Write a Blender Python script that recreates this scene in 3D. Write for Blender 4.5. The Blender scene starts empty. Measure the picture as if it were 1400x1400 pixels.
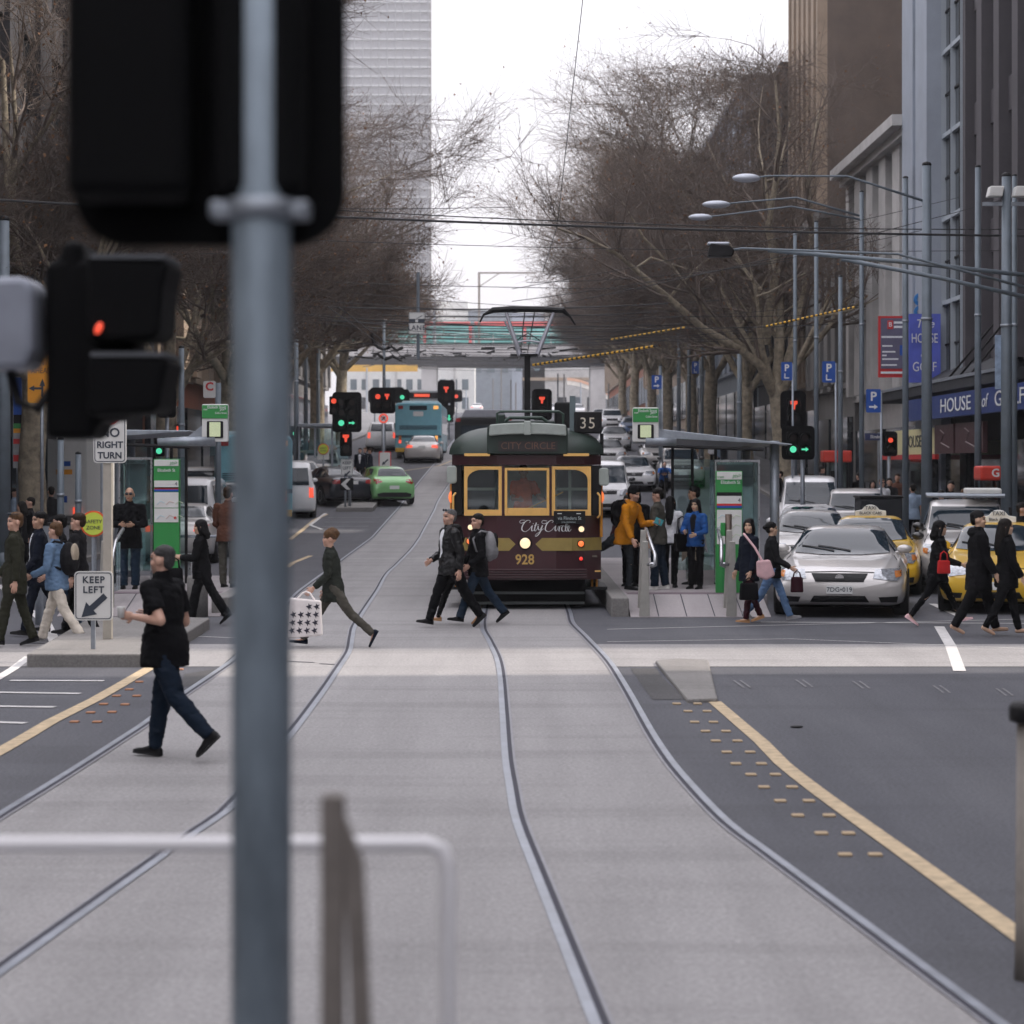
SUN_E=2.7; CLOUD=(8.15,7.92,8.45); EXPO=0.90; HAZE=0.00035
import bpy, bmesh, math, random
from mathutils import Vector, Matrix, noise
from mathutils.bvhtree import BVHTree
from mathutils.geometry import delaunay_2d_cdt
import numpy as np
R=math.radians; PI=math.pi
SC=bpy.context.scene; COL=SC.collection
F=3306.0; H=2.45; Y0=635.0; CX=700.0
_GP=[(-40,0),(58,0),(74,.22),(90,.8),(105,1.55),(122,2.4),(160,4.0),(220,6.2),(300,8.6),(380,10.6),(520,13.0),(1200,15.0)]
def gz(d):
    for (a,za),(b,zb) in zip(_GP,_GP[1:]):
        if d<=b:
            t=max(0,(d-a)/(b-a)); return za+(zb-za)*t
    return 15.0
def P(x,y,d): return Vector(((x-CX)*d/F,d,H-(y-Y0)*d/F))
def ZY(y,d): return H-(y-Y0)*d/F
def XP(x,d): return (x-CX)*d/F
def G(x,y,z=0.0):
    lo,hi=4.0,700.0
    f=lambda d:(H-(y-Y0)*d/F)-(gz(d)+z)
    for i in range(60):
        m=(lo+hi)/2
        if f(m)>0: lo=m
        else: hi=m
    d=(lo+hi)/2
    return Vector(((x-CX)*d/F,d,gz(d)+z))
# ---------------------------------------------------------------- materials
MATS={}
def mat(name,col=(.5,.5,.5),rough=.6,metal=0.0,var=.12,scale=6.0,bump=0.0,bscale=60.0,emit=0.0,ecol=None,coat=0.0,spec=.5,stretch=None):
    if name in MATS: return MATS[name]
    m=bpy.data.materials.new(name); m.use_nodes=True; nt=m.node_tree; b=nt.nodes['Principled BSDF']
    b.inputs['Roughness'].default_value=rough; b.inputs['Metallic'].default_value=metal
    b.inputs['Specular IOR Level'].default_value=spec
    if coat: b.inputs['Coat Weight'].default_value=coat; b.inputs['Coat Roughness'].default_value=.06
    c=tuple(col)+(1,)
    tc=nt.nodes.new('ShaderNodeTexCoord'); src=tc.outputs['Object']
    if stretch:
        mp=nt.nodes.new('ShaderNodeMapping'); mp.inputs['Scale'].default_value=stretch
        nt.links.new(src,mp.inputs['Vector']); src=mp.outputs['Vector']
    if var>0:
        n=nt.nodes.new('ShaderNodeTexNoise'); n.inputs['Scale'].default_value=scale; n.inputs['Detail'].default_value=6; n.inputs['Roughness'].default_value=.62
        nt.links.new(src,n.inputs['Vector'])
        r=nt.nodes.new('ShaderNodeMapRange'); r.inputs['From Min'].default_value=.3; r.inputs['From Max'].default_value=.7
        r.inputs['To Min'].default_value=1-var; r.inputs['To Max'].default_value=1+var
        nt.links.new(n.outputs['Fac'],r.inputs['Value'])
        mx=nt.nodes.new('ShaderNodeVectorMath'); mx.operation='SCALE'; mx.inputs[0].default_value=col
        nt.links.new(r.outputs[0],mx.inputs['Scale']); nt.links.new(mx.outputs[0],b.inputs['Base Color'])
        rr=nt.nodes.new('ShaderNodeMapRange'); rr.inputs['To Min'].default_value=max(.02,rough*.8); rr.inputs['To Max'].default_value=min(1,rough*1.2)
        nt.links.new(n.outputs['Fac'],rr.inputs['Value']); nt.links.new(rr.outputs[0],b.inputs['Roughness'])
    else: b.inputs['Base Color'].default_value=c
    if bump>0:
        n2=nt.nodes.new('ShaderNodeTexNoise'); n2.inputs['Scale'].default_value=bscale; n2.inputs['Detail'].default_value=4
        nt.links.new(src,n2.inputs['Vector'])
        bp=nt.nodes.new('ShaderNodeBump'); bp.inputs['Strength'].default_value=bump; bp.inputs['Distance'].default_value=.02
        nt.links.new(n2.outputs['Fac'],bp.inputs['Height']); nt.links.new(bp.outputs[0],b.inputs['Normal'])
    if emit:
        b.inputs['Emission Color'].default_value=tuple(ecol or col)+(1,); b.inputs['Emission Strength'].default_value=emit
    MATS[name]=m; return m
def glass(name,tint=(.8,.88,.88),refl=.12,rough=.03,opac=.0,body=(.02,.03,.035)):
    if name in MATS: return MATS[name]
    m=bpy.data.materials.new(name); m.use_nodes=True; nt=m.node_tree; nt.nodes.clear()
    o=nt.nodes.new('ShaderNodeOutputMaterial'); t=nt.nodes.new('ShaderNodeBsdfTransparent'); t.inputs[0].default_value=tuple(tint)+(1,)
    g=nt.nodes.new('ShaderNodeBsdfGlossy'); g.inputs['Roughness'].default_value=rough; g.inputs[0].default_value=(.9,.95,1,1)
    fr=nt.nodes.new('ShaderNodeLayerWeight'); fr.inputs[0].default_value=.35
    mr=nt.nodes.new('ShaderNodeMapRange'); mr.inputs['To Min'].default_value=refl; mr.inputs['To Max'].default_value=.9
    nt.links.new(fr.outputs['Fresnel'],mr.inputs[0])
    d=nt.nodes.new('ShaderNodeBsdfDiffuse'); d.inputs[0].default_value=tuple(body)+(1,)
    m0=nt.nodes.new('ShaderNodeMixShader'); m0.inputs[0].default_value=opac
    nt.links.new(t.outputs[0],m0.inputs[1]); nt.links.new(d.outputs[0],m0.inputs[2])
    mx=nt.nodes.new('ShaderNodeMixShader'); nt.links.new(mr.outputs[0],mx.inputs[0]); nt.links.new(m0.outputs[0],mx.inputs[1]); nt.links.new(g.outputs[0],mx.inputs[2])
    nt.links.new(mx.outputs[0],o.inputs[0]); MATS[name]=m; return m
# ---------------------------------------------------------------- mesh builder
def basis(d):
    d=Vector(d).normalized()
    a=Vector((0,0,1)) if abs(d.z)<.95 else Vector((0,1,0))
    u=a.cross(d).normalized(); v=d.cross(u); return u,v,d
class MB:
    def __init__(s): s.v=[]; s.f=[]
    def add(s,vs,fs,M=None):
        n=len(s.v)
        s.v+= [tuple(M@Vector(p)) for p in vs] if M is not None else [tuple(p) for p in vs]
        s.f+= [tuple(i+n for i in f) for f in fs]; return s
    def box(s,c,sz,rz=0,M=None):
        x,y,z=[k/2 for k in sz]
        vs=[(-x,-y,-z),(x,-y,-z),(x,y,-z),(-x,y,-z),(-x,-y,z),(x,-y,z),(x,y,z),(-x,y,z)]
        T=Matrix.Translation(c)@Matrix.Rotation(rz,4,'Z')
        if M is not None: T=M@T
        return s.add(vs,[(0,3,2,1),(4,5,6,7),(0,1,5,4),(1,2,6,5),(2,3,7,6),(3,0,4,7)],T)
    def b2(s,x0,x1,y0,y1,z0,z1): return s.box(((x0+x1)/2,(y0+y1)/2,(z0+z1)/2),(abs(x1-x0),abs(y1-y0),abs(z1-z0)))
    def tube(s,pts,rad,n=8,cap=True,sq=None):
        pts=[Vector(p) for p in pts]; k=len(pts)
        if not hasattr(rad,'__len__'): rad=[rad]*k
        vs=[];fs=[];u=None
        for i,p in enumerate(pts):
            t=(pts[min(i+1,k-1)]-pts[max(i-1,0)])
            if t.length<1e-9: t=Vector((0,0,1))
            t.normalize()
            if u is None: u,v,_=basis(t)
            else:
                u=(u-t*u.dot(t))
                if u.length<1e-6: u,_,_=basis(t)
                u.normalize()
            v=t.cross(u)
            for j in range(n):
                a=2*PI*j/n+(PI/n if sq else 0)
                vs.append(p+(u*math.cos(a)+v*math.sin(a))*rad[i]*(1.0))
        for i in range(k-1):
            for j in range(n):
                a=i*n+j;b=i*n+(j+1)%n; fs.append((a,b,b+n,a+n))
        if cap: fs.append(tuple(range(n-1,-1,-1))); fs.append(tuple((k-1)*n+j for j in range(n)))
        return s.add(vs,fs)
    def cyl(s,p0,p1,r0,r1=None,n=12): return s.tube([p0,p1],[r0,r0 if r1 is None else r1],n)
    def lathe(s,prof,n=20,M=None,cap=True):
        vs=[];fs=[]
        for r,z in prof:
            for j in range(n):
                a=2*PI*j/n; vs.append((r*math.cos(a),r*math.sin(a),z))
        for i in range(len(prof)-1):
            for j in range(n):
                a=i*n+j;b=i*n+(j+1)%n; fs.append((a,b,b+n,a+n))
        if cap: fs.append(tuple(range(n-1,-1,-1))); fs.append(tuple((len(prof)-1)*n+j for j in range(n)))
        return s.add(vs,fs,M)
    def ell(s,c,r,M=None,nu=14,nv=9):
        vs=[(0,0,-1)];fs=[]
        for i in range(1,nv):
            t=-PI/2+PI*i/nv
            for j in range(nu): vs.append((math.cos(t)*math.cos(2*PI*j/nu),math.cos(t)*math.sin(2*PI*j/nu),math.sin(t)))
        vs.append((0,0,1)); k=len(vs)-1
        for j in range(nu): fs.append((0,1+(j+1)%nu,1+j)); fs.append((k,k-nu+j,k-nu+(j+1)%nu))
        for i in range(nv-2):
            for j in range(nu):
                a=1+i*nu+j;b=1+i*nu+(j+1)%nu; fs.append((a,b,b+nu,a+nu))
        T=Matrix.Translation(c)
        if M is not None: T=T@M
        return s.add(vs,fs,T@Matrix.Diagonal(tuple(r)+(1,)))
    def cap(s,p0,p1,r0,r1,n=12,ends=(1,1)):
        p0=Vector(p0);p1=Vector(p1); s.tube([p0,p1],[r0,r1],n)
        if ends[0]: s.ell(p0,(r0,)*3,nu=n,nv=8)
        if ends[1]: s.ell(p1,(r1,)*3,nu=n,nv=8)
        return s
    def prism(s,poly,y0,y1,M=None):
        # poly of (x,z), extruded along y
        n=len(poly); vs=[(x,y0,z) for x,z in poly]+[(x,y1,z) for x,z in poly]
        A=sum(poly[i][0]*poly[(i+1)%n][1]-poly[(i+1)%n][0]*poly[i][1] for i in range(n))
        fr=tuple(range(n)); bk=tuple(range(2*n-1,n-1,-1)); sd=[(i,i+n,(i+1)%n+n,(i+1)%n) for i in range(n)]
        fs=[fr,bk]+sd
        if A<0: fs=[f[::-1] for f in fs]
        return s.add(vs,fs,M)
    def grid(s,rows,close_u=False):
        nr=len(rows);nc=len(rows[0]); vs=[p for r in rows for p in r];fs=[]
        for i in range(nr-1):
            for j in range(nc if close_u else nc-1):
                a=i*nc+j;b=i*nc+(j+1)%nc; fs.append((a,b,b+nc,a+nc))
        return s.add(vs,fs)
    def mesh(s,name,m=None,smooth=False):
        me=bpy.data.meshes.new(name); me.from_pydata(s.v,[],s.f); me.validate(); me.update()
        if m is not None: me.materials.append(m)
        if smooth:
            me.polygons.foreach_set('use_smooth',[True]*len(me.polygons))
        return me
    def build(s,name,m,parent=None,smooth=False,bevel=0,loc=None):
        return link(s.mesh(name,m,smooth),name,parent,bevel,loc)
def link(me,name,parent=None,bevel=0,loc=None,m=None):
    o=bpy.data.objects.new(name,me); COL.objects.link(o)
    if parent is not None: o.parent=parent
    if loc is not None: o.location=loc
    if bevel:
        b=o.modifiers.new('bevel','BEVEL'); b.width=bevel; b.segments=2; b.limit_method='ANGLE'; b.angle_limit=R(35)
    if m is not None and me.materials:
        o.material_slots[0].link='OBJECT'; o.material_slots[0].material=m
    return o
def smooth_angle(me,deg=40):
    me.polygons.foreach_set('use_smooth',[True]*len(me.polygons))
    me.set_sharp_from_angle(angle=R(deg)) if hasattr(me,'set_sharp_from_angle') else None
def tag(o,label=None,cat=None,group=None,kind=None):
    if label: o['label']=label
    if cat: o['category']=cat
    if group: o['group']=group
    if kind: o['kind']=kind
    return o
def thing(name,label,cat,loc=(0,0,0),rz=0,group=None):
    o=bpy.data.objects.new(name,None); COL.objects.link(o); o.empty_display_size=.2
    o.location=loc; o.rotation_euler=(0,0,rz); return tag(o,label,cat,group)
def copy_tree(o,parent=None,kids=None):
    if kids is None:
        kids={}
        for x in bpy.data.objects:
            if x.parent: kids.setdefault(x.parent.name,[]).append(x)
    c=o.copy(); COL.objects.link(c)
    if parent is not None: c.parent=parent
    for k in kids.get(o.name,[]): copy_tree(k,c,kids)
    return c
def text_mesh(s,size,name='lettering',ext=.004,shear=0,align='CENTER',sx=1.0,bold=0.0,space=1.0):
    cu=bpy.data.curves.new('lettering','FONT'); cu.body=s; cu.size=size; cu.extrude=ext; cu.shear=shear; cu.align_x=align; cu.align_y='CENTER'
    cu.offset=bold; cu.space_character=space; cu.resolution_u=3
    o=bpy.data.objects.new('lettering_tmp',cu); COL.objects.link(o)
    dg=bpy.context.evaluated_depsgraph_get(); me=bpy.data.meshes.new_from_object(o.evaluated_get(dg))
    bpy.data.objects.remove(o); bpy.data.curves.remove(cu)
    if sx!=1.0: me.transform(Matrix.Diagonal((sx,1,1,1)))
    me.materials.clear(); return me
# rotation that makes text (xy plane, facing +z) face -Y (towards camera), optionally yawed
FACE=Matrix.Rotation(R(90),4,'X')
def text(s,size,m,parent,loc,rz=0,name='lettering',**k):
    me=text_mesh(s,size,name,**k); me.materials.append(m)
    me.transform(Matrix.Translation(loc)@Matrix.Rotation(rz,4,'Z')@FACE)
    return link(me,name,parent)
def rrect(w,h,r,n=4,cx=0,cz=0):
    p=[]
    for sx,sz,a0 in ((1,1,0),(-1,1,90),(-1,-1,180),(1,-1,270)):
        for i in range(n+1):
            a=R(a0+90*i/n); p.append((cx+sx*(w/2-r)+r*math.cos(a),cz+sz*(h/2-r)+r*math.sin(a)))
    return p
def disc(cx,cz,r,n=20): return [(cx+r*math.cos(2*PI*i/n),cz+r*math.sin(2*PI*i/n)) for i in range(n)]
# project polygons on a surface --------------------------------------------
VIEW={'front':(lambda a,b,D:(Vector((a,-D,b)),Vector((0,1,0)))),'rear':(lambda a,b,D:(Vector((a,D,b)),Vector((0,-1,0)))),
      'right':(lambda a,b,D:(Vector((D,a,b)),Vector((-1,0,0)))),'left':(lambda a,b,D:(Vector((-D,a,b)),Vector((1,0,0)))),
      'top':(lambda a,b,D:(Vector((a,b,D)),Vector((0,0,-1))))}
def patch(bvh,poly,view,off=.005,step=.07,D=30.):
    pts=[]
    n=len(poly)
    for i in range(n):
        a=Vector(poly[i]);b=Vector(poly[(i+1)%n]); k=max(1,int((b-a).length/step))
        for j in range(k): pts.append(a+(b-a)*(j/k))
    nb=len(pts); xs=[p.x for p in pts]; zs=[p.y for p in pts]
    def inside(x,y):
        c=False;j=nb-1
        for i in range(nb):
            if (pts[i].y>y)!=(pts[j].y>y) and x<(pts[j].x-pts[i].x)*(y-pts[i].y)/(pts[j].y-pts[i].y)+pts[i].x: c=not c
            j=i
        return c
    x=min(xs)+step*.6
    while x<max(xs):
        y=min(zs)+step*.6
        while y<max(zs):
            if inside(x,y) and min((Vector((x,y))-q).length for q in pts)>step*.45: pts.append(Vector((x,y)))
            y+=step
        x+=step
    vs,_,fs,*_=delaunay_2d_cdt(pts,[],[list(range(nb))],1,1e-5)
    out=[];ok=[]
    for p in vs:
        o,d=VIEW[view](p.x,p.y,D); h=bvh.ray_cast(o,d)
        if h[0] is None: out.append((0,0,0)); ok.append(False)
        else:
            nn=h[1] if h[1].dot(d)<0 else -h[1]
            out.append(tuple(h[0]+nn*off)); ok.append(True)
    m=MB(); fs=[tuple(f) for f in fs if all(ok[i] for i in f)]
    m.v=out
    # orient towards the viewer
    o,d=VIEW[view](0,0,1)
    for f in fs:
        a,b,c=[Vector(out[i]) for i in f[:3]]
        m.f.append(f if (b-a).cross(c-a).dot(d)<0 else f[::-1])
    return m
def pchip(xs,ys,x):
    n=len(xs)
    h=[xs[i+1]-xs[i] for i in range(n-1)]; dl=[(ys[i+1]-ys[i])/h[i] for i in range(n-1)]
    m=[dl[0]]+[0 if dl[i-1]*dl[i]<=0 else 2*dl[i-1]*dl[i]/(dl[i-1]+dl[i]) for i in range(1,n-1)]+[dl[-1]]
    out=[]
    for q in x:
        i=0
        while i<n-2 and q>xs[i+1]: i+=1
        t=(q-xs[i])/h[i]; t=min(1,max(0,t))
        out.append((2*t**3-3*t**2+1)*ys[i]+(t**3-2*t**2+t)*h[i]*m[i]+(-2*t**3+3*t**2)*ys[i+1]+(t**3-t**2)*h[i]*m[i+1])
    return out
# ---------------------------------------------------------------- vehicles
M_TYRE=mat('tyre_rubber',(.008,.008,.009),.85,var=.2); M_RIM=mat('alloy_rim',(.42,.43,.45),.3,.8,var=.1)
M_CGL=mat('car_window_glass',(.010,.020,.030),.06,0,var=0,spec=.5,coat=.15)
M_BLK=mat('black_plastic',(.005,.005,.006),.55,var=.15,spec=.3); M_CHR=mat('chrome',(.7,.71,.73),.18,1,var=.05)
M_LENS=mat('headlight_lens',(.30,.32,.35),.08,.35,var=.55,scale=22,coat=1); M_AMB=mat('amber_lens',(.55,.18,.03),.15,0,var=.2,coat=1)
M_TAIL=mat('tail_lens',(.30,.012,.012),.15,0,var=.25,scale=20,coat=1); M_BRK=mat('brake_lamp_lit',(.9,.12,.06),.3,emit=.45,ecol=(1,.10,.05),var=.2)
M_PLATE=mat('number_plate_white',(.68,.69,.68),.4,var=.05); M_TXTD=mat('dark_lettering',(.03,.04,.06),.6,var=0); M_TXTW=mat('white_lettering',(.75,.76,.76),.5,var=.05)
M_UND=mat('underbody_black',(.003,.003,.003),.9,var=0,spec=.1)
def paint(n,c,metal=.35,rough=.32): return mat('paint_'+n,c,rough,metal,var=.06,scale=3,coat=.8)
PN={'silver':paint('silver',(.52,.50,.485)),'white':paint('white',(.72,.72,.73),0),'yellow':paint('taxi_yellow',(.70,.43,.03),0),'green':paint('leaf_green',(.20,.46,.18),.15),
    'navy':paint('dark_navy',(.008,.011,.02),.2),'black':paint('black',(.006,.006,.007),.1),'grey':paint('grey',(.16,.17,.18)),'blue':paint('blue',(.03,.08,.2),.2)}
# y, zb, ws, wm, zs(shoulder), wb, zt, wr
CARS={
'sedan':dict(L=4.9,wr=.335,wt=.23,ax=(.95,3.85),st=[(0,.30,.60,.70,.58,.64,.64,.45),(.06,.24,.76,.85,.64,.75,.71,.55),(.25,.20,.86,.92,.74,.82,.80,.62),(.9,.19,.90,.95,.88,.84,.93,.68),(1.4,.19,.90,.95,.94,.85,1.00,.72),(1.75,.19,.90,.95,.95,.85,1.19,.66),(2.15,.19,.90,.95,.96,.85,1.395,.60),(2.6,.19,.90,.95,.96,.85,1.46,.58),(3.15,.19,.90,.95,.97,.85,1.45,.58),(3.6,.19,.90,.95,.98,.85,1.34,.60),(4.08,.2,.90,.94,1.0,.83,1.10,.67),(4.22,.2,.90,.93,1.0,.82,1.07,.68),(4.7,.24,.86,.91,.97,.79,1.04,.66),(4.84,.28,.80,.86,.88,.74,.95,.58),(4.9,.34,.66,.74,.70,.62,.78,.48)],
  ws=[(-.70,1.02),(-.60,1.36),(-.3,1.405),(.3,1.405),(.60,1.36),(.70,1.02),(.3,.985),(-.3,.985)],rw=[(-.66,1.12),(-.55,1.34),(-.3,1.375),(.3,1.375),(.55,1.34),(.66,1.12)],
  sw=[[(1.72,1.02),(2.12,1.30),(2.62,1.38),(2.68,1.02)],[(2.76,1.02),(2.72,1.38),(3.2,1.36),(3.66,1.22),(3.85,1.04)]],
  hl=[(.47,.65),(.50,.79),(.84,.80),(.87,.70),(.80,.61)],tl=[(.48,.80),(.50,.93),(.82,.95),(.80,.78)],gr=[(-.40,.725),(-.34,.60),(.34,.60),(.40,.725)],
  ai=[[(-.42,.27),(-.36,.37),(.36,.37),(.42,.27)],[(-.80,.27),(-.82,.37),(-.55,.35),(-.58,.27)],[(.80,.27),(.82,.37),(.55,.35),(.58,.27)]],pl=(.47,.84),mir=(1.78,1.03)),
'hatch':dict(L=3.9,wr=.30,wt=.2,ax=(.75,3.3),st=[(0,.30,.55,.62,.56,.6,.64,.4),(.08,.24,.72,.78,.66,.72,.74,.5),(.3,.2,.80,.84,.78,.77,.86,.6),(.8,.19,.82,.85,.90,.78,.97,.64),(1.0,.19,.82,.85,.94,.78,1.04,.66),(1.4,.19,.82,.85,.96,.78,1.28,.6),(1.8,.19,.82,.85,.98,.78,1.44,.56),(2.3,.19,.82,.85,1.0,.78,1.475,.55),(3.0,.19,.82,.85,1.03,.78,1.44,.54),(3.35,.2,.82,.85,1.04,.77,1.36,.52),(3.62,.22,.80,.84,1.0,.74,1.08,.58),(3.8,.26,.78,.81,.9,.70,.95,.55),(3.88,.30,.70,.75,.72,.64,.80,.5),(3.9,.34,.62,.68,.6,.58,.66,.45)],
  ws=[(-.62,1.04),(-.5,1.4),(.5,1.4),(.62,1.04)],rw=[(-.58,1.08),(-.50,1.28),(-.42,1.36),(.42,1.36),(.50,1.28),(.58,1.08)],
  sw=[[(1.2,1.03),(1.75,1.33),(2.2,1.38),(2.25,1.05)],[(2.33,1.05),(2.28,1.38),(2.9,1.35),(3.12,1.14)]],hl=[(.42,.68),(.46,.82),(.70,.84),(.74,.72)],tl=[(.44,.86),(.50,.96),(.74,.98),(.77,.82),(.68,.78)],gr=[(-.3,.62),(-.26,.52),(.26,.52),(.3,.62)],
  ai=[[(-.42,.27),(-.36,.37),(.36,.37),(.42,.27)]],pl=(.45,.66),mir=(1.3,1.05),rb=[(-.68,.30),(-.66,.42),(-.45,.47),(.45,.47),(.66,.42),(.68,.30)]),
'suv':dict(L=4.8,wr=.37,wt=.25,ax=(.9,3.8),st=[(0,.38,.66,.74,.76,.68,.84,.5),(.08,.32,.80,.87,.84,.78,.93,.6),(.3,.28,.88,.93,.92,.85,1.02,.68),(.9,.27,.9,.95,1.02,.86,1.1,.72),(1.3,.27,.9,.95,1.06,.86,1.15,.74),(1.65,.27,.9,.95,1.08,.86,1.4,.70),(2.0,.27,.9,.95,1.09,.86,1.68,.66),(2.5,.27,.9,.95,1.1,.86,1.76,.66),(3.5,.27,.9,.95,1.1,.86,1.76,.66),(4.3,.27,.9,.95,1.1,.86,1.72,.66),(4.6,.29,.9,.94,1.08,.84,1.5,.68),(4.74,.32,.86,.9,1.0,.8,1.15,.66),(4.8,.38,.78,.82,.8,.72,.9,.55)],
  ws=[(-.72,1.19),(-.64,1.62),(.64,1.62),(.72,1.19)],rw=[(-.64,1.18),(-.58,1.6),(.58,1.6),(.64,1.18)],
  sw=[[(1.65,1.14),(2.0,1.58),(2.5,1.66),(2.55,1.14)],[(2.63,1.14),(2.6,1.66),(3.4,1.66),(3.45,1.14)],[(3.53,1.14),(3.5,1.66),(4.2,1.6),(4.35,1.2)]],
  hl=[(.52,.80),(.54,.94),(.82,.94),(.84,.80)],tl=[(.66,.78),(.66,1.12),(.80,1.12),(.82,.78)],gr=[(-.44,.94),(-.42,.78),(.42,.78),(.44,.94)],
  ai=[[(-.5,.40),(-.46,.54),(.46,.54),(.5,.40)]],pl=(.60,.86),mir=(1.6,1.2)),
'van':dict(L=4.9,wr=.33,wt=.22,ax=(.85,3.9),st=[(0,.30,.70,.76,.70,.72,.80,.6),(.06,.26,.82,.87,.86,.80,.95,.7),(.25,.22,.88,.92,1.0,.86,1.12,.78),(.55,.21,.89,.93,1.12,.87,1.40,.74),(.95,.21,.89,.93,1.15,.88,1.80,.70),(1.3,.21,.89,.93,1.16,.88,1.94,.70),(2,.21,.89,.93,1.16,.88,1.98,.72),(4,.21,.89,.93,1.16,.88,1.98,.72),(4.6,.22,.89,.93,1.16,.87,1.95,.72),(4.82,.25,.87,.91,1.14,.84,1.75,.72),(4.9,.34,.84,.88,1.05,.8,1.3,.7)],
  ws=[(-.74,1.17),(-.68,1.78),(.68,1.78),(.74,1.17)],rw=[(-.68,1.15),(-.64,1.74),(.64,1.74),(.68,1.15)],
  sw=[[(.72,1.2),(1.15,1.70),(1.8,1.76),(1.8,1.2)],[(1.95,1.2),(1.95,1.78),(3.2,1.78),(3.2,1.2)],[(3.3,1.2),(3.3,1.78),(4.5,1.74),(4.55,1.2)]],
  hl=[(.5,.72),(.52,.92),(.78,.95),(.82,.76)],tl=[(.68,.72),(.68,1.08),(.82,1.08),(.84,.72)],gr=[(-.42,.9),(-.4,.78),(.4,.78),(.42,.9)],
  ai=[[(-.55,.32),(-.5,.46),(.5,.46),(.55,.32)]],pl=(.52,.72),mir=(.8,1.25)),
}
def car_rings(sp):
    st=sp['st']; ys=[s[0] for s in st]; L=sp['L']
    q=sorted(set([round(L*i/44,4) for i in range(45)]+ys))
    cols=[pchip(ys,[s[k] for s in st],q) for k in range(1,8)]
    rings=[]
    for i,y in enumerate(q):
        zb,ws,wm,zs,wb,zt,wr=[c[i] for c in cols]
        zr=zt-min(.07,max(.012,(zt-zs)*.22))
        half=[(0,zb),(ws*.8,zb),(ws,zb+.05),(wm,zb+(zs-zb)*.45),(wm*.995,zb+(zs-zb)*.72),(wb*1.005+.01,zs-.025),(wb-.015,zs+.01),(wr+(wb-wr)*.25,zr-(zr-zs)*.28),(wr,zr),(wr*.72,zt-.012),(0,zt)]
        t=[0]; 
        for a,b in zip(half,half[1:]): t.append(t[-1]+max(.02,math.dist(a,b)))
        tt=[]
        for k in range(10):
            sub=2 if k in(0,9) else 3
            tt+=[t[k]+(t[k+1]-t[k])*j/sub for j in range(sub)]
        tt.append(t[-1])
        xs=pchip(t,[p[0] for p in half],tt); zs_=pchip(t,[p[1] for p in half],tt)
        rt=list(zip(xs,zs_)); ring=[(x,y-L/2,z) for x,z in rt]+[(-x,y-L/2,z) for x,z in rt[-2:0:-1]]
        rings.append(ring)
    return rings
CARC={}
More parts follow.
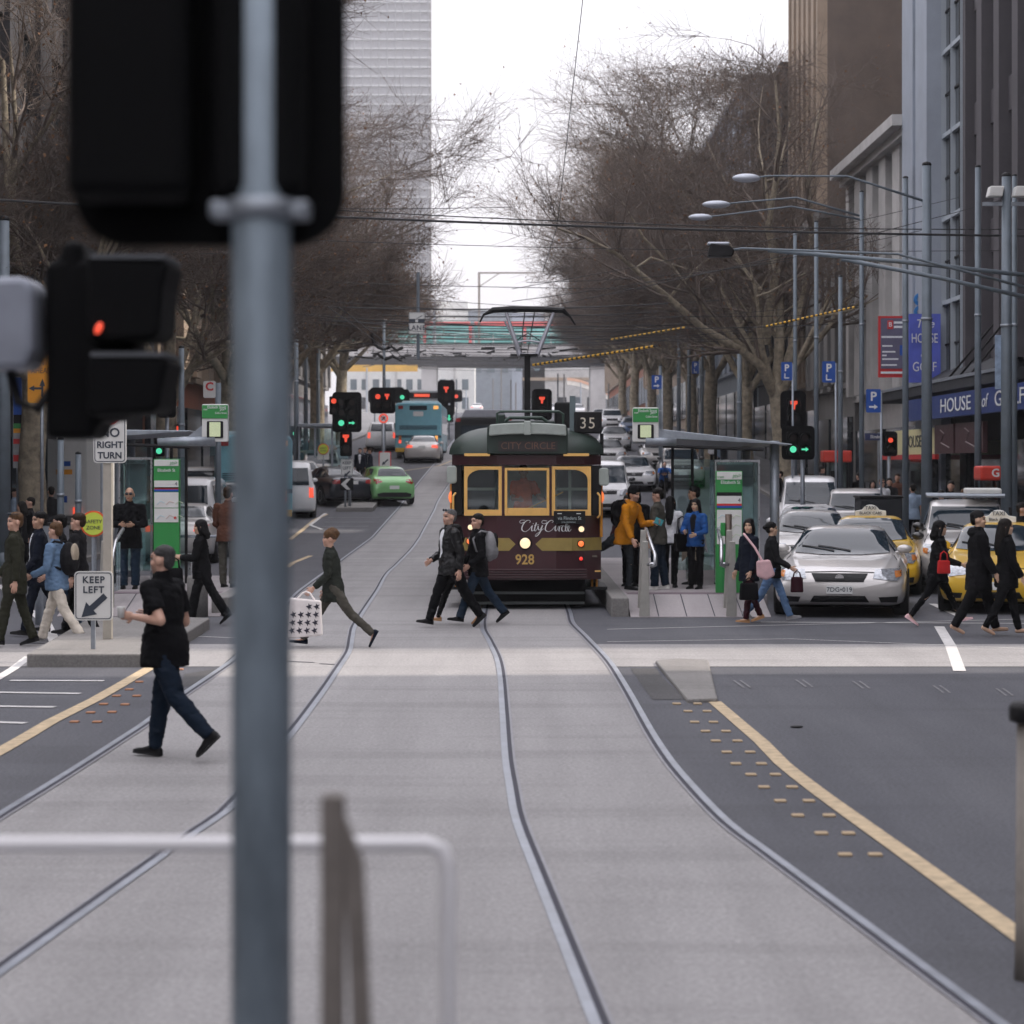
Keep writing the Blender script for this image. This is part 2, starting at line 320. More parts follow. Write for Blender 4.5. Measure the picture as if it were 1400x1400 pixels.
def car_meshes(typ):
    if typ in CARC: return CARC[typ]
    sp=CARS[typ]; L=sp['L']; m=MB(); rings=car_rings(sp); m.grid(rings,True)
    n=len(rings[0]); k=len(rings)-1
    m.f.append(tuple(range(n))); m.f.append(tuple(k*n+j for j in range(n-1,-1,-1)))
    m.f=[f[::-1] for f in m.f]
    body=m.mesh('body',PN['silver'],True)
    bm=bmesh.new(); bm.from_mesh(body); bmesh.ops.recalc_face_normals(bm,faces=bm.faces); bm.to_mesh(body); body.update()
    bvh=BVHTree.FromBMesh(bm); bm.free()
    P_=[]
    sh=lambda pl:[(y-L/2,z) for y,z in pl]; mi=lambda pl:[(-x,z) for x,z in pl]
    P_.append(('windscreen',patch(bvh,sp['ws'],'front',.012,.05).mesh('windscreen',M_CGL,True)))
    P_.append(('rear_window',patch(bvh,sp['rw'],'rear',.012,.05).mesh('rear_window',M_CGL,True)))
    for pl in sp['sw']:
        for v in('left','right'): P_.append(('side_window',patch(bvh,sh(pl),v,.006).mesh('side_window',M_CGL,True)))
    for a in(0,1):
        P_.append(('headlight',patch(bvh,mi(sp['hl']) if a else sp['hl'],'front',.013,.05).mesh('headlight',M_LENS,True)))
        x,z=sp['hl'][3]; s=-1 if a else 1
        P_.append(('indicator',patch(bvh,[(s*(x-.09),z-.04),(s*(x-.1),z+.06),(s*(x-.01),z+.07),(s*(x-.015),z-.02)],'front',.018,.04).mesh('indicator',M_AMB,True)))
    P_.append(('grille',patch(bvh,sp['gr'],'front',.014,.05).mesh('grille',M_BLK,True)))
    def seam(pts,v,nm='panel_gap',m=M_BLK,w=.011,off=.006):
        a=[];b=[]
        for i,p in enumerate(pts):
            p=Vector(p); t=Vector(pts[min(i+1,len(pts)-1)])-Vector(pts[max(i-1,0)]); t.normalize(); n=Vector((-t.y,t.x))*w/2; a.append(tuple(p+n)); b.append(tuple(p-n))
        q=patch(bvh,a+b[::-1],v,off,.12)
        if q.f: P_.append((nm,q.mesh(nm,m,True)))
    zs=sp['st'][5][4]; xh=sp['hl'][3][0]
    for s in(-1,1):
        seam([(s*(xh-.03),sp['hl'][1][1]+.03),(s*(xh-.08),zs-.02),(s*(xh-.12),zs+.03)],'front')
        seam([(s*.12,sp['ws'][0][1]+.02),(s*.12-.3,sp['ws'][0][1]+.075),(s*.12-.48,sp['ws'][0][1]+.10)],'front','wiper',M_BLK,.022,.022)
        v='right' if s>0 else 'left'; dy=[sp['sw'][0][0][0]-.12,sp['sw'][0][-1][0]+.04]+([sp['sw'][1][-1][0]-.1] if len(sp['sw'])>1 else [])
        for y in dy: seam([(y-L/2,.42),(y-L/2+.02,zs-.02)],v)
        for y in dy[1:]: P_.append(('door_handle',patch(bvh,[(y-L/2-.26,zs-.16),(y-L/2-.08,zs-.16),(y-L/2-.08,zs-.125),(y-L/2-.26,zs-.125)],v,.03,.05).mesh('door_handle',M_BLK,True)))
    seam([(-.5,sp['gr'][0][1]+.02),(0,sp['gr'][0][1]+.035),(.5,sp['gr'][0][1]+.02)],'front')
    for pl in sp['ai']: P_.append(('air_intake',patch(bvh,pl,'front',.012,.05).mesh('air_intake',M_BLK,True)))
    if 'rb' in sp: P_.append(('rear_bumper',patch(bvh,sp['rb'],'rear',.007).mesh('rear_bumper',M_BLK,True)))
    for y in sp['ax']:
        for v in('left','right'):
            P_.append(('wheel_arch',patch(bvh,[(y-L/2+(sp['wr']+.07)*math.cos(R(a)),sp['wr']+(sp['wr']+.07)*math.sin(R(a))) for a in range(-25,206,14)],v,.004).mesh('wheel_arch',M_UND,True)))
    tails=[patch(bvh,mi(sp['tl']) if a else sp['tl'],'rear',.008).mesh('taillight',M_TAIL,True) for a in(0,1)]
    r=sp['wr'];w=sp['wt']
    MY=Matrix.Rotation(R(90),4,'Y')
    ty=MB().lathe([(r*.62,-w/2),(r*.9,-w/2),(r*.98,-w*.4),(r,-w*.2),(r,w*.2),(r*.98,w*.4),(r*.9,w/2),(r*.62,w/2)],26,MY).mesh('wheel',M_TYRE,True)
    rim=MB(); rim.lathe([(r*.63,-w*.2),(r*.63,w*.505),(r*.57,w*.5),(r*.54,w*.3),(.03,w*.25)],24,MY,cap=False)
    for i in range(5):
        a=2*PI*i/5; rim.box((w*.42,math.cos(a)*r*.3,math.sin(a)*r*.3),(.03,r*.56,.06),M=None) if False else rim.add(*_spoke(a,r,w))
    rim.cyl((w*.2,0,0),(w*.49,0,0),.05,.045)
    rim=rim.mesh('rim',M_RIM,True)
    mz=MB(); mz.ell((0.10,0,0.02),(.115,.055,.075)); mz.cyl((-.06,.02,-.05),(.05,0,-.02),.022); mz=mz.mesh('mirror',PN['silver'],True)
    pz=MB().prism(rrect(.37,.13,.012),-.006,.006).mesh('number_plate',M_PLATE)
    fl=MB().b2(-.86,.86,-L/2+.35,L/2-.35,.16,.24).mesh('underbody',M_UND)
    bad=MB().prism(disc(0,0,.062),-.012,.0).mesh('badge',M_CHR)
    hit=lambda v,a,b:bvh.ray_cast(*VIEW[v](a,b,20))[0]
    CARC[typ]=dict(body=body,P=P_,tails=tails,tyre=ty,rim=rim,mz=mz,pz=pz,fl=fl,bad=bad,hit=hit,bvh=bvh,sp=sp); return CARC[typ]
def _spoke(a,r,w):
    c,s=math.cos(a),math.sin(a); vs=[]
    for x in(w*.34,w*.46):
        for t,hw in((.04,.035),(r*.6,.03)):
            for q in(-1,1): vs.append((x,c*t-s*q*hw,s*t+c*q*hw))
    return vs,[(0,1,3,2),(4,6,7,5),(0,4,5,1),(2,3,7,6),(0,2,6,4),(1,5,7,3)]
def car(typ,col,label,cat,loc,rz=0,group=None,name='parked_car',brake=False,plate=None,mirror=None,scale=1.0,rest=True):
    c=car_meshes(typ); sp=c['sp']; L=sp['L']
    t=thing(name,label,cat,loc,rz,group); t.scale=(scale,)*3
    pm=PN[col]; link(c['body'],'body',t,m=pm)
    for nm,me in c['P']: link(me,nm,t)
    for me in c['tails']: link(me,'taillight',t,m=M_BRK if brake else M_TAIL)
    for y in sp['ax']:
        for s in(-1,1):
            w=link(c['tyre'],'wheel',t,loc=(s*(sp['st'][4][3]-sp['wt']/2+.02),y-L/2,sp['wr']))
            rm=link(c['rim'],'rim',w); 
            if s<0: w.rotation_euler=(0,0,PI)
    my,mz=sp['mir']
    for s in(-1,1):
        h=c['hit']('right' if s>0 else 'left',my-L/2,mz)
        o=link(c['mz'],'mirror',t,loc=(h.x+s*.04,my-L/2,mz+.03),m=PN[mirror] if mirror else pm); o.scale=(s,1,1) if s>0 else (1,1,1)
        if s<0: o.rotation_euler=(0,0,PI)
    for v,s,z in(('front',-1,sp['pl'][0]),('rear',1,sp['pl'][1])):
        h=c['hit'](v,0,z); p=link(c['pz'],'number_plate',t,loc=(0,h.y+s*.018,z))
        if s>0: p.rotation_euler=(0,0,PI)
        if plate and s<0: text(plate,.105,M_TXTD,p,(0,-.010,0),sx=.9)
    h=c['hit']('front',0,(sp['gr'][0][1]+sp['gr'][1][1])/2); link(c['bad'],'badge',t,loc=(0,h.y-.004,(sp['gr'][0][1]+sp['gr'][1][1])/2))
    link(c['fl'],'underbody',t)
    return t
def taxi_sign(par,z,y,line2='BLACK CABS'):
    mm=mat('taxi_sign_white',(.72,.72,.68),.4,var=.06)
    m=MB().prism([(-.30,0),(.30,0),(.30,.10),(.17,.12)]+[(.15*math.cos(R(a)),.12+.10*math.sin(R(a))) for a in range(20,161,20)]+[(-.17,.12),(-.30,.10)],-.05,.05)
    s=m.build('roof_sign',mm,par,bevel=.01,loc=(0,y,z)); s['label']='white taxi roof sign'
    text('TAXI',.10,M_TXTD,s,(0,-.056,.155)); text(line2,.075,M_TXTD,s,(0,-.056,.055))
# ------- square-bodied vehicles: bus, truck, tram
def round_box(w,L,z0,z1,r=.12,top=.25,name='body',n=4):
    prof=[(-w/2,z0)]+[(w/2,z0)]+[(w/2-top+top*math.cos(R(a)),z1-top+top*math.sin(R(a))) for a in range(0,91,18)]+[(-w/2+top-top*math.cos(R(a)),z1-top+top*math.sin(R(a))) for a in range(90,-1,-18)]
    return MB().prism(prof,-L/2,L/2)
M_BUS=mat('bus_turquoise',(.20,.48,.58),.4,var=.08,coat=.4); M_BUSD=mat('bus_dark_panel',(.03,.09,.13),.4,var=.1); M_BUSY=mat('bus_yellow',(.7,.42,.04),.4,var=.1)
M_LED=mat('led_lit_red',(.8,.1,.05),.4,emit=.4,ecol=(1,.12,.06),var=.3,scale=60); M_AMBL=mat('amber_lamp_lit',(.9,.4,.1),.3,emit=.5,ecol=(1,.45,.12),var=.1)
def bus(label,loc,rz=0,group=None):
    t=thing('city_bus',label,'bus',loc,rz,group); L=11.5
    round_box(2.5,L,.42,3.0,top=.22).build('body',M_BUS,t,bevel=.06)
    # rear is local +y when facing away rz=PI -> build rear at -y so rz=0 shows the rear
    y=-L/2
    MB().prism(rrect(.95,.24,.03,cx=0,cz=2.72),y-.012,y).build('rear_window',M_CGL,t)
    MB().prism(rrect(.55,.26,.05,cx=0,cz=2.4),y-.012,y).build('fleet_panel',M_TXTW,t)
    MB().prism(rrect(2.5,.14,.02,cx=0,cz=1.18),y-.014,y).build('stripe',M_BUSD,t)
    g=MB()
    for k in range(4): g.b2(-1.02,1.02,y-.02,y,1.56+k*.06,1.59+k*.06)
    g.build('vent',M_BUSD,t)
    for s in(-1,1):
        MB().prism(rrect(.26,.18,.02,cx=s*.95,cz=2.74),y-.03,y).build('marker_lamp',M_AMBL if s>0 else M_TAIL,t)
        MB().prism(rrect(.14,.2,.02,cx=s*.98,cz=1.12),y-.035,y).build('indicator',M_AMBL if s>0 else M_AMB,t)
        MB().prism(rrect(.14,.18,.02,cx=s*.98,cz=.9),y-.035,y).build('taillight',M_BRK,t)
        MB().prism(rrect(.5,.22,.03,cx=s*.98,cz=.46),y-.05,y).build('reflector_panel',M_BUSY,t)
        MB().b2(s*1.252-.004,s*1.252+.004,y+1.2,L/2-.4,1.35,2.35).build('side_window',M_CGL,t)
        for yy in(-3.2,3.6):
            w=MB().lathe([(.3,-.14),(.48,-.14),(.5,-.08),(.5,.08),(.48,.14),(.3,.14)],22,Matrix.Rotation(R(90),4,'Y')).build('wheel',M_TYRE,t,True,loc=(s*1.12,yy,.5))
            MB().lathe([(.3,-.12),(.3,.12),(.1,.05)],18,Matrix.Rotation(R(90),4,'Y')).build('rim',M_RIM,w,True)
    MB().prism(rrect(2.3,.34,.05,cx=0,cz=.36),y-.04,y+.2).build('bumper',M_BLK,t)
    MB().b2(-1.0,1.0,-3.0,3.5,3.0,3.17).build('roof_unit',mat('bus_roof_pale',(.45,.58,.62),.5),t,bevel=.05)
    return t
# ---------------------------------------------------------------- people
def skin_mat(n,c):
    m=mat('skin_'+n,c,.5,var=.08,scale=9); nt=m.node_tree
    if 'tint' not in [x.name for x in nt.nodes]:
        b=nt.nodes['Principled BSDF']; src=b.inputs['Base Color'].links[0].from_socket
        a=nt.nodes.new('ShaderNodeAttribute'); a.attribute_name='tint'; a.name='tint'
        v=nt.nodes.new('ShaderNodeVectorMath'); v.operation='MULTIPLY'; nt.links.new(src,v.inputs[0]); nt.links.new(a.outputs['Color'],v.inputs[1]); nt.links.new(v.outputs[0],b.inputs['Base Color'])
        b.inputs['Subsurface Weight'].default_value=.08; b.inputs['Subsurface Radius'].default_value=(.02,.008,.004)
    return m
SK={'light':skin_mat('light',(.52,.31,.23)),'tan':skin_mat('tan',(.42,.25,.17)),'warm':skin_mat('warm',(.56,.36,.25))}
def fab(n,c,rough=.85,var=.18,bump=.25): return mat('fabric_'+n,c,rough,var=var,scale=7,bump=bump,bscale=120,spec=.12)
FB={k:fab(k,c) for k,c in dict(black=(.0042,.0044,.0055),charcoal=(.011,.011,.013),navy=(.006,.009,.018),jeans=(.016,.03,.052),bluejeans=(.13,.22,.38),olive=(.026,.027,.018),sky=(.13,.21,.33),cream=(.66,.60,.52),
  white=(.68,.69,.72),mustard=(.50,.19,.010),greyolive=(.07,.066,.056),brown=(.10,.045,.03),maroon=(.035,.008,.013),blue=(.02,.085,.28),greygreen=(.022,.026,.022),lightblue=(.28,.36,.47),orange=(.85,.16,.05),slate=(.022,.027,.032),tan=(.36,.20,.10),red=(.5,.03,.03),beige=(.42,.36,.28),pink=(.62,.40,.42),grey=(.25,.25,.26),darkjean=(.008,.015,.028)).items()}
FB['leather']=mat('black_leather',(.005,.005,.006),.38,var=.3,scale=9,bump=.5,bscale=26,spec=.35)
HR={k:mat('hair_'+k,c,.55,var=.45,scale=45,bump=.5,bscale=90,stretch=(1,1,.35),spec=.15) for k,c in dict(black=(.005,.0045,.005),brown=(.03,.017,.010),sandy=(.095,.052,.026),grey=(.045,.044,.045),dark=(.010,.008,.007),silver=(.12,.118,.12)).items()}
M_SHOE=mat('shoe_black',(.004,.004,.005),.6,var=.2,spec=.15); M_SOLE=mat('shoe_pale',(.5,.48,.46),.7); 
PEND=[]
def pend(o,vox,it,cb=None): PEND.append((o,vox,it,cb))
def run_pending():
    for o,vox,it,cb in PEND:
        r=o.modifiers.new('r','REMESH'); r.mode='VOXEL'; r.voxel_size=vox; r.use_smooth_shade=True
        if it: s=o.modifiers.new('s','SMOOTH'); s.iterations=it; s.factor=.5
    dg=bpy.context.evaluated_depsgraph_get(); dg.update()
    res=[bpy.data.meshes.new_from_object(o.evaluated_get(dg)) for o,*_ in PEND]
    for (o,vox,it,cb),me in zip(PEND,res):
        o.modifiers.clear(); old=o.data; mats=[m for m in old.materials]; o.data=me
        me.name=o.name.split('.')[0]
        if not me.materials:
            for m in mats: me.materials.append(m)
        if cb: cb(o)
        o.data.polygons.foreach_set('use_smooth',[True]*len(o.data.polygons))
    PEND.clear()
def wrinkle(amp,sc,seed):
    def f(o):
        me=o.data; n=len(me.vertices); co=np.empty(n*3,'f'); no=np.empty(n*3,'f'); me.vertices.foreach_get('co',co); me.vertices.foreach_get('normal',no)
        co=co.reshape(-1,3); q=(co*np.array((sc,sc,sc*1.7))+np.array((seed*3.1,seed,0))).tolist(); N=noise.noise
        w=np.array([.6*N(p)+.9*(.35-abs(N((p[0]*1.3,p[1]*1.3,p[2]*1.5+p[0]))))+.4*N((p[0]*2.6,p[1]*2.6,p[2]*2.6)) for p in q],'f')
        co+=no.reshape(-1,3)*(w*amp)[:,None]; me.vertices.foreach_set('co',co.ravel()); me.update()
    return f
def fingers(wr,f,n,s,k,curl=25):
    # wr palm centre, f finger direction, n palm normal; five finger tubes
    w=f.cross(n).normalized(); m=MB()
    for i,(off,ln) in enumerate(((-.030,.070),(-.010,.080),(.010,.075),(.029,.058))):
        p=wr+f*.03*k+w*off*k; d=f.copy(); pts=[p]
        for j in range(3):
            d=(Matrix.Rotation(R(curl),3,w)@d) if j else d
            p=p+d*ln*k*(.5,.3,.25)[j]; pts.append(p)
        m.tube(pts,[.0095*k,.009*k,.008*k,.006*k],6)
    sd=-1 if (w*-1).dot(Vector((0,1,0)))>0 else 1
    p=wr-f*.02*k+w*sd*.028*k; q=p+(w*sd*.8+f*.7+n*.3).normalized()*.035*k
    m.tube([p,q,q+(f*.9+n*.3).normalized()*.03*k],[.012*k,.010*k,.007*k],6)
    return m
def person(label,loc,rz,h=1.75,L=(0,0,0),Rr=(0,0,0),la=(0,6,8,0),ra=(0,6,8,0),lean=0,hy=0,hp=0,skin='light',hair='short',hc='dark',top='black',tt='jacket',hem=.12,bot='black',flare=1.0,shoe='black',
           fat=1.0,near=1,shirt=None,glasses=False,beard=0,female=False,group=None,cat='person',seed=None,beanie=None,tie=None):
    k=h/1.75; W=fat*k; rnd=random.Random(label); seed=rnd.random()*9
    V=lambda x,y,z:Vector((x,y,z))
    hipx=.095*W
    def leg(s,hip,kn,fp):
        a=R(hip);b=R(hip-kn);p=R(fp); h0=V(s*hipx,0,0)
        kn_=h0+V(0,math.sin(a),-math.cos(a))*.43*k; an=kn_+V(0,math.sin(b),-math.cos(b))*.405*k
        d=V(0,math.cos(p),math.sin(p)); dn=V(0,math.sin(p),-math.cos(p)); so=an+dn*.08*k
        return h0,kn_,an,d,dn,so-d*.06*k,so+d*.19*k
    LG=[leg(-1,*L),leg(1,*Rr)]
    mz=min(min(g[5].z,g[6].z) for g in LG); my=sum((g[5].y+g[6].y)/2 for g in LG)/2*0
    O=V(0,-my,-mz); l=R(lean); U=V(0,math.sin(l),math.cos(l)); FW=V(0,math.cos(l),-math.sin(l))
    q=lambda u,f=0,x=0:O+U*(u*k)+FW*(f*k)+V(x*W,0,0)
    hd=q(.53)+V(0,math.sin(l*.6),math.cos(l*.6))*.165*k
    HM=Matrix.Translation(hd)@Matrix.Rotation(R(hy),4,'Z')@Matrix.Rotation(R(-hp),4,'X')@Matrix.Scale(k,4)
    sw=.165 if female else .19
    body=MB()
    body.ell(q(.02),(.14*W,.095*W,.12*k)); body.ell(q(.17),(.12*W,.085*W,.15*k)); body.ell(q(.36),(.145*W,.10*W,.17*k))
    body.cap(q(.475,0,-sw*.8),q(.475,0,sw*.8),.05*W,.05*W); body.cap(q(.48),hd+V(0,0,-.06)*k,.056*k,.052*k)
    hb=MB(); hb.ell((0,-.012,.022),(.074,.095,.098)); hb.ell((0,.028,-.045),(.058,.066,.075)); hb.ell((0,.058,-.092),(.03,.03,.024)); hb.ell((0,.083,-.02),(.013,.022,.028)); hb.ell((0,.07,.03),(.05,.022,.03))
    for s in(-1,1): hb.ell((s*.078,-.012,-.010),(.013,.022,.034)); hb.ell((s*.04,.055,-.03),(.022,.026,.024))
    hb.ell((0,.080,-.062),(.022,.014,.012))
    body.add(hb.v,hb.f,HM)
    FG=[];HP=[]
    arms=[]
    for s,(fl,ab,el,inn) in((-1,la),(1,ra)):
        a=R(fl)+l*.5;b=R(ab);e=R(fl+el)+l*.5;i=R(inn)
        sh=q(.47,0,s*sw); ud=V(s*math.sin(b),math.sin(a)*math.cos(b),-math.cos(a)*math.cos(b))
        elb=sh+ud*.30*k; fd=V(s*math.sin(b*.6)*math.cos(i)-s*math.sin(i),math.sin(e)*math.cos(i),-math.cos(e)*math.cos(i)).normalized(); wr=elb+fd*.25*k
        body.cap(sh,elb,.047*W,.038*W); body.cap(elb,wr,.038*W,.027*k)
        n=V(-s,0,0); n=(n-fd*n.dot(fd)); n=n.normalized() if n.length>.1 else V(0,0,-1)
        T=Matrix((fd.cross(n),n,fd)).transposed().to_4x4()
        pc=wr+fd*.055*k; body.ell(pc,(.042*k,.018*k,.055*k),T); arms.append((sh,elb,wr,fd,n)); HP.append(pc+fd*.05*k)
        if near: FG.append(fingers(pc,fd,n,s,k))
    for (h0,kn_,an,d,dn,he,to) in LG:
        h0=h0+O;kn_=kn_+O;an=an+O; body.cap(h0,kn_,.076*W,.05*W); body.cap(kn_,an,.05*W,.036*k)
        body.cap(an+dn*.035*k-d*(.025 if not shoe else .0)*k,an+dn*.055*k+d*(.15 if not shoe else .12)*k,(.036 if not shoe else .028)*k,(.026 if not shoe else .016)*k)
    if near:
        def cb(o):
            me=o.data; m=MB(); m.v=[tuple(v.co) for v in me.vertices]; m.f=[tuple(p.vertices) for p in me.polygons]
            for g in FG: m.add(g.v,g.f)
            mm=me.materials[0]; nm=m.mesh('person',mm,True); o.data=nm
            at=nm.color_attributes.new('tint','FLOAT_COLOR','POINT'); IM=HM.inverted(); buf=[]
            for v in nm.vertices:
                p=IM@v.co; c=[1,1,1]
                if p.length<.15 and p.y>.02:
                    for s in(-1,1):
                        if ((p.x-s*.032)/.019)**2+((p.z-.012)/.010)**2<1: c=[.12,.12,.13]
                        if ((p.x-s*.034)/.024)**2+((p.z-.037)/.007)**2<1: c=[.25,.22,.2]
                    if (p.x/.027)**2+((p.z+.062)/.011)**2<1: c=[.85,.5,.5]
                    if beard and p.z<-.035 and p.y<.1 and abs(p.x)+abs(p.z+.02)*.2>.0: c=[x*(1-beard*.55) for x in c]
                elif .15<=p.length: c=[1,1,1]
                buf+=c+[1]
            at.data.foreach_set('color',buf)
    else:
        def cb(o):
            at=o.data.color_attributes.new('tint','FLOAT_COLOR','POINT'); at.data.foreach_set('color',[1.0]*(4*len(o.data.vertices)))
    t=body.build('person',SK[skin]); t.location=loc; t.rotation_euler=(0,0,rz); tag(t,label,cat,group)
    pend(t,.009 if near else .02,2 if near else 1,cb); vx=.014 if near else .024; wr_=.015 if near else .010
    # top
    tp=MB(); rows=[]
    f2=1.0 if not female else .9
    prof=[(-hem,.190*f2,.142),(-hem*.5,.184*f2,.140),(.06,.174*f2,.134),(.17,.158*f2,.122),(.30,.172*f2,.128),(.40,.18*f2,.125),(.47,.165*f2,.105),(.515,.10,.08),(.548,.070,.068)]
    if tt=='coat': prof[0]=(-hem,.20*f2,.165); prof[1]=(-hem*.5,.185*f2,.15)
    for u,rx,ry in prof:
        if u<.1: rx*=1.07; ry*=1.13
        uu=q(u) if u>=0 else O+V(0,0,u*k)+U*0
        rows.append([uu+V(math.cos(2*PI*j/18)*rx*W,math.sin(2*PI*j/18)*ry*W,0) for j in range(18)])
    tp.grid(rows,True); n=len(tp.v); tp.f.append(tuple(range(17,-1,-1))); tp.f.append(tuple(range(n-18,n)))
    cc=MB().cap(q(.468,-.005,-sw*.86),q(.468,-.005,sw*.86),.068*W,.068*W,14).cap(q(.49),q(.545),.085*W,.068*W,14); tp.add(cc.v,cc.f)
    for sh,elb,wr,fd,nn in arms:
        if tt=='tee': tp.tube([sh,sh+(elb-sh)*.4,sh+(elb-sh)*.72],[.066*W,.062*W,.066*W],14); tp.ell(sh,(.066*W,)*3)
        else:
            tp.cap(sh,elb,.07*W,.057*W,14); tp.tube([elb,elb+(wr-elb)*.5,wr-fd*.005],[.056*W,.052*W,.045*W],14)
    if tt=='hoodie': tp.add(*(lambda m:(m.v,m.f))(MB().ell(q(.52,-.07),(.11*W,.075*W,.07*k))))
    if tt in('jacket','coat'):
        tp.add(*(lambda m:(m.v,m.f))(MB().ell(q(.53),(.085*W,.08*W,.04*k))))
    if tt=='hoodup':
        hh=MB().ell((0,-.03,.02),(.098,.112,.125)).ell((0,-.02,-.09),(.09,.09,.08)); tp.add(hh.v,hh.f,HM)
    o=tp.build({'tee':'t_shirt','coat':'coat','hoodie':'hooded_top','hoodup':'hooded_top'}.get(tt,'jacket'),FB[top],t)
    wcb=wrinkle(wr_,9,seed)
    if shirt:
        def cbs(o,shirt=shirt):
            wcb(o); bm=bmesh.new(); bm.from_mesh(o.data); bv=BVHTree.FromBMesh(bm); bm.free()
            zc=q(.5).z; zb=q(.10).z; wd=.062*W; yo=q(.3).y
            m=patch(bv,[(-.03*k,zc+.02*k),(-wd,zc-.02*k),(-wd*.8,zc-.2*k),(-.012,zb),(.012,zb),(wd*.8,zc-.2*k),(wd,zc-.02*k),(.03*k,zc+.02*k)],'rear',.006,.04)
            if m.f: m.build('shirt',FB[shirt],o.parent,True)
            if tie:
                m=patch(bv,[(-.018,zc-.01),(-.028,zb+.06*k),(0,zb),(.028,zb+.06*k),(.018,zc-.01)],'rear',.011,.04)
                if m.f: m.build('tie',FB[tie],o.parent,True)
        pend(o,vx,3,cbs)
    else: pend(o,vx,3,wcb)
    # trousers
    if bot:
        tr=MB(); rows=[]
        for u,rx,ry in((-.10,.142,.104),(0,.145,.106),(.08,.137,.098),(.13,.125,.09)):
            uu=q(u) if u>=0 else O+V(0,0,u*k)
            rows.append([uu+V(math.cos(2*PI*j/18)*rx*W,math.sin(2*PI*j/18)*ry*W,0) for j in range(18)])
        tr.grid(rows,True); n=len(tr.v); tr.f.append(tuple(range(17,-1,-1))); tr.f.append(tuple(range(n-18,n)))
        for (h0,kn_,an,d,dn,he,to) in LG:
            a=h0+O;b=kn_+O;c=an+O
            tr.tube([a,a+(b-a)*.5,b,b+(c-b)*.4,c+(c-b)*.06],[.084*W,.081*W,.067*W*(.6+.4*flare),.064*W*(.4+.6*flare),.058*k*flare],14); tr.ell(b,(.066*W*(.6+.4*flare),)*3); tr.ell(a,(.085*W,)*3)
        pend(tr.build('trousers',FB[bot],t),vx,3,wrinkle(wr_,10,seed+2))
    # shoes
    if shoe:
        sm={'black':M_SHOE,'pale':M_SOLE}.get(shoe) or FB[shoe]
        for (h0,kn_,an,d,dn,he,to) in LG:
            an=an+O; x=V(1,0,0); rows=[]
            low=shoe in('pink','navy','tan')
            for f,hw,ht in((-.065,.026,.06),(-.04,.036,.085),(.0,.037,.10 if not low else .06),(.05,.039,.075 if not low else .045),(.11,.043,.052 if not low else .04),(.165,.036,.042 if not low else .034),(.195,.018,.03)):
                c=an+dn*.082*k+d*f*k; rows.append([c+x*(hw*k*math.cos(PI*j/8))-dn*(ht*k*math.sin(PI*j/8)**.6) for j in range(9)])
            m=MB().grid(rows); nn=len(rows)
            m.f+= [tuple(range(8,-1,-1)),tuple((nn-1)*9+j for j in range(9))]+[(i*9+8,(i+1)*9+8,(i+1)*9,i*9) for i in range(nn-1)]
            m.build('shoe',sm,t,True)
    # hair
    hm=MB(); hmat=HR[hc]
    if hair=='short': hm.ell((0,-.022,.060),(.083,.101,.076)); hm.ell((0,-.068,.004),(.070,.050,.080))
    elif hair=='cropped': hm.ell((0,-.026,.054),(.0775,.096,.070)); hm.ell((0,-.066,.0),(.066,.045,.076))
    elif hair=='bald': hm.ell((0,-.035,-.0),(.078,.085,.055))
    elif hair=='curly':
        hm.ell((0,-.02,.05),(.09,.11,.09))
        for i in range(26):
            a=rnd.random()*2*PI;b=rnd.uniform(.1,1.4); hm.ell((.082*math.cos(a)*math.cos(b),-.02+.1*math.sin(a)*math.cos(b) if math.sin(a)<.6 else 0,.05+.085*math.sin(b)),(.03,.03,.03),nu=8,nv=6)
    elif hair in('long','verylong'):
        hm.ell((0,-.020,.045),(.088,.106,.088)); dz=.2 if hair=='long' else .42
        hm.ell((0,-.055,-.03),(.088,.065,.10)); hm.tube([(0,-.06,.02),(0,-.075,-.1),(0,-.11,-dz*.7),(0,-.12,-dz)],[.075,.085,.075,.04],12)
        for s in(-1,1): hm.tube([(s*.06,.02,.05),(s*.08,.0,-.03),(s*.085,-.02,-.13)],[.03,.03,.02],8)
    elif hair=='bun': hm.ell((0,-.02,.048),(.083,.102,.083)); hm.ell((0,-.05,.0),(.074,.06,.075)); hm.ell((0,-.12,.03),(.04,.04,.04))
    if hair!='none':
        w=MB(); w.add(hm.v,hm.f,HM); pend(w.build('hair',hmat,t),.010 if near else .02,1,wrinkle(.006 if near else .003,40,seed))
    if beanie:
        w=MB(); b=MB().ell((0,-.018,.062),(.092,.108,.10)).tube([(0,-.018,.02),(0,-.018,.055)],[.10,.102],18); w.add(b.v,b.f,HM); pend(w.build('beanie',FB[beanie],t),.012,2)
    if glasses:
        y,z=(.092,.012) if glasses=='on' else (.075,.105)
        w=MB(); b=MB()
        for s in(-1,1): b.ell((s*.034,y,z),(.028,.010,.02)); b.tube([(s*.062,y-.01,z),(s*.08,-.02,z)],.004,6)
        b.tube([(-.01,y,z),(.01,y,z)],.005,6); w.add(b.v,b.f,HM); w.build('sunglasses',M_CGL,t,True)
    WM=Matrix.Translation(loc)@Matrix.Rotation(rz,4,'Z')
    t_info=dict(o=t,hl=WM@HP[0],hr=WM@HP[1],WM=WM,back=WM@q(.32,-.17),sh=[WM@q(.49,0,-sw),WM@q(.49,0,sw)],chest=WM@q(.33,.15),hip=[WM@q(.0,0,-.2),WM@q(.0,0,.2)],k=k,q=q,HM=WM@HM)
    return t_info
def walk(a=24,b=22,lead='L',push=1):
    f=(a,4,6); r=(-b,20+b*.3,-38 if push else -10)
    return dict(L=f,Rr=r) if lead=='L' else dict(L=r,Rr=f)
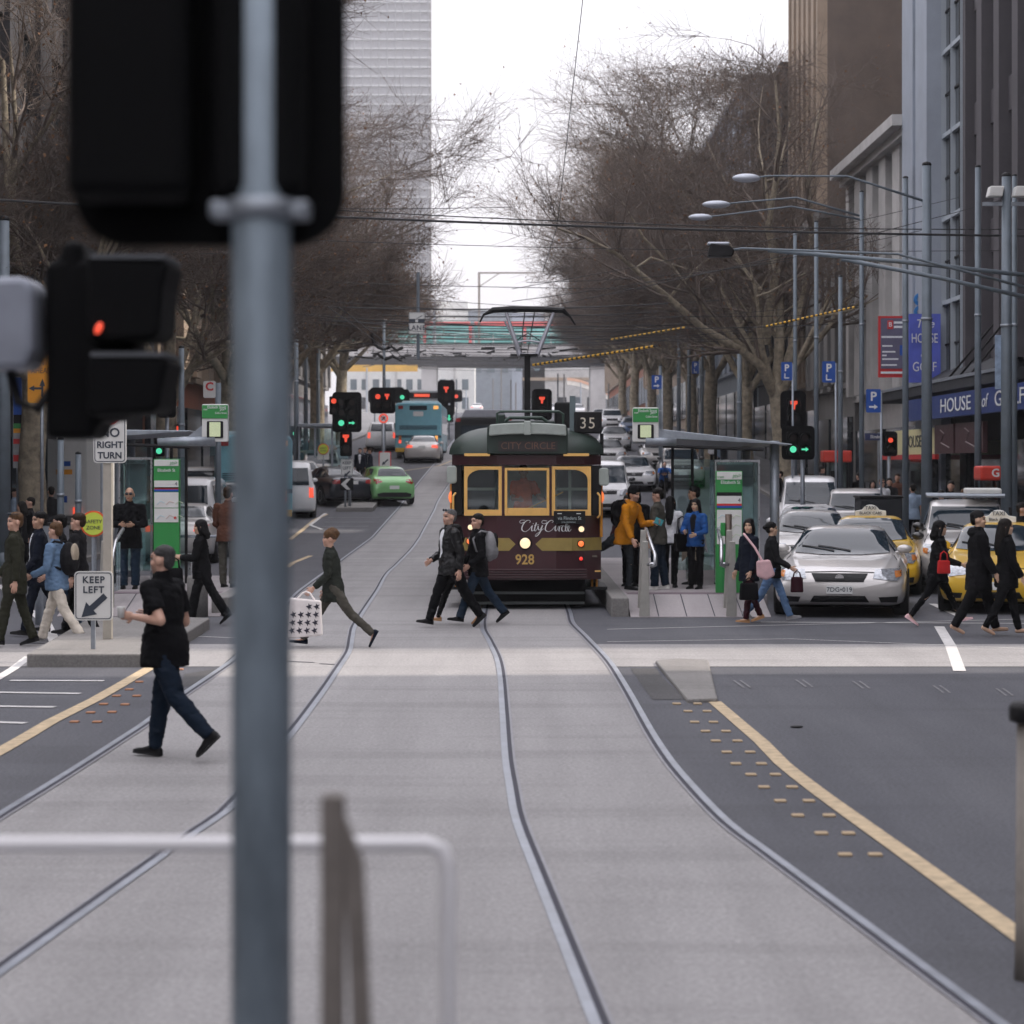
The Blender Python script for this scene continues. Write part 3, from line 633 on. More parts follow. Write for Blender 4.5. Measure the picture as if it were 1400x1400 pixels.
# bags (things of their own)
def backpack(p,mat_a,mat_b,label,rz):
    t=thing('backpack',label,'backpack',p['back'],rz); k=p['k']
    m=MB().ell((0,-.02,-.02),(.16*k,.12*k,.24*k)).ell((0,-.09,-.1),(.12*k,.07*k,.12*k)); o=m.build('bag_body',FB[mat_a],t,True); pend(o,.014,3,wrinkle(.008,9,3))
    m=MB().ell((0,-.105,.05),(.115*k,.05*k,.15*k)); pend(m.build('front_panel',FB[mat_b],t,True),.014,2)
    for s in(-1,1): MB().tube([(s*.09,.03,.2),(s*.11,.14,.22),(s*.13,.27,.10),(s*.14,.22,-.08),(s*.12,.04,-.16)],.018,8).build('strap',FB[mat_a],t,True)
    return t
def handbag(loc,rz,label,m,w=.3,h=.24,d=.1,drop=.18,name='handbag',strap=None):
    t=thing(name,label,'bag',loc,rz)
    b=MB().prism([(-w/2,-drop-h),(w/2,-drop-h),(w*.44,-drop),(-w*.44,-drop)],-d/2,d/2).build('bag_body',m,t,bevel=.02)
    for s in(-1,1): MB().tube([(-w*.28,s*d*.3,-drop),(-w*.22,s*d*.2,-.04),(0,0,0),(w*.22,s*d*.2,-.04),(w*.28,s*d*.3,-drop)],.009,6).build('handle',m,t,True)
    return t
# ---------------------------------------------------------------- camera, light, sky
cam=bpy.data.cameras.new('camera'); co=bpy.data.objects.new('camera',cam); COL.objects.link(co); SC.camera=co
co.location=(0,0,H); co.rotation_euler=(R(90),0,0); cam.sensor_width=36; cam.lens=F/1400*36; cam.shift_y=(Y0-700)/1400; cam.clip_end=3000; cam.clip_start=.1
cam.dof.use_dof=True; cam.dof.focus_distance=38; cam.dof.aperture_fstop=2.9; cam.dof.aperture_blades=0
EL=38
sun=bpy.data.lights.new('sun','SUN'); sun.energy=SUN_E; sun.angle=R(1.2); sun.color=(1,.90,.80); so=bpy.data.objects.new('sun',sun); COL.objects.link(so); so.rotation_euler=(0,R(90-EL),R(3)); so.location=(60,20,60)
w=bpy.data.worlds.new('World'); SC.world=w; w.use_nodes=True; nt=w.node_tree; bg=nt.nodes['Background']
sky=nt.nodes.new('ShaderNodeTexSky'); sky.sky_type='NISHITA'; sky.sun_disc=False; sky.sun_elevation=R(EL); sky.sun_rotation=R(90); sky.dust_density=5; sky.air_density=1.2; sky.ozone_density=1
tcn=nt.nodes.new('ShaderNodeTexCoord'); nz=nt.nodes.new('ShaderNodeTexNoise'); nz.inputs['Scale'].default_value=2.2; nz.inputs['Detail'].default_value=5
nt.links.new(tcn.outputs['Generated'],nz.inputs['Vector'])
cr=nt.nodes.new('ShaderNodeMapRange'); cr.inputs['From Min'].default_value=.35; cr.inputs['From Max'].default_value=.65; cr.inputs['To Min'].default_value=.80; cr.inputs['To Max'].default_value=.92; nt.links.new(nz.outputs['Fac'],cr.inputs[0])
sx=nt.nodes.new('ShaderNodeSeparateXYZ'); nt.links.new(tcn.outputs['Generated'],sx.inputs[0]); er=nt.nodes.new('ShaderNodeMapRange'); er.inputs[1].default_value=.02; er.inputs[2].default_value=.75; er.inputs[3].default_value=.60; er.inputs[4].default_value=1.35; nt.links.new(sx.outputs['Z'],er.inputs[0])
cv=nt.nodes.new('ShaderNodeVectorMath'); cv.operation='SCALE'; cv.inputs[0].default_value=CLOUD; nt.links.new(er.outputs[0],cv.inputs['Scale'])
mx=nt.nodes.new('ShaderNodeMixRGB'); nt.links.new(cv.outputs[0],mx.inputs[2]); nt.links.new(cr.outputs[0],mx.inputs[0]); nt.links.new(sky.outputs[0],mx.inputs[1]); nt.links.new(mx.outputs[0],bg.inputs['Color']); bg.inputs['Strength'].default_value=.12
SC.view_settings.view_transform='Standard'; SC.view_settings.look='None'; SC.view_settings.exposure=EXPO; SC.view_settings.gamma=1
SC.cycles.use_denoising=True; SC.cycles.max_bounces=7; SC.cycles.transparent_max_bounces=16; SC.cycles.volume_bounces=0
try: SC.cycles.denoiser='OPENIMAGEDENOISE'
except Exception: pass
# ---------------------------------------------------------------- ground sheets
def ground_mat(name,col,col2,rough,spots,streak=True):
    m=bpy.data.materials.new(name); m.use_nodes=True; nt=m.node_tree; b=nt.nodes['Principled BSDF']; b.inputs['Roughness'].default_value=rough; b.inputs['Specular IOR Level'].default_value=.4
    tc=nt.nodes.new('ShaderNodeTexCoord')
    def nz(sc,det,st=None):
        n=nt.nodes.new('ShaderNodeTexNoise'); n.inputs['Scale'].default_value=sc; n.inputs['Detail'].default_value=det; n.inputs['Roughness'].default_value=.65
        mp=nt.nodes.new('ShaderNodeMapping'); mp.inputs['Scale'].default_value=st or (1,1,1); nt.links.new(tc.outputs['Object'],mp.inputs[0]); nt.links.new(mp.outputs[0],n.inputs['Vector']); return n
    def mr(n,a,b_,c=.3,d=.7):
        r=nt.nodes.new('ShaderNodeMapRange'); r.inputs[1].default_value=c; r.inputs[2].default_value=d; r.inputs[3].default_value=a; r.inputs[4].default_value=b_; nt.links.new(n.outputs['Fac'],r.inputs[0]); return r
    a=mr(nz(.5,5,(1,.18,1)),0,1); mixc=nt.nodes.new('ShaderNodeMixRGB'); mixc.inputs[1].default_value=col+(1,); mixc.inputs[2].default_value=col2+(1,); nt.links.new(a.outputs[0],mixc.inputs[0])
    s=mr(nz(34,8),1-spots*1.6,1+spots*1.6); v=nt.nodes.new('ShaderNodeVectorMath'); v.operation='SCALE'; nt.links.new(mixc.outputs[0],v.inputs[0]); nt.links.new(s.outputs[0],v.inputs['Scale'])
    t=mr(nz(1.3,6,(1.6,.10,1)),.92,1.04,.35,.6); v2=nt.nodes.new('ShaderNodeVectorMath'); v2.operation='SCALE'; nt.links.new(v.outputs[0],v2.inputs[0]); nt.links.new(t.outputs[0],v2.inputs['Scale'])
    # transverse patches and oil drips
    u=mr(nz(.8,3,(.15,1.2,1)),.90,1.04,.38,.5); v3=nt.nodes.new('ShaderNodeVectorMath'); v3.operation='SCALE'; nt.links.new(v2.outputs[0],v3.inputs[0]); nt.links.new(u.outputs[0],v3.inputs['Scale'])
    nt.links.new(v3.outputs[0],b.inputs['Base Color'])
    bp=nt.nodes.new('ShaderNodeBump'); bp.inputs['Strength'].default_value=.35; bp.inputs['Distance'].default_value=.01; nt.links.new(nz(90,3).outputs['Fac'],bp.inputs['Height']); nt.links.new(bp.outputs[0],b.inputs['Normal'])
    return m
M_ASPH=ground_mat('asphalt',(.058,.060,.072),(.090,.092,.103),.8,.30); M_CONC=ground_mat('track_concrete',(.243,.236,.237),(.282,.275,.275),.85,.19); M_PAVE=ground_mat('footpath_stone',(.10,.10,.105),(.14,.14,.145),.75,.15)
M_KERB=ground_mat('kerb_stone',(.16,.155,.15),(.22,.21,.2),.8,.15); M_PLAT=ground_mat('platform_paver',(.26,.24,.245),(.33,.30,.305),.75,.08)
M_RAIL=mat('rail_steel',(.25,.27,.31),.4,.25,var=.25,scale=3); M_RLIP=mat('rail_lip_steel',(.22,.22,.24),.55,.15,var=.2,scale=3); M_GRV=mat('rail_groove',(.03,.03,.045),.8,var=.2); M_YEL=mat('road_paint_yellow',(.46,.36,.23),.75,var=.30,scale=9,bump=.3); M_WHT=mat('road_paint_white',(.56,.55,.54),.7,var=.2,scale=6,bump=.2)
YS=[-60,-20,-5,5,15,25,35,45,50,58,62,66,70,74,78,82,86,90,94,98,102,105,110,115,122,130,140,160,180,220,260,300,340,380,450,520,700,1200]
ST=dict(kind='structure')
def sheet(name,x0,x1,m,z=0,ya=-60,yb=1200):
    ys=[y for y in YS if ya<y<yb]; ys=[ya]+ys+[yb]
    f0=x0 if callable(x0) else (lambda y:x0); f1=x1 if callable(x1) else (lambda y:x1)
    o=MB().grid([[(f1(y),y,gz(y)+z),(f0(y),y,gz(y)+z)] for y in ys]).build(name,m); return tag(o,kind='structure')
sheet('road',-600,600,M_ASPH)
def poly_px(pts): return [G(x,y) for x,y in pts]
def interp(pl):
    pl=sorted(pl,key=lambda p:p.y); ys=[p.y for p in pl]; xs=[p.x for p in pl]
    def f(y):
        if y<=ys[0]: s=(xs[1]-xs[0])/(ys[1]-ys[0]); return xs[0]+(y-ys[0])*s
        if y>=ys[-1]: return xs[-1]
        return pchip(ys,xs,[y])[0]
    return f
RA=interp(poly_px([(0,1114),(99.6,1052.6),(155,1017),(199,988),(239,957),(310,908.7),(350,868),(389,827),(414,804),(470,763),(492,747),(538,702)])+[Vector((-4.15,105,0)),Vector((-3.9,130,0))])
RB=interp(poly_px([(260,1145),(317,1104),(387,1020),(437,954),(465,912.6),(477,894),(482,872),(485,858),(494,842),(515,810),(535,779),(563,751),(577,730),(594,698),(598,688)])+[Vector((-2.75,105,0)),Vector((-2.47,130,0))])
RC=interp(poly_px([(720,1163),(711,1140),(702,1110),(697,1079),(691,1040),(687,978),(683.4,925),(680,905),(668,877),(659,859)])+[Vector((-.47,38,0)),Vector((-.47,80,0)),Vector((-.9,130,0))])
RD=interp(poly_px([(1046,1163),(1000,1129),(954,1083),(915,1037),(890,998.6),(863,950.6),(842,916),(834,905),(802,870.6),(783,850)])+[Vector((.965,40,0)),Vector((.965,80,0)),Vector((.53,130,0))])
ys_r=[4+.5*i for i in range(190)]+[100+3*i for i in range(40)]
def strip(name,fa,fb,m,z,ys,parent=None):
    return MB().grid([[(fb(y),y,gz(y)+z),(fa(y),y,gz(y)+z)] for y in ys]).build(name,m,parent)
tag(strip('tram_track_slab',lambda y:RA(y)-.02,lambda y:RD(y)+.02,M_CONC,.004,ys_r),kind='structure')
for f,s in((RA,1),(RB,-1),(RC,1),(RD,-1)):
    h=tag(strip('tram_rail',lambda y:f(y)-.028,lambda y:f(y)+.028,M_RAIL,.012,ys_r),kind='structure')
    a,b=(.029,.064) if s>0 else (-.064,-.029); strip('rail_groove',lambda y:f(y)+a,lambda y:f(y)+b,M_GRV,.009,ys_r,h)
    a,b=(.065,.085) if s>0 else (-.085,-.065); strip('rail_lip',lambda y:f(y)+a,lambda y:f(y)+b,M_RLIP,.012,ys_r,h)
def line_px(name,pts,wd,m,z=.008,n=1):
    pl=poly_px(pts); r=[]
    for i,p in enumerate(pl):
        t=(pl[min(i+1,len(pl)-1)]-pl[max(i-1,0)]); t.z=0; t.normalize(); s=Vector((t.y,-t.x,0))*wd/2
        r.append([p+s+Vector((0,0,z)),p-s+Vector((0,0,z))])
    m_=MB().grid(r); m_.f=[f if (Vector(m_.v[f[1]])-Vector(m_.v[f[0]])).cross(Vector(m_.v[f[2]])-Vector(m_.v[f[0]])).z>0 else f[::-1] for f in m_.f]
    return tag(m_.build(name,m),kind='structure')
line_px('yellow_line_marking',[(977,960),(1014,992),(1041,1015),(1069,1044),(1091,1062),(1128,1090),(1160,1113),(1233,1165),(1420,1300)],.135,M_YEL)
line_px('yellow_line_marking',[(206,913),(160,940),(130,957),(100,972),(70,987),(40,1005),(0,1028),(-60,1060)],.15,M_YEL)
line_px('yellow_line_marking',[(447,703),(430,711),(412,726),(396,738)],.14,M_YEL); line_px('yellow_line_marking',[(425,760),(400,770),(392,776)],.14,M_YEL)
line_px('yellow_line_marking',[(480,655),(545,645),(600,637),(618,630)],.14,M_YEL)
for pts in ([(14,931),(142,931.5)],[(-20,947),(110,949)],[(-30,966),(75,967.5)],[(-40,987),(35,989.5)]): line_px('white_line_marking',pts,.13,M_WHT)
line_px('white_line_marking',[(40,898),(18,915),(-20,938)],.12,M_WHT); line_px('white_line_marking',[(1284,857),(1300,884),(1312,918)],.15,M_WHT)
line_px('white_line_marking',[(830,861),(1400,847)],.05,M_WHT); line_px('white_line_marking',[(830,878),(1080,874),(1420,888)],.04,M_WHT); line_px('white_line_marking',[(1040,851),(1420,853)],.09,M_WHT)
line_px('white_line_marking',[(150,866),(330,873)],.05,M_WHT); line_px('white_line_marking',[(470,764),(612,764)],.06,M_WHT)
for yy in(708,714,720,726): line_px('white_line_marking',[(437+(726-yy)*.6,yy),(497-(726-yy)*-1.2,yy)],.10,M_WHT)
line_px('white_line_marking',[(445,702),(424,718),(440,724)],.12,M_WHT); line_px('white_line_marking',[(548,634),(585,635)],.14,M_WHT); line_px('white_line_marking',[(0,800),(40,835),(62,850),(75,878)],.16,M_WHT)
line_px('white_line_marking',[(1275,826),(1310,842)],.13,M_WHT)
M_FAD=mat('faded_paint',(.17,.17,.18),.8,var=.4,scale=12)
for x,y in((1003,931),(1088,930),(1166,932),(1276,938),(1362,942)):
    for k in(0,9): line_px('scuff_mark',[(x+k,y),(x+k+6,y+4),(x+k+14,y+10)],.025,M_FAD)
M_DRK=ground_mat('asphalt_patch',(.050,.049,.050),(.066,.065,.068),.8,.3)
def patch_px(name,pts,m,z=.005):
    pl=[G(x,y)+Vector((0,0,z)) for x,y in pts]; o=MB(); o.v=[tuple(p) for p in pl]; n=len(pl); A=sum(pl[i].x*pl[(i+1)%n].y-pl[(i+1)%n].x*pl[i].y for i in range(n)); o.f=[tuple(range(n)) if A>0 else tuple(range(n-1,-1,-1))]; tag(o.build(name,m),kind='structure')
patch_px('asphalt_patch',[(862,914),(897,914),(905,926),(937,957),(892,957),(876,935)],M_DRK)
patch_px('asphalt_patch',[(252,922),(300,914),(292,919),(268,936),(246,940)],M_DRK)
# yellow raised lane studs
Ms=mat('lane_stud_yellow',(.40,.30,.19),.75,var=.1); Mo=mat('lane_stud_orange',(.36,.17,.09),.75,var=.15)
def stud(x,y,m,lab,grp):
    p=G(x,y); o=MB().box((0,0,.008),(.088,.085,.018)).build('lane_stud',m,bevel=.008,loc=p); tag(o,lab,'lane stud',grp)
for py,a,b in((495,372,498),(540,440,555),(605,480,593),(660,545,668),(718,607,736),(785,672,812),(855,727,880),(920,817,963),(995,895,1063),(1078,992,1163),(1165,1097,1284),(1272,1238,1400),(1400,1380,1560)):
    for x in(a,b): stud(840+x/4.375,850+py/4.375,Ms,'pale yellow raised lane stud in the double row beside the right-hand yellow line','yellow studs by the right yellow line')
for x,y in((860,330),(798,377),(845,417),(720,417),(640,468),(772,470),(692,517),(560,520),(460,577),(600,578),(1110,253),(1060,290)): stud(x/4.516,860+y/4.516,Mo,'orange raised lane stud in the rows beside the left-hand yellow line','orange studs by the left yellow line')
for px in ([(395,905),(430,906.5)],[(437,908),(463,909.5)]): line_px('drain_slot',px,.07,M_GRV)
# islands, platforms, footpaths
def slab(name,pts,z0,z1,m,mk=None,parent=None,kind='structure'):
    m_=MB(); n=len(pts); A=sum(pts[i][0]*pts[(i+1)%n][1]-pts[(i+1)%n][0]*pts[i][1] for i in range(n))
    if A<0: pts=pts[::-1]
    m_.v=[(x,y,gz(y)+z0) for x,y in pts]+[(x,y,gz(y)+z1) for x,y in pts]
    m_.f=[tuple(range(n,2*n))]+[(i,(i+1)%n,(i+1)%n+n,i+n) for i in range(n)]
    o=m_.build(name,m,parent,bevel=.02); return tag(o,kind=kind) if kind else o
slab('median_island',[(-5.86,29.2),(-4.35,29.2),(-4.5,36.0),(-5.4,36.6),(-6.3,36.0)],-.05,.165,M_KERB)
slab('kerb_island',[(1.76,29.7),(2.05,30.0),(2.42,29.8),(2.12,24.9),(1.80,24.8)],-.05,.045,M_KERB)
p=G(490,699); slab('traffic_island',[(p.x-.8,p.y-.3),(p.x+.55,p.y-.3),(p.x+.5,p.y+7),(p.x-.6,p.y+7)],-.05,.16,M_KERB)
def footpath(name,x0,x1,ya,yb):
    ys=[ya]+[y for y in YS if ya<y<yb]+[yb]; m=MB()
    m.grid([[(x0,y,gz(y)-.05),(x0,y,gz(y)+.14),(x1,y,gz(y)+.14)] for y in ys]); m.f=[f if x0<0 else f for f in m.f]
    o=m.build(name,M_PAVE); bm=bmesh.new(); bm.from_mesh(o.data)
    for f in bm.faces:
        if f.normal.z<-.1 or (abs(f.normal.z)<.2 and f.normal.x*x0>0): f.normal_flip()
    bm.to_mesh(o.data); bm.free(); tag(o,kind='structure')
    k=MB().grid([[(x0-.15 if x0>0 else x0+.15,y,gz(y)-.02),(x0-.15 if x0>0 else x0+.15,y,gz(y)+.135),(x0,y,gz(y)+.145)] for y in ys]).build('kerb',M_KERB); tag(k,kind='structure')
footpath('footpath',10.4,40,33.6,420); footpath('footpath',-10.6,-40,34,420)
# hills of nothing: sky is the world; haze box
tag(sheet('pedestrian_crossing',-12,lambda y:RA(y)-.03,M_CONC,.006,29.25,32.9),kind='structure'); tag(sheet('pedestrian_crossing',lambda y:RD(y)+.03,15,M_CONC,.006,29.25,32.9),kind='structure')
def haze(d):
    m=bpy.data.materials.new('haze_air'); m.use_nodes=True; n=m.node_tree; n.nodes.clear(); o=n.nodes.new('ShaderNodeOutputMaterial'); v=n.nodes.new('ShaderNodeVolumePrincipled'); v.inputs['Density'].default_value=d; v.inputs['Color'].default_value=(.93,.93,.97,1); v.inputs['Anisotropy'].default_value=.3
    n.links.new(v.outputs[0],o.inputs['Volume']); ob=MB().b2(-420,420,-80,1150,-1.5,150).build('haze',m); tag(ob,kind='stuff'); return ob
if HAZE: haze(HAZE)
# ---------------------------------------------------------------- buildings
GLW=[mat('building_glass_dark',(.02,.026,.032),.08,var=.3,scale=.6,spec=.9),mat('building_glass_pale',(.10,.13,.15),.1,var=.3,scale=.5,spec=.9)]
def facade(name,label,side,xf,y0,y1,h,wall,bays,floors,trim=None,g=0,z1=4.4,ww=.6,hh=.62,pier=.18,depth=16,cornice=.5,shop=True,pane_mat=None,cat='building',zb=None):
    """building whose street face stands at x=xf, between y0 and y1"""
    s=1 if side=='R' else -1; b=gz((y0+y1)/2) if zb is None else zb
    t=thing(name,label,cat,(xf*s,(y0+y1)/2,b),0); L=y1-y0; trim=trim or wall
    X=lambda d:s*d
    MB().b2(X(.25),X(depth),-L/2,L/2,-1,h).build('wall',wall,t)
    fh=(h-z1)/floors; bw=L/bays; m=MB()
    for i in range(bays+1):
        y=-L/2+i*bw; wd=bw*(1-ww); a=max(-L/2,y-wd/2); c=min(L/2,y+wd/2); m.b2(X(-pier),X(.25),a,c,z1,h-.02)
    for j in range(floors+1):
        z=z1+j*fh; hgt=fh*(1-hh); m.b2(X(-.03),X(.25),-L/2+.004,L/2-.004,z-hgt/2 if j else z-.2,min(z+hgt/2,h-.03))
    m.build('piers',trim,t)
    if cornice:
        m=MB(); m.b2(X(-cornice),X(.2),-L/2-.05,L/2+.05,h-.35,h); m.b2(X(-cornice*.6),X(.2),-L/2-.02,L/2+.02,h-.62,h-.352); m.build('cornice',trim,t)
    pm=pane_mat or GLW[g]; me=MB().b2(X(.10),X(.2),-bw*ww/2-.04,bw*ww/2+.04,-fh*hh/2-.04,fh*hh/2+.04).mesh('window',pm)
    fr=MB().b2(X(.06),X(.11),-.03,.03,-fh*hh/2,fh*hh/2).b2(X(.06),X(.11),-bw*ww/2,bw*ww/2,-.03,.03).mesh('frame',M_BLK)
    for i in range(bays):
        for j in range(floors):
            o=link(me,'window',t,loc=(0,-L/2+(i+.5)*bw,z1+(j+.5)*fh)); link(fr,'frame',o)
    if shop:
        n=max(1,int(L/5)); sw=L/n
        for i in range(n): MB().b2(X(.02),X(.24),-L/2+i*sw+.4,-L/2+(i+1)*sw-.4,.3,3.1).build('shop_window',GLW[0],t)
    return t
S=lambda n,c,v=.18,**k: mat('stone_'+n,c,.8,var=v,scale=1.1,bump=.25,bscale=18,**k)
W_DARK=S('dark',(.030,.028,.031)); W_BROWN=S('brown',(.12,.092,.075)); W_CREAM=S('cream',(.42,.41,.40)); W_GREY=S('grey',(.16,.155,.15)); W_PALE=S('pale_render',(.30,.335,.39),.10); W_BRICK=S('brick',(.24,.085,.045)); W_MID=S('mid',(.17,.165,.165)); W_BLUE=S('blue_grey',(.20,.23,.26)); W_TAN=S('tan',(.30,.23,.17)); W_CHAR=S('charcoal',(.016,.018,.023)); W_PIER=S('pier',(.070,.064,.072)); W_FIN=S('fin',(.34,.38,.42),.06); W_WHITE=S('white',(.62,.62,.60),.08)
def buildings():
    facade('stone_building','dark stone office building with pale window piers above the golf shop','R',13.2,33.6,69.3,30,W_DARK,15,7,W_PIER,ww=.70,hh=.74,z1=5.2,pier=.28,cornice=.8)
    facade('shading_building','unseen building by the camera, placed to shade the road before the sun strip','R',16,-140,28.95,26,W_GREY,30,6,W_MID)  # unseen building, its end set so the shade stops at the sun strip
    facade('added_street_block','unseen long building across the road, added behind the camera to darken reflections','L',17,-140,24,24,W_GREY,30,6,W_MID)  # street side added out of view to darken reflections
    t=thing('added_end_block','unseen broad building added behind the camera to darken reflections','building',(0,-150,0)); MB().b2(-60,60,-12,0,-1,30).build('wall',W_MID,t)  # unseen closing wall, added to lower light and reflections
    t=facade('glass_building','narrow black glass building with white floor bands beside the pale wall','R',12.9,69.35,72.4,32,W_CHAR,2,11,W_FIN,ww=.985,hh=.95,z1=4.6,pier=.05,cornice=.2)
    t=facade('rendered_building','tall pale blue-grey building with a blank rendered side wall','R',12.6,72.45,77.0,30,W_PALE,1,6,W_PALE,ww=.12,hh=.3,cornice=.15,shop=True)
    facade('neoclassical_building','cream neoclassical building with heavy cornice and small square windows','R',13.0,77.05,92,13.0,W_CREAM,5,3,W_CREAM,ww=.5,hh=.6,cornice=.9,pier=.3)
    facade('tower_block','plain brown tower block rising behind the cream building','R',20,80,104,31,W_BROWN,6,9,ww=.4,hh=.4,cornice=.2,shop=False)
    facade('heritage_building','weathered grey stone building with dark projecting cornice','R',12.8,92.05,103,11.0,W_GREY,5,3,W_GREY,ww=.5,hh=.7,cornice=1.1,pier=.3)
    facade('brown_building','tall brown brick building with narrow upright windows','R',13.2,103.1,114,33,W_BROWN,6,9,W_TAN,ww=.5,hh=.75,cornice=.5)
    facade('dark_building','charcoal building half hidden behind the big plane tree','R',13.2,114.1,132,19,W_CHAR,6,5,W_CHAR,ww=.7,hh=.6)
    facade('bluish_building','pale blue-grey building seen between the right-hand tree trunks','R',13.2,132.1,172,20,W_BLUE,12,5,W_PALE,g=1)
    facade('tan_building','tan building far along the right-hand side of the street','R',13.2,172.1,240,17,W_TAN,16,4,W_TAN)
    facade('brick_terrace','red brick terrace at the far right end of the street','R',13.4,240.1,345,15,W_BRICK,20,3,W_TAN)
    facade('shaded_building','dark shopfront building behind the left traffic signal','L',13.5,40,90,22,W_CHAR,12,5,W_DARK)
    facade('brick_building','orange brick building with pale pilasters seen beyond the left tram stop','L',13.5,90.1,126,21,W_BRICK,9,5,W_TAN,pier=.3)
    facade('grey_building','grey office building behind the left-hand trees','L',13.5,126.1,178,24,W_MID,12,6,W_MID)
    # tower far behind
    t=thing('apartment_tower','tall pale apartment tower with stacked balconies far behind the rail bridge','building',(-45,860,14)); m=MB().b2(-17,15.6,0,26,-1,200); m.build('wall',S('tower',(.30,.31,.33),.10),t)
    for k in range(58): MB().b2(-17.2,16.2,-1.1,-.01,4+k*3.3,4.6+k*3.3).build('balcony',S('balcony',(.40,.41,.42),.08),t)
    m=MB()
    for k in range(12): m.b2(-17+k*2.9,-16.6+k*2.9,-1.2,-.02,0,198)
    m.build('mullions',S('tower_fin',(.24,.25,.27),.1),t); MB().b2(15.7,16.3,-1,1.5,-1,196).build('corner_fin',W_GREY,t)
    for nm,lab,x0,x1,y,z0,z1,mt in(('low_building','low white building far behind the left end of the bridge',505,570,505,440,398,W_WHITE),('low_building','pale office building behind the centre of the bridge',596,640,515,440,412,W_WHITE),('low_building','blue-roofed shed behind the right part of the bridge',640,705,510,440,424,W_BLUE),('low_building','grey block behind the pantograph of the tram',700,745,470,505,428,W_PALE)):
        a=P(x0,z0,y);b=P(x1,z1,y); t=thing(nm,lab,'building',((a.x+b.x)/2,y,13)); MB().b2(-(b.x-a.x)/2,(b.x-a.x)/2,0,14,-1,b.z-13).build('wall',mt,t)
        for k in range(3):
            for j in range(2): MB().b2(-(b.x-a.x)*.38+k*(b.x-a.x)*.28,-(b.x-a.x)*.38+k*(b.x-a.x)*.28+(b.x-a.x)*.16,-.1,.02,(b.z-13)*(.4+.27*j),(b.z-13)*(.52+.27*j)).build('window',GLW[1],t)
    # wall under the bridge
    t=thing('warehouse','bright pale warehouse front seen under the bridge','building',(-16,455,gz(455))); MB().b2(-17,9,0,10,-2,9.5).build('wall',W_WHITE,t)
    for k in range(12): MB().b2(-16.5+k*2.1,-15.3+k*2.1,-.1,.02,1,3.2).build('window',GLW[k%2],t); MB().b2(-16.5+k*2.1,-15.3+k*2.1,-.1,.02,4.6,6.6).build('window',GLW[1],t)
    for k in range(5): MB().b2(-17+k*5.5,-16.6+k*5.5,-.4,-.11,-2,9.5).build('pilaster',W_CREAM,t)
    t=thing('warehouse','long cream depot front under the right half of the bridge','building',(22,470,gz(470))); MB().b2(-20,22,0,10,-2,9).build('wall',W_CREAM,t); MB().b2(-20,22,-.2,-.01,6.6,7.2).build('fascia',W_TAN,t)
    for k in range(14): MB().b2(-19+k*2.9,-17.2+k*2.9,-.1,.02,.6,3.4).build('window',GLW[k%2],t)
    # bridge
    Yb=378; b=thing('rail_bridge','grey steel rail bridge crossing the end of the street','bridge',(0,Yb,gz(Yb))); zz=lambda y:ZY(y,Yb)-gz(Yb)
    MST=mat('bridge_steel',(.42,.41,.41),.6,var=.2,scale=.4); MB().b2(-60,60,0,9,zz(487),zz(471)).build('deck',MST,b)
    m=MB()
    for k in range(60): m.b2(-60+k*2,-59.8+k*2,-.25,-.002,zz(486),zz(472))
    m.build('girder_ribs',MST,b); m=MB().b2(-60,60,-.1,.05,zz(457.5),zz(456)).b2(-60,60,-.1,.05,zz(464),zz(462.5))
    for k in range(41): m.b2(-60+k*3,-59.85+k*3,-.12,.06,zz(471),zz(456))
    m.build('railing',W_WHITE,b); MB().b2(-60,60,.4,8.6,zz(500),zz(487.2)).build('beam',W_CHAR,b)  # charcoal slab below the deck paints the dark shadow of its underside
    for x in(-38,-13,13.5,38): MB().b2(x-1.2,x+1.2,1,8,-3,zz(500)).build('pier',MST,b)
    MB().b2(-60,-31,9,11,-3,zz(471)).build('abutment',W_GREY,b); MB().b2(17,60,9,11,-3,zz(471)).build('abutment',W_GREY,b)
    t=thing('commuter_train','teal train with red roof stripe crossing the rail bridge','train',(0,Yb+5,gz(Yb)+zz(470))); hz=zz(437)-zz(470); MT=mat('train_teal',(.10,.34,.32),.4,var=.15,scale=.5); MR=mat('train_red',(.62,.10,.10),.5,var=.1)
    for i,(a,c) in enumerate(((-29,-6.5),(-6,16.5),(17,39.5))):
        MB().b2(a,c,-1.4,1.4,.2,hz).build('carriage',MT,t,bevel=.15); MB().b2(a+.05,c-.05,-1.46,-1.402,hz-.75,hz-.08).build('roof_stripe',MR,t)
        for k in range(6):
            x=a+1.2+k*3.6; MB().b2(x,x+2.9,-1.47,-1.404,.95,hz-.9).build('window',mat('train_window',(.16,.42,.40),.2,var=.3,scale=.4),t)
            if k%2: MB().b2(x+3.0,x+3.45,-1.48,-1.406,.3,hz-.8).build('door',MR,t)
    # masts on the bridge
    MM=mat('mast_rust',(.22,.19,.16),.6,var=.2)
    for lab,x,ar in(('rusty overhead-line mast left of the tram lane sign on the bridge',572,-6),('grey overhead-line portal on the bridge right of the sky gap',655,9)):
        q=P(x,470,Yb+1.5); t=thing('line_mast',lab,'mast',(q.x,Yb+1.5,q.z)); hh=P(x,372,Yb+1.5).z-q.z; MB().b2(-.18,.18,-.15,.15,0,hh).build('pole',MM,t); MB().b2(min(0,ar),max(0,ar),-.1,.1,hh-.25,hh).build('arm',MM,t); MB().tube([(0,0,hh-2.3),(ar*.35,0,hh-.2)],.08,6).build('brace',MM,t)
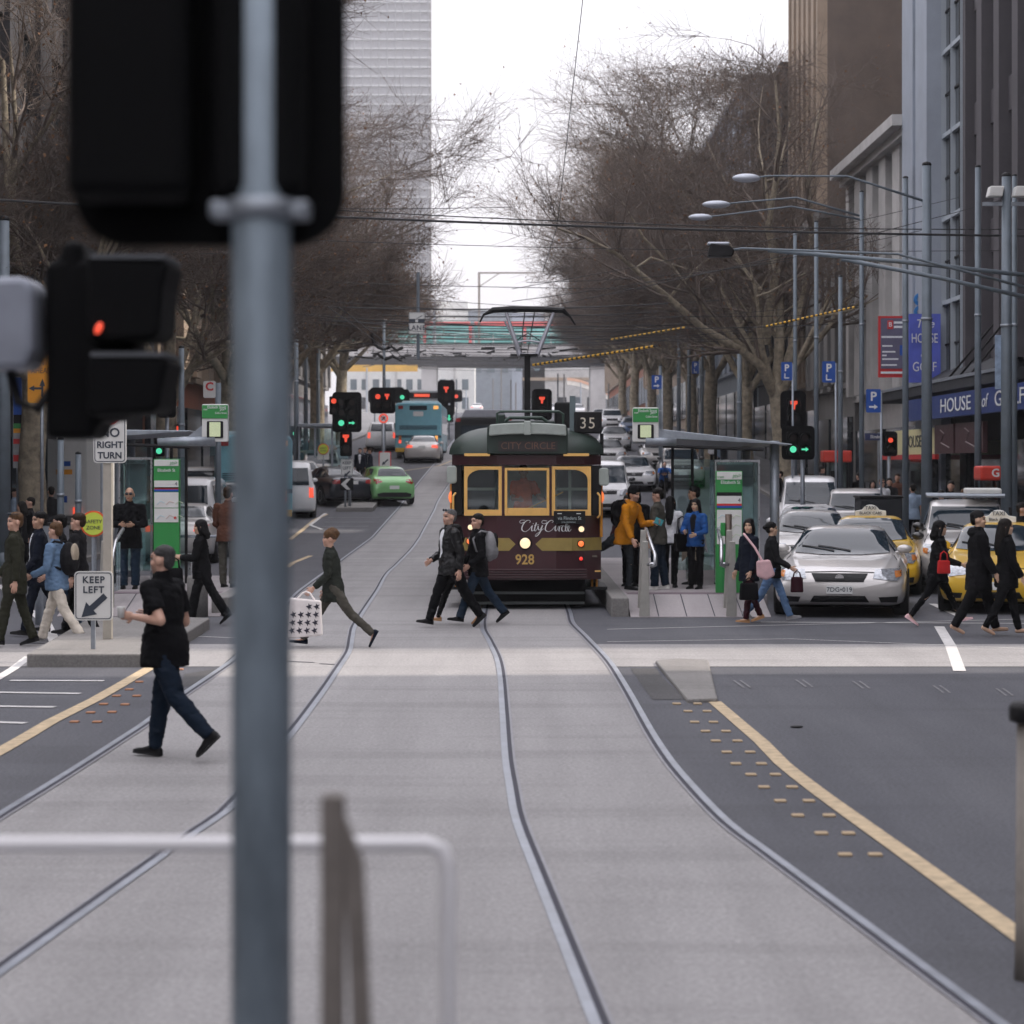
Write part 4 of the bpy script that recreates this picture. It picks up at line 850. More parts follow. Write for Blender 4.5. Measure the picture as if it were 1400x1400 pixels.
    for i,(x,y0,y1) in enumerate(((522,470,385),(539,470,390),(594,470,412))):
        q=P(x,y0,Yb+2.5); MB().b2(-.22,.22,-.2,.2,0,P(x,y1,Yb+2.5).z-q.z).b2(-.9,.9,-.12,.12,P(x,y1,Yb+2.5).z-q.z-.8,P(x,y1,Yb+2.5).z-q.z-.55).build('line_mast',W_PALE,loc=q)['label']=('slim pale mast on the bridge, leftmost of three','slim pale mast on the bridge, middle of three','thick short pale post on the bridge right of the tram lane sign')[i]
        pass
    for o in bpy.data.objects:
        if o.name.startswith('line_mast') and o.type=='MESH': o['category']='mast'
    # yellow clearance beam
    a=P(449,499,352);c=P(571,508,352); t=thing('clearance_beam','long yellow height clearance beam hung under the bridge','beam',((a.x+c.x)/2,352,a.z)); MB().b2(-(c.x-a.x)/2,(c.x-a.x)/2,-.2,.2,c.z-a.z,0).build('beam',mat('beam_yellow',(.62,.36,.06),.5,var=.15,scale=.4),t)
    for x in(-5.5,0,5): MB().b2(x-.08,x+.08,-.08,.08,0,2.3).build('hanger',W_CHAR,t)
    t=thing('ramp_wall','faint salmon-edged flyover parapet far beyond the right end of the bridge','ramp',(19,440,gz(440))); m=MB();m2=MB();r1=[];r2=[]
    for k in range(15):
        u=k/14; x=-9+u*10; z=6.6-4.2*u**1.8; y=6*u; r1.append([(x,y,z),(x,y,z-1.3)]); r2.append([(x,y-.06,z),(x,y-.06,z-.5)])
    m.grid(r1); m.build('wall',W_CREAM,t); m2.grid(r2); m2.build('band',mat('salmon_band',(.42,.25,.18)),t)
    for m in t.children: sm=m.modifiers.new('t','SOLIDIFY'); sm.thickness=.4 if m.name.startswith('wall') else .05
    rn=random.Random(11)
    for k in range(16): # slim posts and bays that break up the fronts under the bridge
        d=rn.uniform(300,430); x=rn.uniform(-24,16); p_=MB().cyl((0,0,-.2),(0,0,rn.uniform(4,7)),.10,n=8).build('lamp_post',rn.choice((W_CHAR,W_GREY,W_PALE)),loc=(x,d,gz(d))); tag(p_,'slim distant post standing among the traffic near the rail bridge','post','distant posts near the bridge')
buildings()
# ---------------------------------------------------------------- bare plane trees
M_BARK=mat('plane_bark',(.26,.22,.16),.85,var=.5,scale=5,bump=.5,bscale=20); M_TWIG=mat('twig_bark',(.125,.096,.078),.9,var=.35,scale=2); M_LEAF=mat('dead_leaf',(.16,.075,.03),.8,var=.5,scale=1.5)
def tree_meshes(seed,h=15,spread=8.0,lean=(0,0),extra=None,fork=4.2,r0=.33,dens=1.0):
    rn=random.Random(seed); T=MB(); C=MB(); LF=MB()
    def rv(): return Vector((rn.gauss(0,1),rn.gauss(0,1),rn.gauss(0,1))).normalized()
    def twig(p,d,ln,r):
        q=p;pts=[p]
        for i in range(2): d=(d+rv()*.35+Vector((0,0,.05))).normalized(); q=q+d*ln/2; pts.append(q)
        C.tube(pts,[r,r*.8,r*.5],3,cap=False)
        if rn.random()<.10:
            a=rv()*.05;b=rv()*.05; LF.add([q-a,q+b,q+a,q-b-Vector((0,0,.03))],[(0,1,2,3)])
        if rn.random()<.035: LF.ell(q-Vector((0,0,.05)),(.03,.03,.03),nu=5,nv=4)
        return pts
    def grow(p,d,ln,r,lv):
        n=5 if lv<2 else 4; pts=[p];rad=[r];dirs=[d]
        for i in range(n):
            up=.10 if lv<2 else .05
            d=(d+rv()*(.11 if lv<3 else .15)+Vector((0,0,up))).normalized()
            if p.z>h*.9: d.z*=.3; d.normalize()
            p=p+d*ln/n; pts.append(p); rad.append(r*(1-.72*(i+1)/n)); dirs.append(d)
        (T if lv<3 else C).tube(pts,rad,(9,7,6,4,3)[min(lv,4)],cap=False)
        if lv==4:
            for i in range(1,n+1):
                for _ in range(3 if rn.random()<.6*dens else 2): twig(pts[i],(dirs[i]+rv()*.9).normalized(),ln*rn.uniform(.5,.9),.008)
            return
        k=(0,5,5,6,5)[lv] if lv else 0
        for c in range(int(k*dens+.5)):
            t=rn.uniform(.3,1.0) if c else 1.0; i=min(n,int(t*n)); f=t*n-int(t*n); q=pts[i] if i==n else pts[i].lerp(pts[i+1],f)
            nd=(dirs[i]*.75+rv()*.75).normalized()
            if nd.z<-.25: nd.z*=-.4
            nd.normalize(); grow(q,nd,ln*rn.uniform(.5,.72),max(.012,rad[i]*.72),lv+1)
    top=Vector((lean[0],lean[1],fork)); mid=top*.5+Vector((rn.uniform(-.12,.12),rn.uniform(-.1,.1),0))
    T.tube([Vector((0,0,-.3)),Vector((0,0,.15)),mid,top],[r0*1.5,r0*1.12,r0,r0*.92],12,cap=False)
    nl=5
    for i in range(nl):
        a=2*PI*i/nl+rn.uniform(-.4,.4); el=rn.uniform(.75,1.25); d=Vector((math.cos(a),math.sin(a),el)).normalized()
        grow(top-Vector((0,0,.25*i*.6)),d,spread*rn.uniform(.72,.98),r0*.52,1)
    grow(top,Vector((.05,0,1)),(h-fork)*.62,r0*.6,1)
    if extra:
        for pts,rad in extra:
            pts=[Vector(p) for p in pts]; k=len(pts)
            T.tube(pts,[rad*(1-.8*i/(k-1)) for i in range(k)],8,cap=False)
            for i in range(1,k):
                for _ in range(2): grow(pts[i],((pts[i]-pts[i-1]).normalized()*.8+rv()*.7+Vector((0,0,.15))).normalized(),rn.uniform(1.8,3.2),max(.02,rad*(1-.8*i/(k-1))*.6),3)
    return T.mesh('trunk',M_BARK,True),C.mesh('crown',M_TWIG,True),LF.mesh('dead_leaves',M_LEAF)
TV={}
def tree(x,y,label,var,rz=0,sc=1.0,**k):
    key=(var,tuple(sorted((a,str(b)) for a,b in k.items())))
    if key not in TV: TV[key]=tree_meshes(var,**k)
    t=thing('plane_tree',label,'tree',(x,y,gz(y)+.12),rz,'bare plane trees along the street'); t.scale=(sc,)*3
    a,b,c=TV[key]; link(a,'trunk',t); o=link(b,'crown',t); link(c,'dead_leaves',o)
def trees():
    # hero tree on the right: trunk passes x=1060..1075, long limb to the upper left
    Yt=88; x0=XP(1080,Yt); g=gz(Yt)+.12
    L=lambda pts,dy: [Vector((XP(x,Yt+dy*i)-x0,dy*i,ZY(y,Yt+dy*i)-g)) for i,(x,y) in enumerate(pts)]
    ex=[(L([(1062,548),(1040,500),(1015,480),(960,448),(915,408),(868,368),(845,348),(800,325),(762,312)],-.55),.19),(L([(1058,520),(1030,490),(990,450),(945,400),(915,360),(880,325),(850,275)],-.4),.14),
        (L([(1046,470),(1052,420),(1062,370),(1050,310),(1060,250),(1066,180),(1060,110)],-.3),.2),(L([(868,368),(890,352),(930,365),(985,380),(1010,390)],.1),.05),(L([(915,408),(930,390),(960,360),(975,350)],-.5),.07),
        (L([(1062,540),(1085,470),(1100,400),(1110,320),(1105,240),(1120,150)],.4),.2)]
    tree(x0,Yt,'big bare plane tree with mottled trunk and long limb reaching left over the tram stop',7,0,1,h=17,fork=4.6,lean=(XP(1062,Yt)-x0,0),r0=.34,spread=5.2,dens=.72,extra=ex)
    R_=[(10.2,105,1,.6,1.0),(10.0,121,2,2.1,1.05),(10.2,138,3,4.0,1.0),(10.0,156,4,1.0,1.05),(10.1,175,1,5.0,1.05),(10,196,2,3.0,1.1),(10,218,3,.3,1.1),(11,243,4,2,.9)]
    nm=['first','second','third','fourth','fifth','sixth','seventh','eighth','ninth','tenth']
    for i,(x,y,v,rz,s) in enumerate(R_): tree(x,y,f'bare plane tree on the right footpath, {nm[i]} behind the big mottled one',v,rz,s,h=19,fork=4.4,spread=6.5 if y<150 else 5.6,dens=1.4)
    L_=[(-11.4,58,2,3.1,1.0),(-10.3,72,4,1,1.0),(-10.4,89,1,2.4,1.05),(-10.3,107,2,.4,1.05),(-10.2,126,3,3.3,1.1),(-10.4,148,4,5.2,1.05)]
    for i,(x,y,v,rz,s) in enumerate(L_): tree(x,y,f'bare plane tree on the left footpath, {nm[i]} from the near end of its row',v,rz,s,h=17,fork=4.4,spread=5.4 if y<95 else 4.4,dens=1.25)
trees()
# ---------------------------------------------------------------- heritage tram
M_MAR=mat('tram_maroon',(.040,.0055,.010),.4,var=.15,scale=3,coat=.3); M_CRM=mat('tram_cream',(.82,.48,.14),.45,var=.1,scale=4); M_TGR=mat('tram_roof_green',(.017,.032,.025),.5,var=.2,scale=3); M_TGP=mat('tram_hood_pale',(.36,.40,.37),.55,var=.15,scale=4)
M_OLV=mat('tram_gold_band',(.30,.22,.06),.5,var=.12); M_GOLD=mat('gold_lettering',(.55,.35,.10),.5,var=.1); M_LAMP=mat('headlamp_lit',(.5,.38,.25),.3,emit=.62,ecol=(1,.74,.45),var=.25,scale=30); M_REDL=mat('tail_lamp_lit',(.9,.05,.03),.3,emit=.4,ecol=(1,.05,.04),var=.2)
M_ORL=mat('indicator_lit',(.9,.2,.05),.3,emit=.45,ecol=(1,.22,.06),var=.3,scale=25); M_TGL=glass('tram_glass',(.90,.95,.93),.03); M_INT=mat('tram_interior',(.12,.10,.08),.7); M_ORG=mat('orange_rail',(.62,.26,.03),.45,var=.1)
def tram():
    Yf=40.8; k=F/Yf; t=thing('heritage_tram','maroon and cream heritage tram with green roof and lit round headlamp','tram',((720-CX)/k,Yf,0))
    lx=lambda px:(px-720)/k; lz=lambda py:H-(py-Y0)/k
    Lh=14.0
    def plan(o=0,x1=1.27): return [(-x1-o,.42),(-.98-o*.6,.10-o),(-.5,0.0-o),(.5,0.0-o),(.98+o*.6,.10-o),(x1+o,.42),(x1+o,Lh-.42),(.98+o*.6,Lh-.1+o),(.5,Lh+o),(-.5,Lh+o),(-.98-o*.6,Lh-.1+o),(-x1-o,Lh-.42)]
    def ring(z0,z1,o=0,name='x',m=None,par=None,cap=True):
        p=plan(o); n=len(p); b=MB(); b.v=[(x,y,z0) for x,y in p]+[(x,y,z1) for x,y in p]; b.f=[(i,(i+1)%n,(i+1)%n+n,i+n) for i in range(n)]
        if cap: b.f+=[tuple(range(n-1,-1,-1)),tuple(range(n,2*n))]
        return b.build(name,m,par or t)
    zw0,zw1,ze=lz(705),lz(636),lz(622)
    ring(lz(793),zw0-.004,0,'body',M_MAR); ring(zw1+.004,ze,0,'letterboard',M_MAR,cap=False)
    # roof dome
    rows=[]; zt=lz(583)
    for i in range(9):
        a=i/8*PI/2; s=math.cos(a); z=ze+.012+(zt-ze)*math.sin(a)
        rows.append([((x)*(.28+.72*s**.75 if 1 else 1),(Lh/2)+(y-Lh/2)*(.86+.14*s),z) for x,y in plan(.05)])
    b=MB().grid(rows,True); n=12; b.f.append(tuple(range(8*n,9*n))); o=b.build('roof',M_TGR,t); smooth_angle(o.data,50)
    m=MB(); 
    for s in(-1,1): m.b2(*(sorted((s*.62,s*1.05))),-.09,-.03,ze-.02,ze+.028)
    m.build('eave_trim',M_CRM,t)
    # hood and destination box
    m=MB().prism([(lx(670)-.05,lz(621)),(lx(772)+.05,lz(621)),(lx(772)+.05,lz(585)),(lx(770),lz(580)),(lx(720),lz(578)),(lx(672),lz(580)),(lx(670)-.05,lz(585))],-.10,1.2); o=m.build('destination_box',M_TGR,t,bevel=.02)
    m=MB().prism([(lx(671)-.03,lz(596)),(lx(672)-.03,lz(581)),(lx(690),lz(579)),(lx(720),lz(578)),(lx(750),lz(579)),(lx(771)+.03,lz(581)),(lx(772)+.03,lz(596)),(lx(745),lz(594)),(lx(720),lz(593.5)),(lx(695),lz(594))],-.20,.6); h=m.build('hood',M_TGP,t,bevel=.02); MB().b2(lx(718)-.02,lx(724)+.02,-.25,-.14,lz(595),lz(576)).build('bracket',M_TGP,h,bevel=.015)
    MB().b2(lx(681),lx(762),-.115,-.10,lz(617),lz(603)).build('destination_screen',mat('roll_blind',(.03,.025,.025),.4,var=.2),o)
    text('CITY CIRCLE',.165,mat('blind_lettering',(.16,.085,.06),.6,var=.1),o,(lx(722),-.118,lz(610)),sx=.98)
    # windows: cream frames
    def win(x0,x1,z0,z1,fw,arch=0,ybk=0,nm='window_frame',sill=.10):
        fr=MB(); y0,y1=-.045+ybk,.05+ybk
        fr.b2(x0,x0+fw,y0,y1,z0,z1); fr.b2(x1-fw,x1,y0,y1,z0,z1); fr.b2(x0+fw,x1-fw,y0+.003,y1-.003,z1-fw,z1); fr.b2(x0+fw,x1-fw,y0+.003,y1-.003,z0,z0+sill)
        if arch:
            c=(x0+fw if arch<0 else x1-fw); s=1 if arch<0 else -1; r=.17
            pl=[(c,z1-fw),(c+s*r*1.5,z1-fw)]+[(c+s*r*1.5*(1-math.sin(R(a))),z1-fw-r*(1-math.cos(R(a)))) for a in range(10,91,16)]
            fr.prism(pl if s<0 else pl[::-1],y0+.006,y1-.006)
        f=fr.build(nm,M_CRM,t,bevel=.006); MB().b2(x0+fw,x1-fw,-.002+ybk,.006+ybk,z0+sill,z1-fw).build('pane',M_TGL,f); return f
    win(lx(634.5),lx(686),zw0,zw1-.02,.055,-1,.03); win(lx(690),lx(751),zw0,zw1-.045,.045,0,0,sill=.13); win(lx(754.5),lx(808),zw0,zw1-.02,.055,1,.03)
    m=MB(); m.b2(lx(686)+.004,lx(690)-.004,-.02,.10,zw0,zw1); m.b2(lx(751)+.004,lx(754.5)-.004,-.02,.10,zw0,zw1); m.build('pillar',M_MAR,t)
    for s in(-1,1):
        a=sorted((s*1.10,s*1.27)); MB().b2(a[0],a[1],.14,.42,zw0,zw1).build('corner_post',M_BLK,t)
    # sides
    nb=9; bl=(Lh-1.6)/nb
    for s in(-1,1):
        for i in range(nb):
            y=.8+i*bl; f=MB().b2(s*1.20,s*1.265,y,y+.09,zw0,zw1).b2(s*1.2,s*1.265,y+.09,y+bl,zw0,zw0+.09).b2(s*1.2,s*1.265,y+.09,y+bl,zw1-.06,zw1).build('window_frame',M_CRM,t)
            MB().b2(s*1.23,s*1.235,y+.09,y+bl,zw0+.09,zw1-.06).build('pane',M_TGL,f)
        MB().b2(*sorted((s*1.2,s*1.262)),Lh-.8,Lh-.42,zw0,zw1).build('corner_post',M_MAR,t)
    MB().b2(-1.2,1.2,.25,Lh-.25,lz(760)-.03,lz(760)).build('floor',M_INT,t)
    MB().b2(-1.18,1.18,2.1,2.15,lz(760),zw1+.1).build('bulkhead',mat('tram_bulkhead',(.70,.71,.66),.6,var=.10,scale=2),t); MB().b2(-1.17,-.55,2.03,2.09,1.45,2.35).build('bulkhead_window',M_CGL,t); MB().b2(.55,1.17,2.03,2.09,1.45,2.35).build('bulkhead_window',M_CGL,t)
    MB().b2(-.3,.62,.32,.60,1.0,1.56).build('controller',M_BLK,t,bevel=.03); MB().tube([(-.15,.30,1.62),(.62,.26,1.98)],.012,6).build('wiper',M_CRM,t); MB().b2(lx(637),lx(684),.5,.53,lz(671),lz(667)).build('guard_bar',M_TGP,t); MB().b2(lx(757),lx(806),.5,.53,lz(671),lz(667)).b2(lx(778),lx(782),.48,.52,zw0+.1,zw1-.05).build('guard_bar',M_TGP,t)
    # apron details
    y=-.012
    def pr(poly,mm,nm,y1=.03,th=.014,par=None): return MB().prism(poly,-th-.0,y1).build(nm,mm,par or t)
    pr([(lx(776)-.5*0,lz(744)),(lx(733),lz(744)),(lx(742),lz(753)),(lx(789),lz(753))][0:0]+[(lx(732),lz(744)),(lx(741),lz(735.5)),(lx(782),lz(735.5)),(lx(782),lz(753)),(lx(741),lz(753))],M_OLV,'gold_arrow')
    pr([(lx(705),lz(744)),(lx(696),lz(735.5)),(lx(658),lz(735.5)),(lx(658),lz(753)),(lx(696),lz(753))],M_OLV,'gold_arrow')
    for s in(-1,1): # band continues on the slanted corner facets
        a,b=(Vector((s*.5,0,0)),Vector((s*.98,.10,0))); c=Vector((s*1.27,.42,0)); n1=Vector((s*.2,-1,0)).normalized()*.012; n2=Vector((s*1.1,-1,0)).normalized()*.012
        mm=MB().grid([[tuple(p+Vector((0,0,z))) for p in (a.lerp(b,.45)+n1,b+n1*1.2,c+n2)] for z in(lz(753),lz(735.5))]); o=mm.build('gold_band',M_OLV,t); sm=o.modifiers.new('t','SOLIDIFY'); sm.thickness=.008
    def lamp(px,py,r,mm,nm,rim=M_BLK):
        x=lx(px); y=-.02+(max(0,abs(x)-.5)*.21); o=MB().lathe([(r*1.25,0),(r*1.25,.05),(r*1.02,.07)],20,Matrix.Translation((x,y+.03,lz(py)))@Matrix.Rotation(R(90),4,'X')).build('lamp_housing',rim,t,True); MB().ell((x,y-.035,lz(py)),(r,.03,r)).build(nm,mm,o,True)
    lamp(718,742.5,.092,M_LAMP,'headlamp'); lamp(643,721,.045,M_LAMP,'marker_lamp'); lamp(795,723.5,.05,M_LAMP,'marker_lamp'); lamp(642,740,.052,M_ORL,'indicator'); lamp(794.5,743.5,.052,M_ORL,'indicator'); lamp(642,760,.032,M_REDL,'tail_lamp'); lamp(794.5,764,.032,M_REDL,'tail_lamp')
    text('928',.235,M_GOLD,t,(lx(717.5),-.006,lz(765.5)),sx=.92,bold=.004)
    # City Circle script, drawn as pen strokes (ribbon of varying width)
    ST_=[[(14,3),(16,1),(13,-1),(8,1),(3,8),(2,15),(7,18),(13,15),(17,10)],[(6,2),(1,4),(-2,2),(1,-1),(7,-1)],
         [(17,11),(19,8),(18,14),(19,17),(22,15),(24,11)],[(20.5,4.5),(21,5.2)],[(26,3),(23,13),(24,17),(27,14),(28.5,10)],[(22,7.5),(30,6.5)],[(29,8.5),(29,13),(31,15.5),(33.5,12),(36,7.5),(32,19),(27,25),(24,25.5),(26,22),(33,17),(38,13)],
         [(52,3),(54,1),(51,-1),(46,2),(42,8),(41,15),(46,18),(52,15),(56,10)],[(44,3),(39,5),(35,3),(37,-.5),(44,.5)],[(56,11),(58,8),(57,14),(58.5,17),(61,14),(63,9)],[(59.5,4.5),(60,5.2)],[(63,9),(64.5,10),(63.5,16),(65,17.5)],[(64.5,10),(67,8),(69.5,8.5)],[(73,9.5),(71,8),(68.5,11),(68.5,16),(71,17.5),(74,15),(78,6),(79,1.5),(77,1),(75,8),(74.5,15),(76.5,17.5),(79,15),(81.5,10),(80.5,8),(78.5,10),(78.5,15),(81,17.5),(84,14)]]
    m=MB(); sc=(781-712)/84/k
    for s_ in ST_:
        pts=[Vector((x,-yy,0)) for x,yy in s_]; sm=[]
        for i in range(len(pts)-1):
            p0=pts[max(0,i-1)];p1=pts[i];p2=pts[i+1];p3=pts[min(len(pts)-1,i+2)]
            for j in range(5):
                u=j/5; sm.append(.5*((2*p1)+(-p0+p2)*u+(2*p0-5*p1+4*p2-p3)*u*u+(-p0+3*p1-3*p2+p3)*u**3))
        sm.append(pts[-1]); L_=[];R__=[]
        for i,p in enumerate(sm):
            d=(sm[min(i+1,len(sm)-1)]-sm[max(0,i-1)]); d.normalize() if d.length>0 else None
            wd=.34+.62*max(0,-d.y)**1.5; n=Vector((-d.y,d.x,0))*wd; q=lambda v:(lx(712)+v.x*sc,-.016,lz(712)+v.y*sc)
            L_.append(q(p+n));R__.append(q(p-n))
        m.grid([L_,R__])
    o=m.build('lettering',M_TXTW,t); o.data.flip_normals() if False else None; sm=o.modifiers.new('t','SOLIDIFY'); sm.thickness=.004
    # route card
    c=MB().b2(lx(757),lx(800),-.075,-.05,lz(716),lz(698.5)).build('route_card',M_BLK,t); text('via Flinders St',.082,mat('card_lettering',(.45,.52,.52),.6),c,(lx(778.5),-.077,lz(708.5)),sx=.86); text('(anti-clockwise)',.038,mat('card_lettering',(.45,.52,.52)),c,(lx(777),-.077,lz(713.6)))
    for px in(765,791): MB().b2(lx(px-3),lx(px+3),-.08,-.075,lz(702.6),lz(701.6)).build('card_mark',M_TXTW,c)
    # bumper slats, lifeguard, trucks
    m=MB()
    for i in range(4): m.b2(-1.02,1.02,-.06-.0*i,.3,lz(780+i*3.4),lz(778+i*3.4))
    m.build('bumper',M_MAR,t,bevel=.006); MB().b2(.95,1.26,.30,.40,lz(783),lz(781)).build('step_edge',M_CRM,t); MB().b2(-1.26,-.95,.30,.40,lz(783),lz(781)).build('step_edge',M_CRM,t)
    MB().b2(-1.0,1.0,.25,13.7,.12,lz(790)).build('underframe',M_UND,t); m=MB()
    for z in(.09,.26): m.b2(-.98,.98,.02,.07,z,z+.04)
    m.build('lifeguard',mat('lifeguard_grey',(.028,.033,.032),.6),t)
    for yy in(2.6,4.2,9.8,11.4):
        for s in(-1,1): MB().lathe([(.38,-.05),(.38,.03),(.42,.05),(.3,.06)],20,Matrix.Translation((s*.72,yy,.40))@Matrix.Rotation(R(90),4,'Y')).build('wheel',M_RAIL,t,True)
    # mirrors, grab rails, indicator poles
    for s in(-1,1):
        px=617.5 if s<0 else 826; MB().prism(rrect(.17,.30,.05,cx=lx(px),cz=lz(649 if s<0 else 652)),.10,.20).build('mirror',M_TGP,t,bevel=.02); MB().tube([(lx(px),.16,lz(643)),(s*1.2,.3,lz(640))],.012,6).build('mirror_arm',M_BLK,t)
        MB().tube([(s*1.20,.1,lz(708)),(s*1.24,.06,lz(704)),(s*1.24,.06,lz(678)),(s*1.20,.1,lz(674))],.018,8).build('grab_rail',M_CRM,t)
        x=lx(616.5 if s<0 else 823); MB().tube([(x,.35,lz(735)),(x,.35,lz(662))],.026,8).build('door_rail',M_ORG,t); MB().ell((x,.30,lz(680)),(.05,.05,.10)).build('indicator',M_ORL,t,True)
    for s in(-1,1):
        MB().tube([(s*1.12,.5,lz(805)),(s*1.12,.5,lz(793))],.02,6).tube([(s*1.2,.5,lz(805)),(s*1.2,.5,lz(793))],.02,6).build('step_hanger',M_ORG,t)
        MB().b2(*sorted((s*1.0,s*1.38)),.45,2.0,lz(808),lz(804)).build('step',M_BLK,t)
    # roof gear
    rg=MB().b2(-.5,.5,1.6,4.6,zt-.02,zt+.13).build('roof_box',M_TGR,t,bevel=.03); m=MB().tube([(lx(679),1.2,zt-.1),(lx(679),1.2,lz(563)),(lx(684),1.2,lz(560.5)),(lx(766),1.2,lz(560.5)),(lx(772),1.2,lz(564)),(lx(772),1.2,zt-.1)],.022,8)
    m.tube([(lx(690),1.4,lz(574)),(lx(697),1.4,lz(569)),(lx(742),1.4,lz(569)),(lx(750),1.4,lz(575))],.03,8); m.build('roof_rail',mat('tram_gear_green',(.03,.06,.045),.5),t); MB().b2(lx(680),lx(690),1.5,1.9,zt-.05,lz(564)).build('resistor_box',M_TGR,t,bevel=.02); MB().b2(lx(762),lx(786),2.2,3.0,zt-.1,lz(545)).build('roof_cabinet',M_BLK,t,bevel=.03)
    Yp=4.2; kp=F/(Yf+Yp); px_=lambda x:(x-CX)*(Yf+Yp)/F-t.location.x; pz=lambda y:ZY(y,Yf+Yp)
    p=MB().b2(px_(717),px_(725),Yp-.09,Yp+.09,zt,pz(487)).b2(px_(711),px_(735),Yp-.15,Yp+.15,pz(487),pz(484)).build('pantograph',M_BLK,t)
    MP=mat('pantograph_grey',(.36,.36,.40),.45,.3); m=MB()
    for a,b in((711,692),(734,757)):
        m.tube([(px_(a),Yp,pz(486)),(px_(b),Yp+.1,pz(427))],[.05,.03],8)
    m.tube([(px_(711),Yp,pz(486)),(px_(734),Yp,pz(486))],.04,8); m.tube([(px_(705),Yp+.05,pz(468)),(px_(722),Yp+.05,pz(465.5)),(px_(739),Yp+.05,pz(468))],.022,6); m.tube([(px_(709),Yp-.4,pz(480)),(px_(690),Yp-.4,pz(440))],.02,6); m.build('pantograph_arm',MP,p)
    MB().tube([(px_(656),Yp+.1,pz(440)),(px_(661),Yp+.1,pz(430)),(px_(674),Yp+.1,pz(423.5)),(px_(700),Yp+.1,pz(422)),(px_(742),Yp+.1,pz(422.5)),(px_(770),Yp+.1,pz(424)),(px_(780),Yp+.1,pz(433)),(px_(787),Yp+.1,pz(444))],[.015,.02,.055,.06,.06,.055,.02,.015],8).build('collector_bow',M_BLK,p)
    MB().tube([(px_(703),Yp+.05,pz(467)),(px_(722),Yp+.05,pz(455)),(px_(741),Yp+.05,pz(467))],.01,5).build('stay_wire',M_BLK,p)
    # number 35 box
    c=MB().b2(lx(786),lx(824.5),.5,.72,lz(592),lz(562)).build('route_box',M_BLK,t,bevel=.02); MB().b2(lx(822),lx(827),.55,.65,lz(622),lz(592)).build('bracket',M_BLK,c); text('35',.27,mat('blind_cream',(.62,.56,.46),.5),c,(lx(804.5),.496,lz(578.5)),sx=.95,space=1.15)
    MB().b2(lx(780),lx(788),.55,.65,lz(590),lz(540)).build('whip_post',mat('post_grey_green',(.12,.16,.17),.5),t)
    return t
TRAM=tram()
def dark_tram():
    Yf=104; t=thing('dark_tram','dark green tram with grey roof following behind the heritage tram','tram',(XP(655,Yf)+.2,Yf,gz(Yf)))
    round_box(2.5,13,.4,3.0,top=.3).build('body',mat('dark_tram_green',(.004,.005,.0055),.4,var=.2),t,bevel=.05).location=(0,6.5,0)
    MB().prism([(-1.0,2.98),(1.0,2.98),(.8,3.32),(-.8,3.32)],.2,12).build('roof_unit',mat('dark_tram_roof',(.28,.29,.33),.6),t,bevel=.04)
    MB().prism(rrect(2.0,.85,.12,cx=0,cz=2.2),-.02,.0).build('windscreen',M_CGL,t); MB().prism(rrect(1.9,.18,.04,cx=0,cz=2.78),-.05,.0).build('destination_screen',M_BLK,t); MB().b2(-1.26,1.26,-.06,.0,.95,1.05).build('trim',M_TGP,t)
    for s in(-1,1):
        MB().prism(rrect(.28,.3,.05,cx=s*1.0,cz=.78),-.04,0).build('taillight',M_TAIL,t); MB().prism(rrect(.2,.16,.05,cx=s*1.1,cz=2.86),-.07,0).build('marker_lamp',M_TAIL,t)
        MB().b2(s*1.252-.003,s*1.252+.003,.6,12.4,1.5,2.5).build('side_window',M_CGL,t)
        for y in(2,10): MB().lathe([(.33,-.05),(.33,.05)],16,Matrix.Translation((s*.72,y,.33))@Matrix.Rotation(R(90),4,'Y')).build('wheel',M_TYRE,t)
dark_tram()
# ---------------------------------------------------------------- street furniture
M_GALV=mat('galvanised_steel',(.30,.33,.37),.48,.55,var=.2,scale=5,bump=.1,bscale=30); M_POLE=mat('pole_blue_grey',(.15,.182,.212),.55,.2,var=.16,scale=2.5); M_STL=mat('stainless_steel',(.5,.51,.53),.28,.9,var=.1); M_SBLK=mat('signal_black',(.0032,.0034,.004),.75,var=.2,spec=.12)
M_SGLS=glass('shelter_glass',(.80,.90,.885),.045); M_SGN=mat('stop_green',(.03,.26,.06),.45,var=.06); M_SWH=mat('sign_white',(.66,.66,.64),.5,var=.05); M_SBL=mat('sign_blue',(.01,.075,.36),.45,var=.06); M_SRED=mat('sign_red',(.55,.03,.03),.45,var=.06); M_SYEL=mat('sign_yellow',(.72,.55,.05),.5,var=.05); M_SORG=mat('sign_orange',(.75,.31,.02),.5,var=.06)
M_SLIM=mat('safety_zone_lime',(.58,.68,.08),.5,var=.05); M_GRN=mat('green_lamp_lit',(.2,.9,.6),.3,emit=.36,ecol=(.12,1,.55),var=.1); M_RED=mat('red_lamp_lit',(1,.1,.05),.3,emit=.45,ecol=(1,.10,.05),var=.1); M_OFF=mat('lamp_off',(.03,.02,.02),.2,var=.1)
def flat(par,poly,m,nm,y=-.01,th=.012): return MB().prism(poly,y-th,y).build(nm,m,par)
def arrow(cx,cz,L,ang,w): # arrow polygon pointing at ang
    pl=[(-L/2,-w/2),(L*.08,-w/2),(L*.08,-w*1.35),(L/2,0),(L*.08,w*1.35),(L*.08,w/2),(-L/2,w/2)]; c,s=math.cos(R(ang)),math.sin(R(ang)); return [(cx+x*c-y*s,cz+x*s+y*c) for x,y in pl]
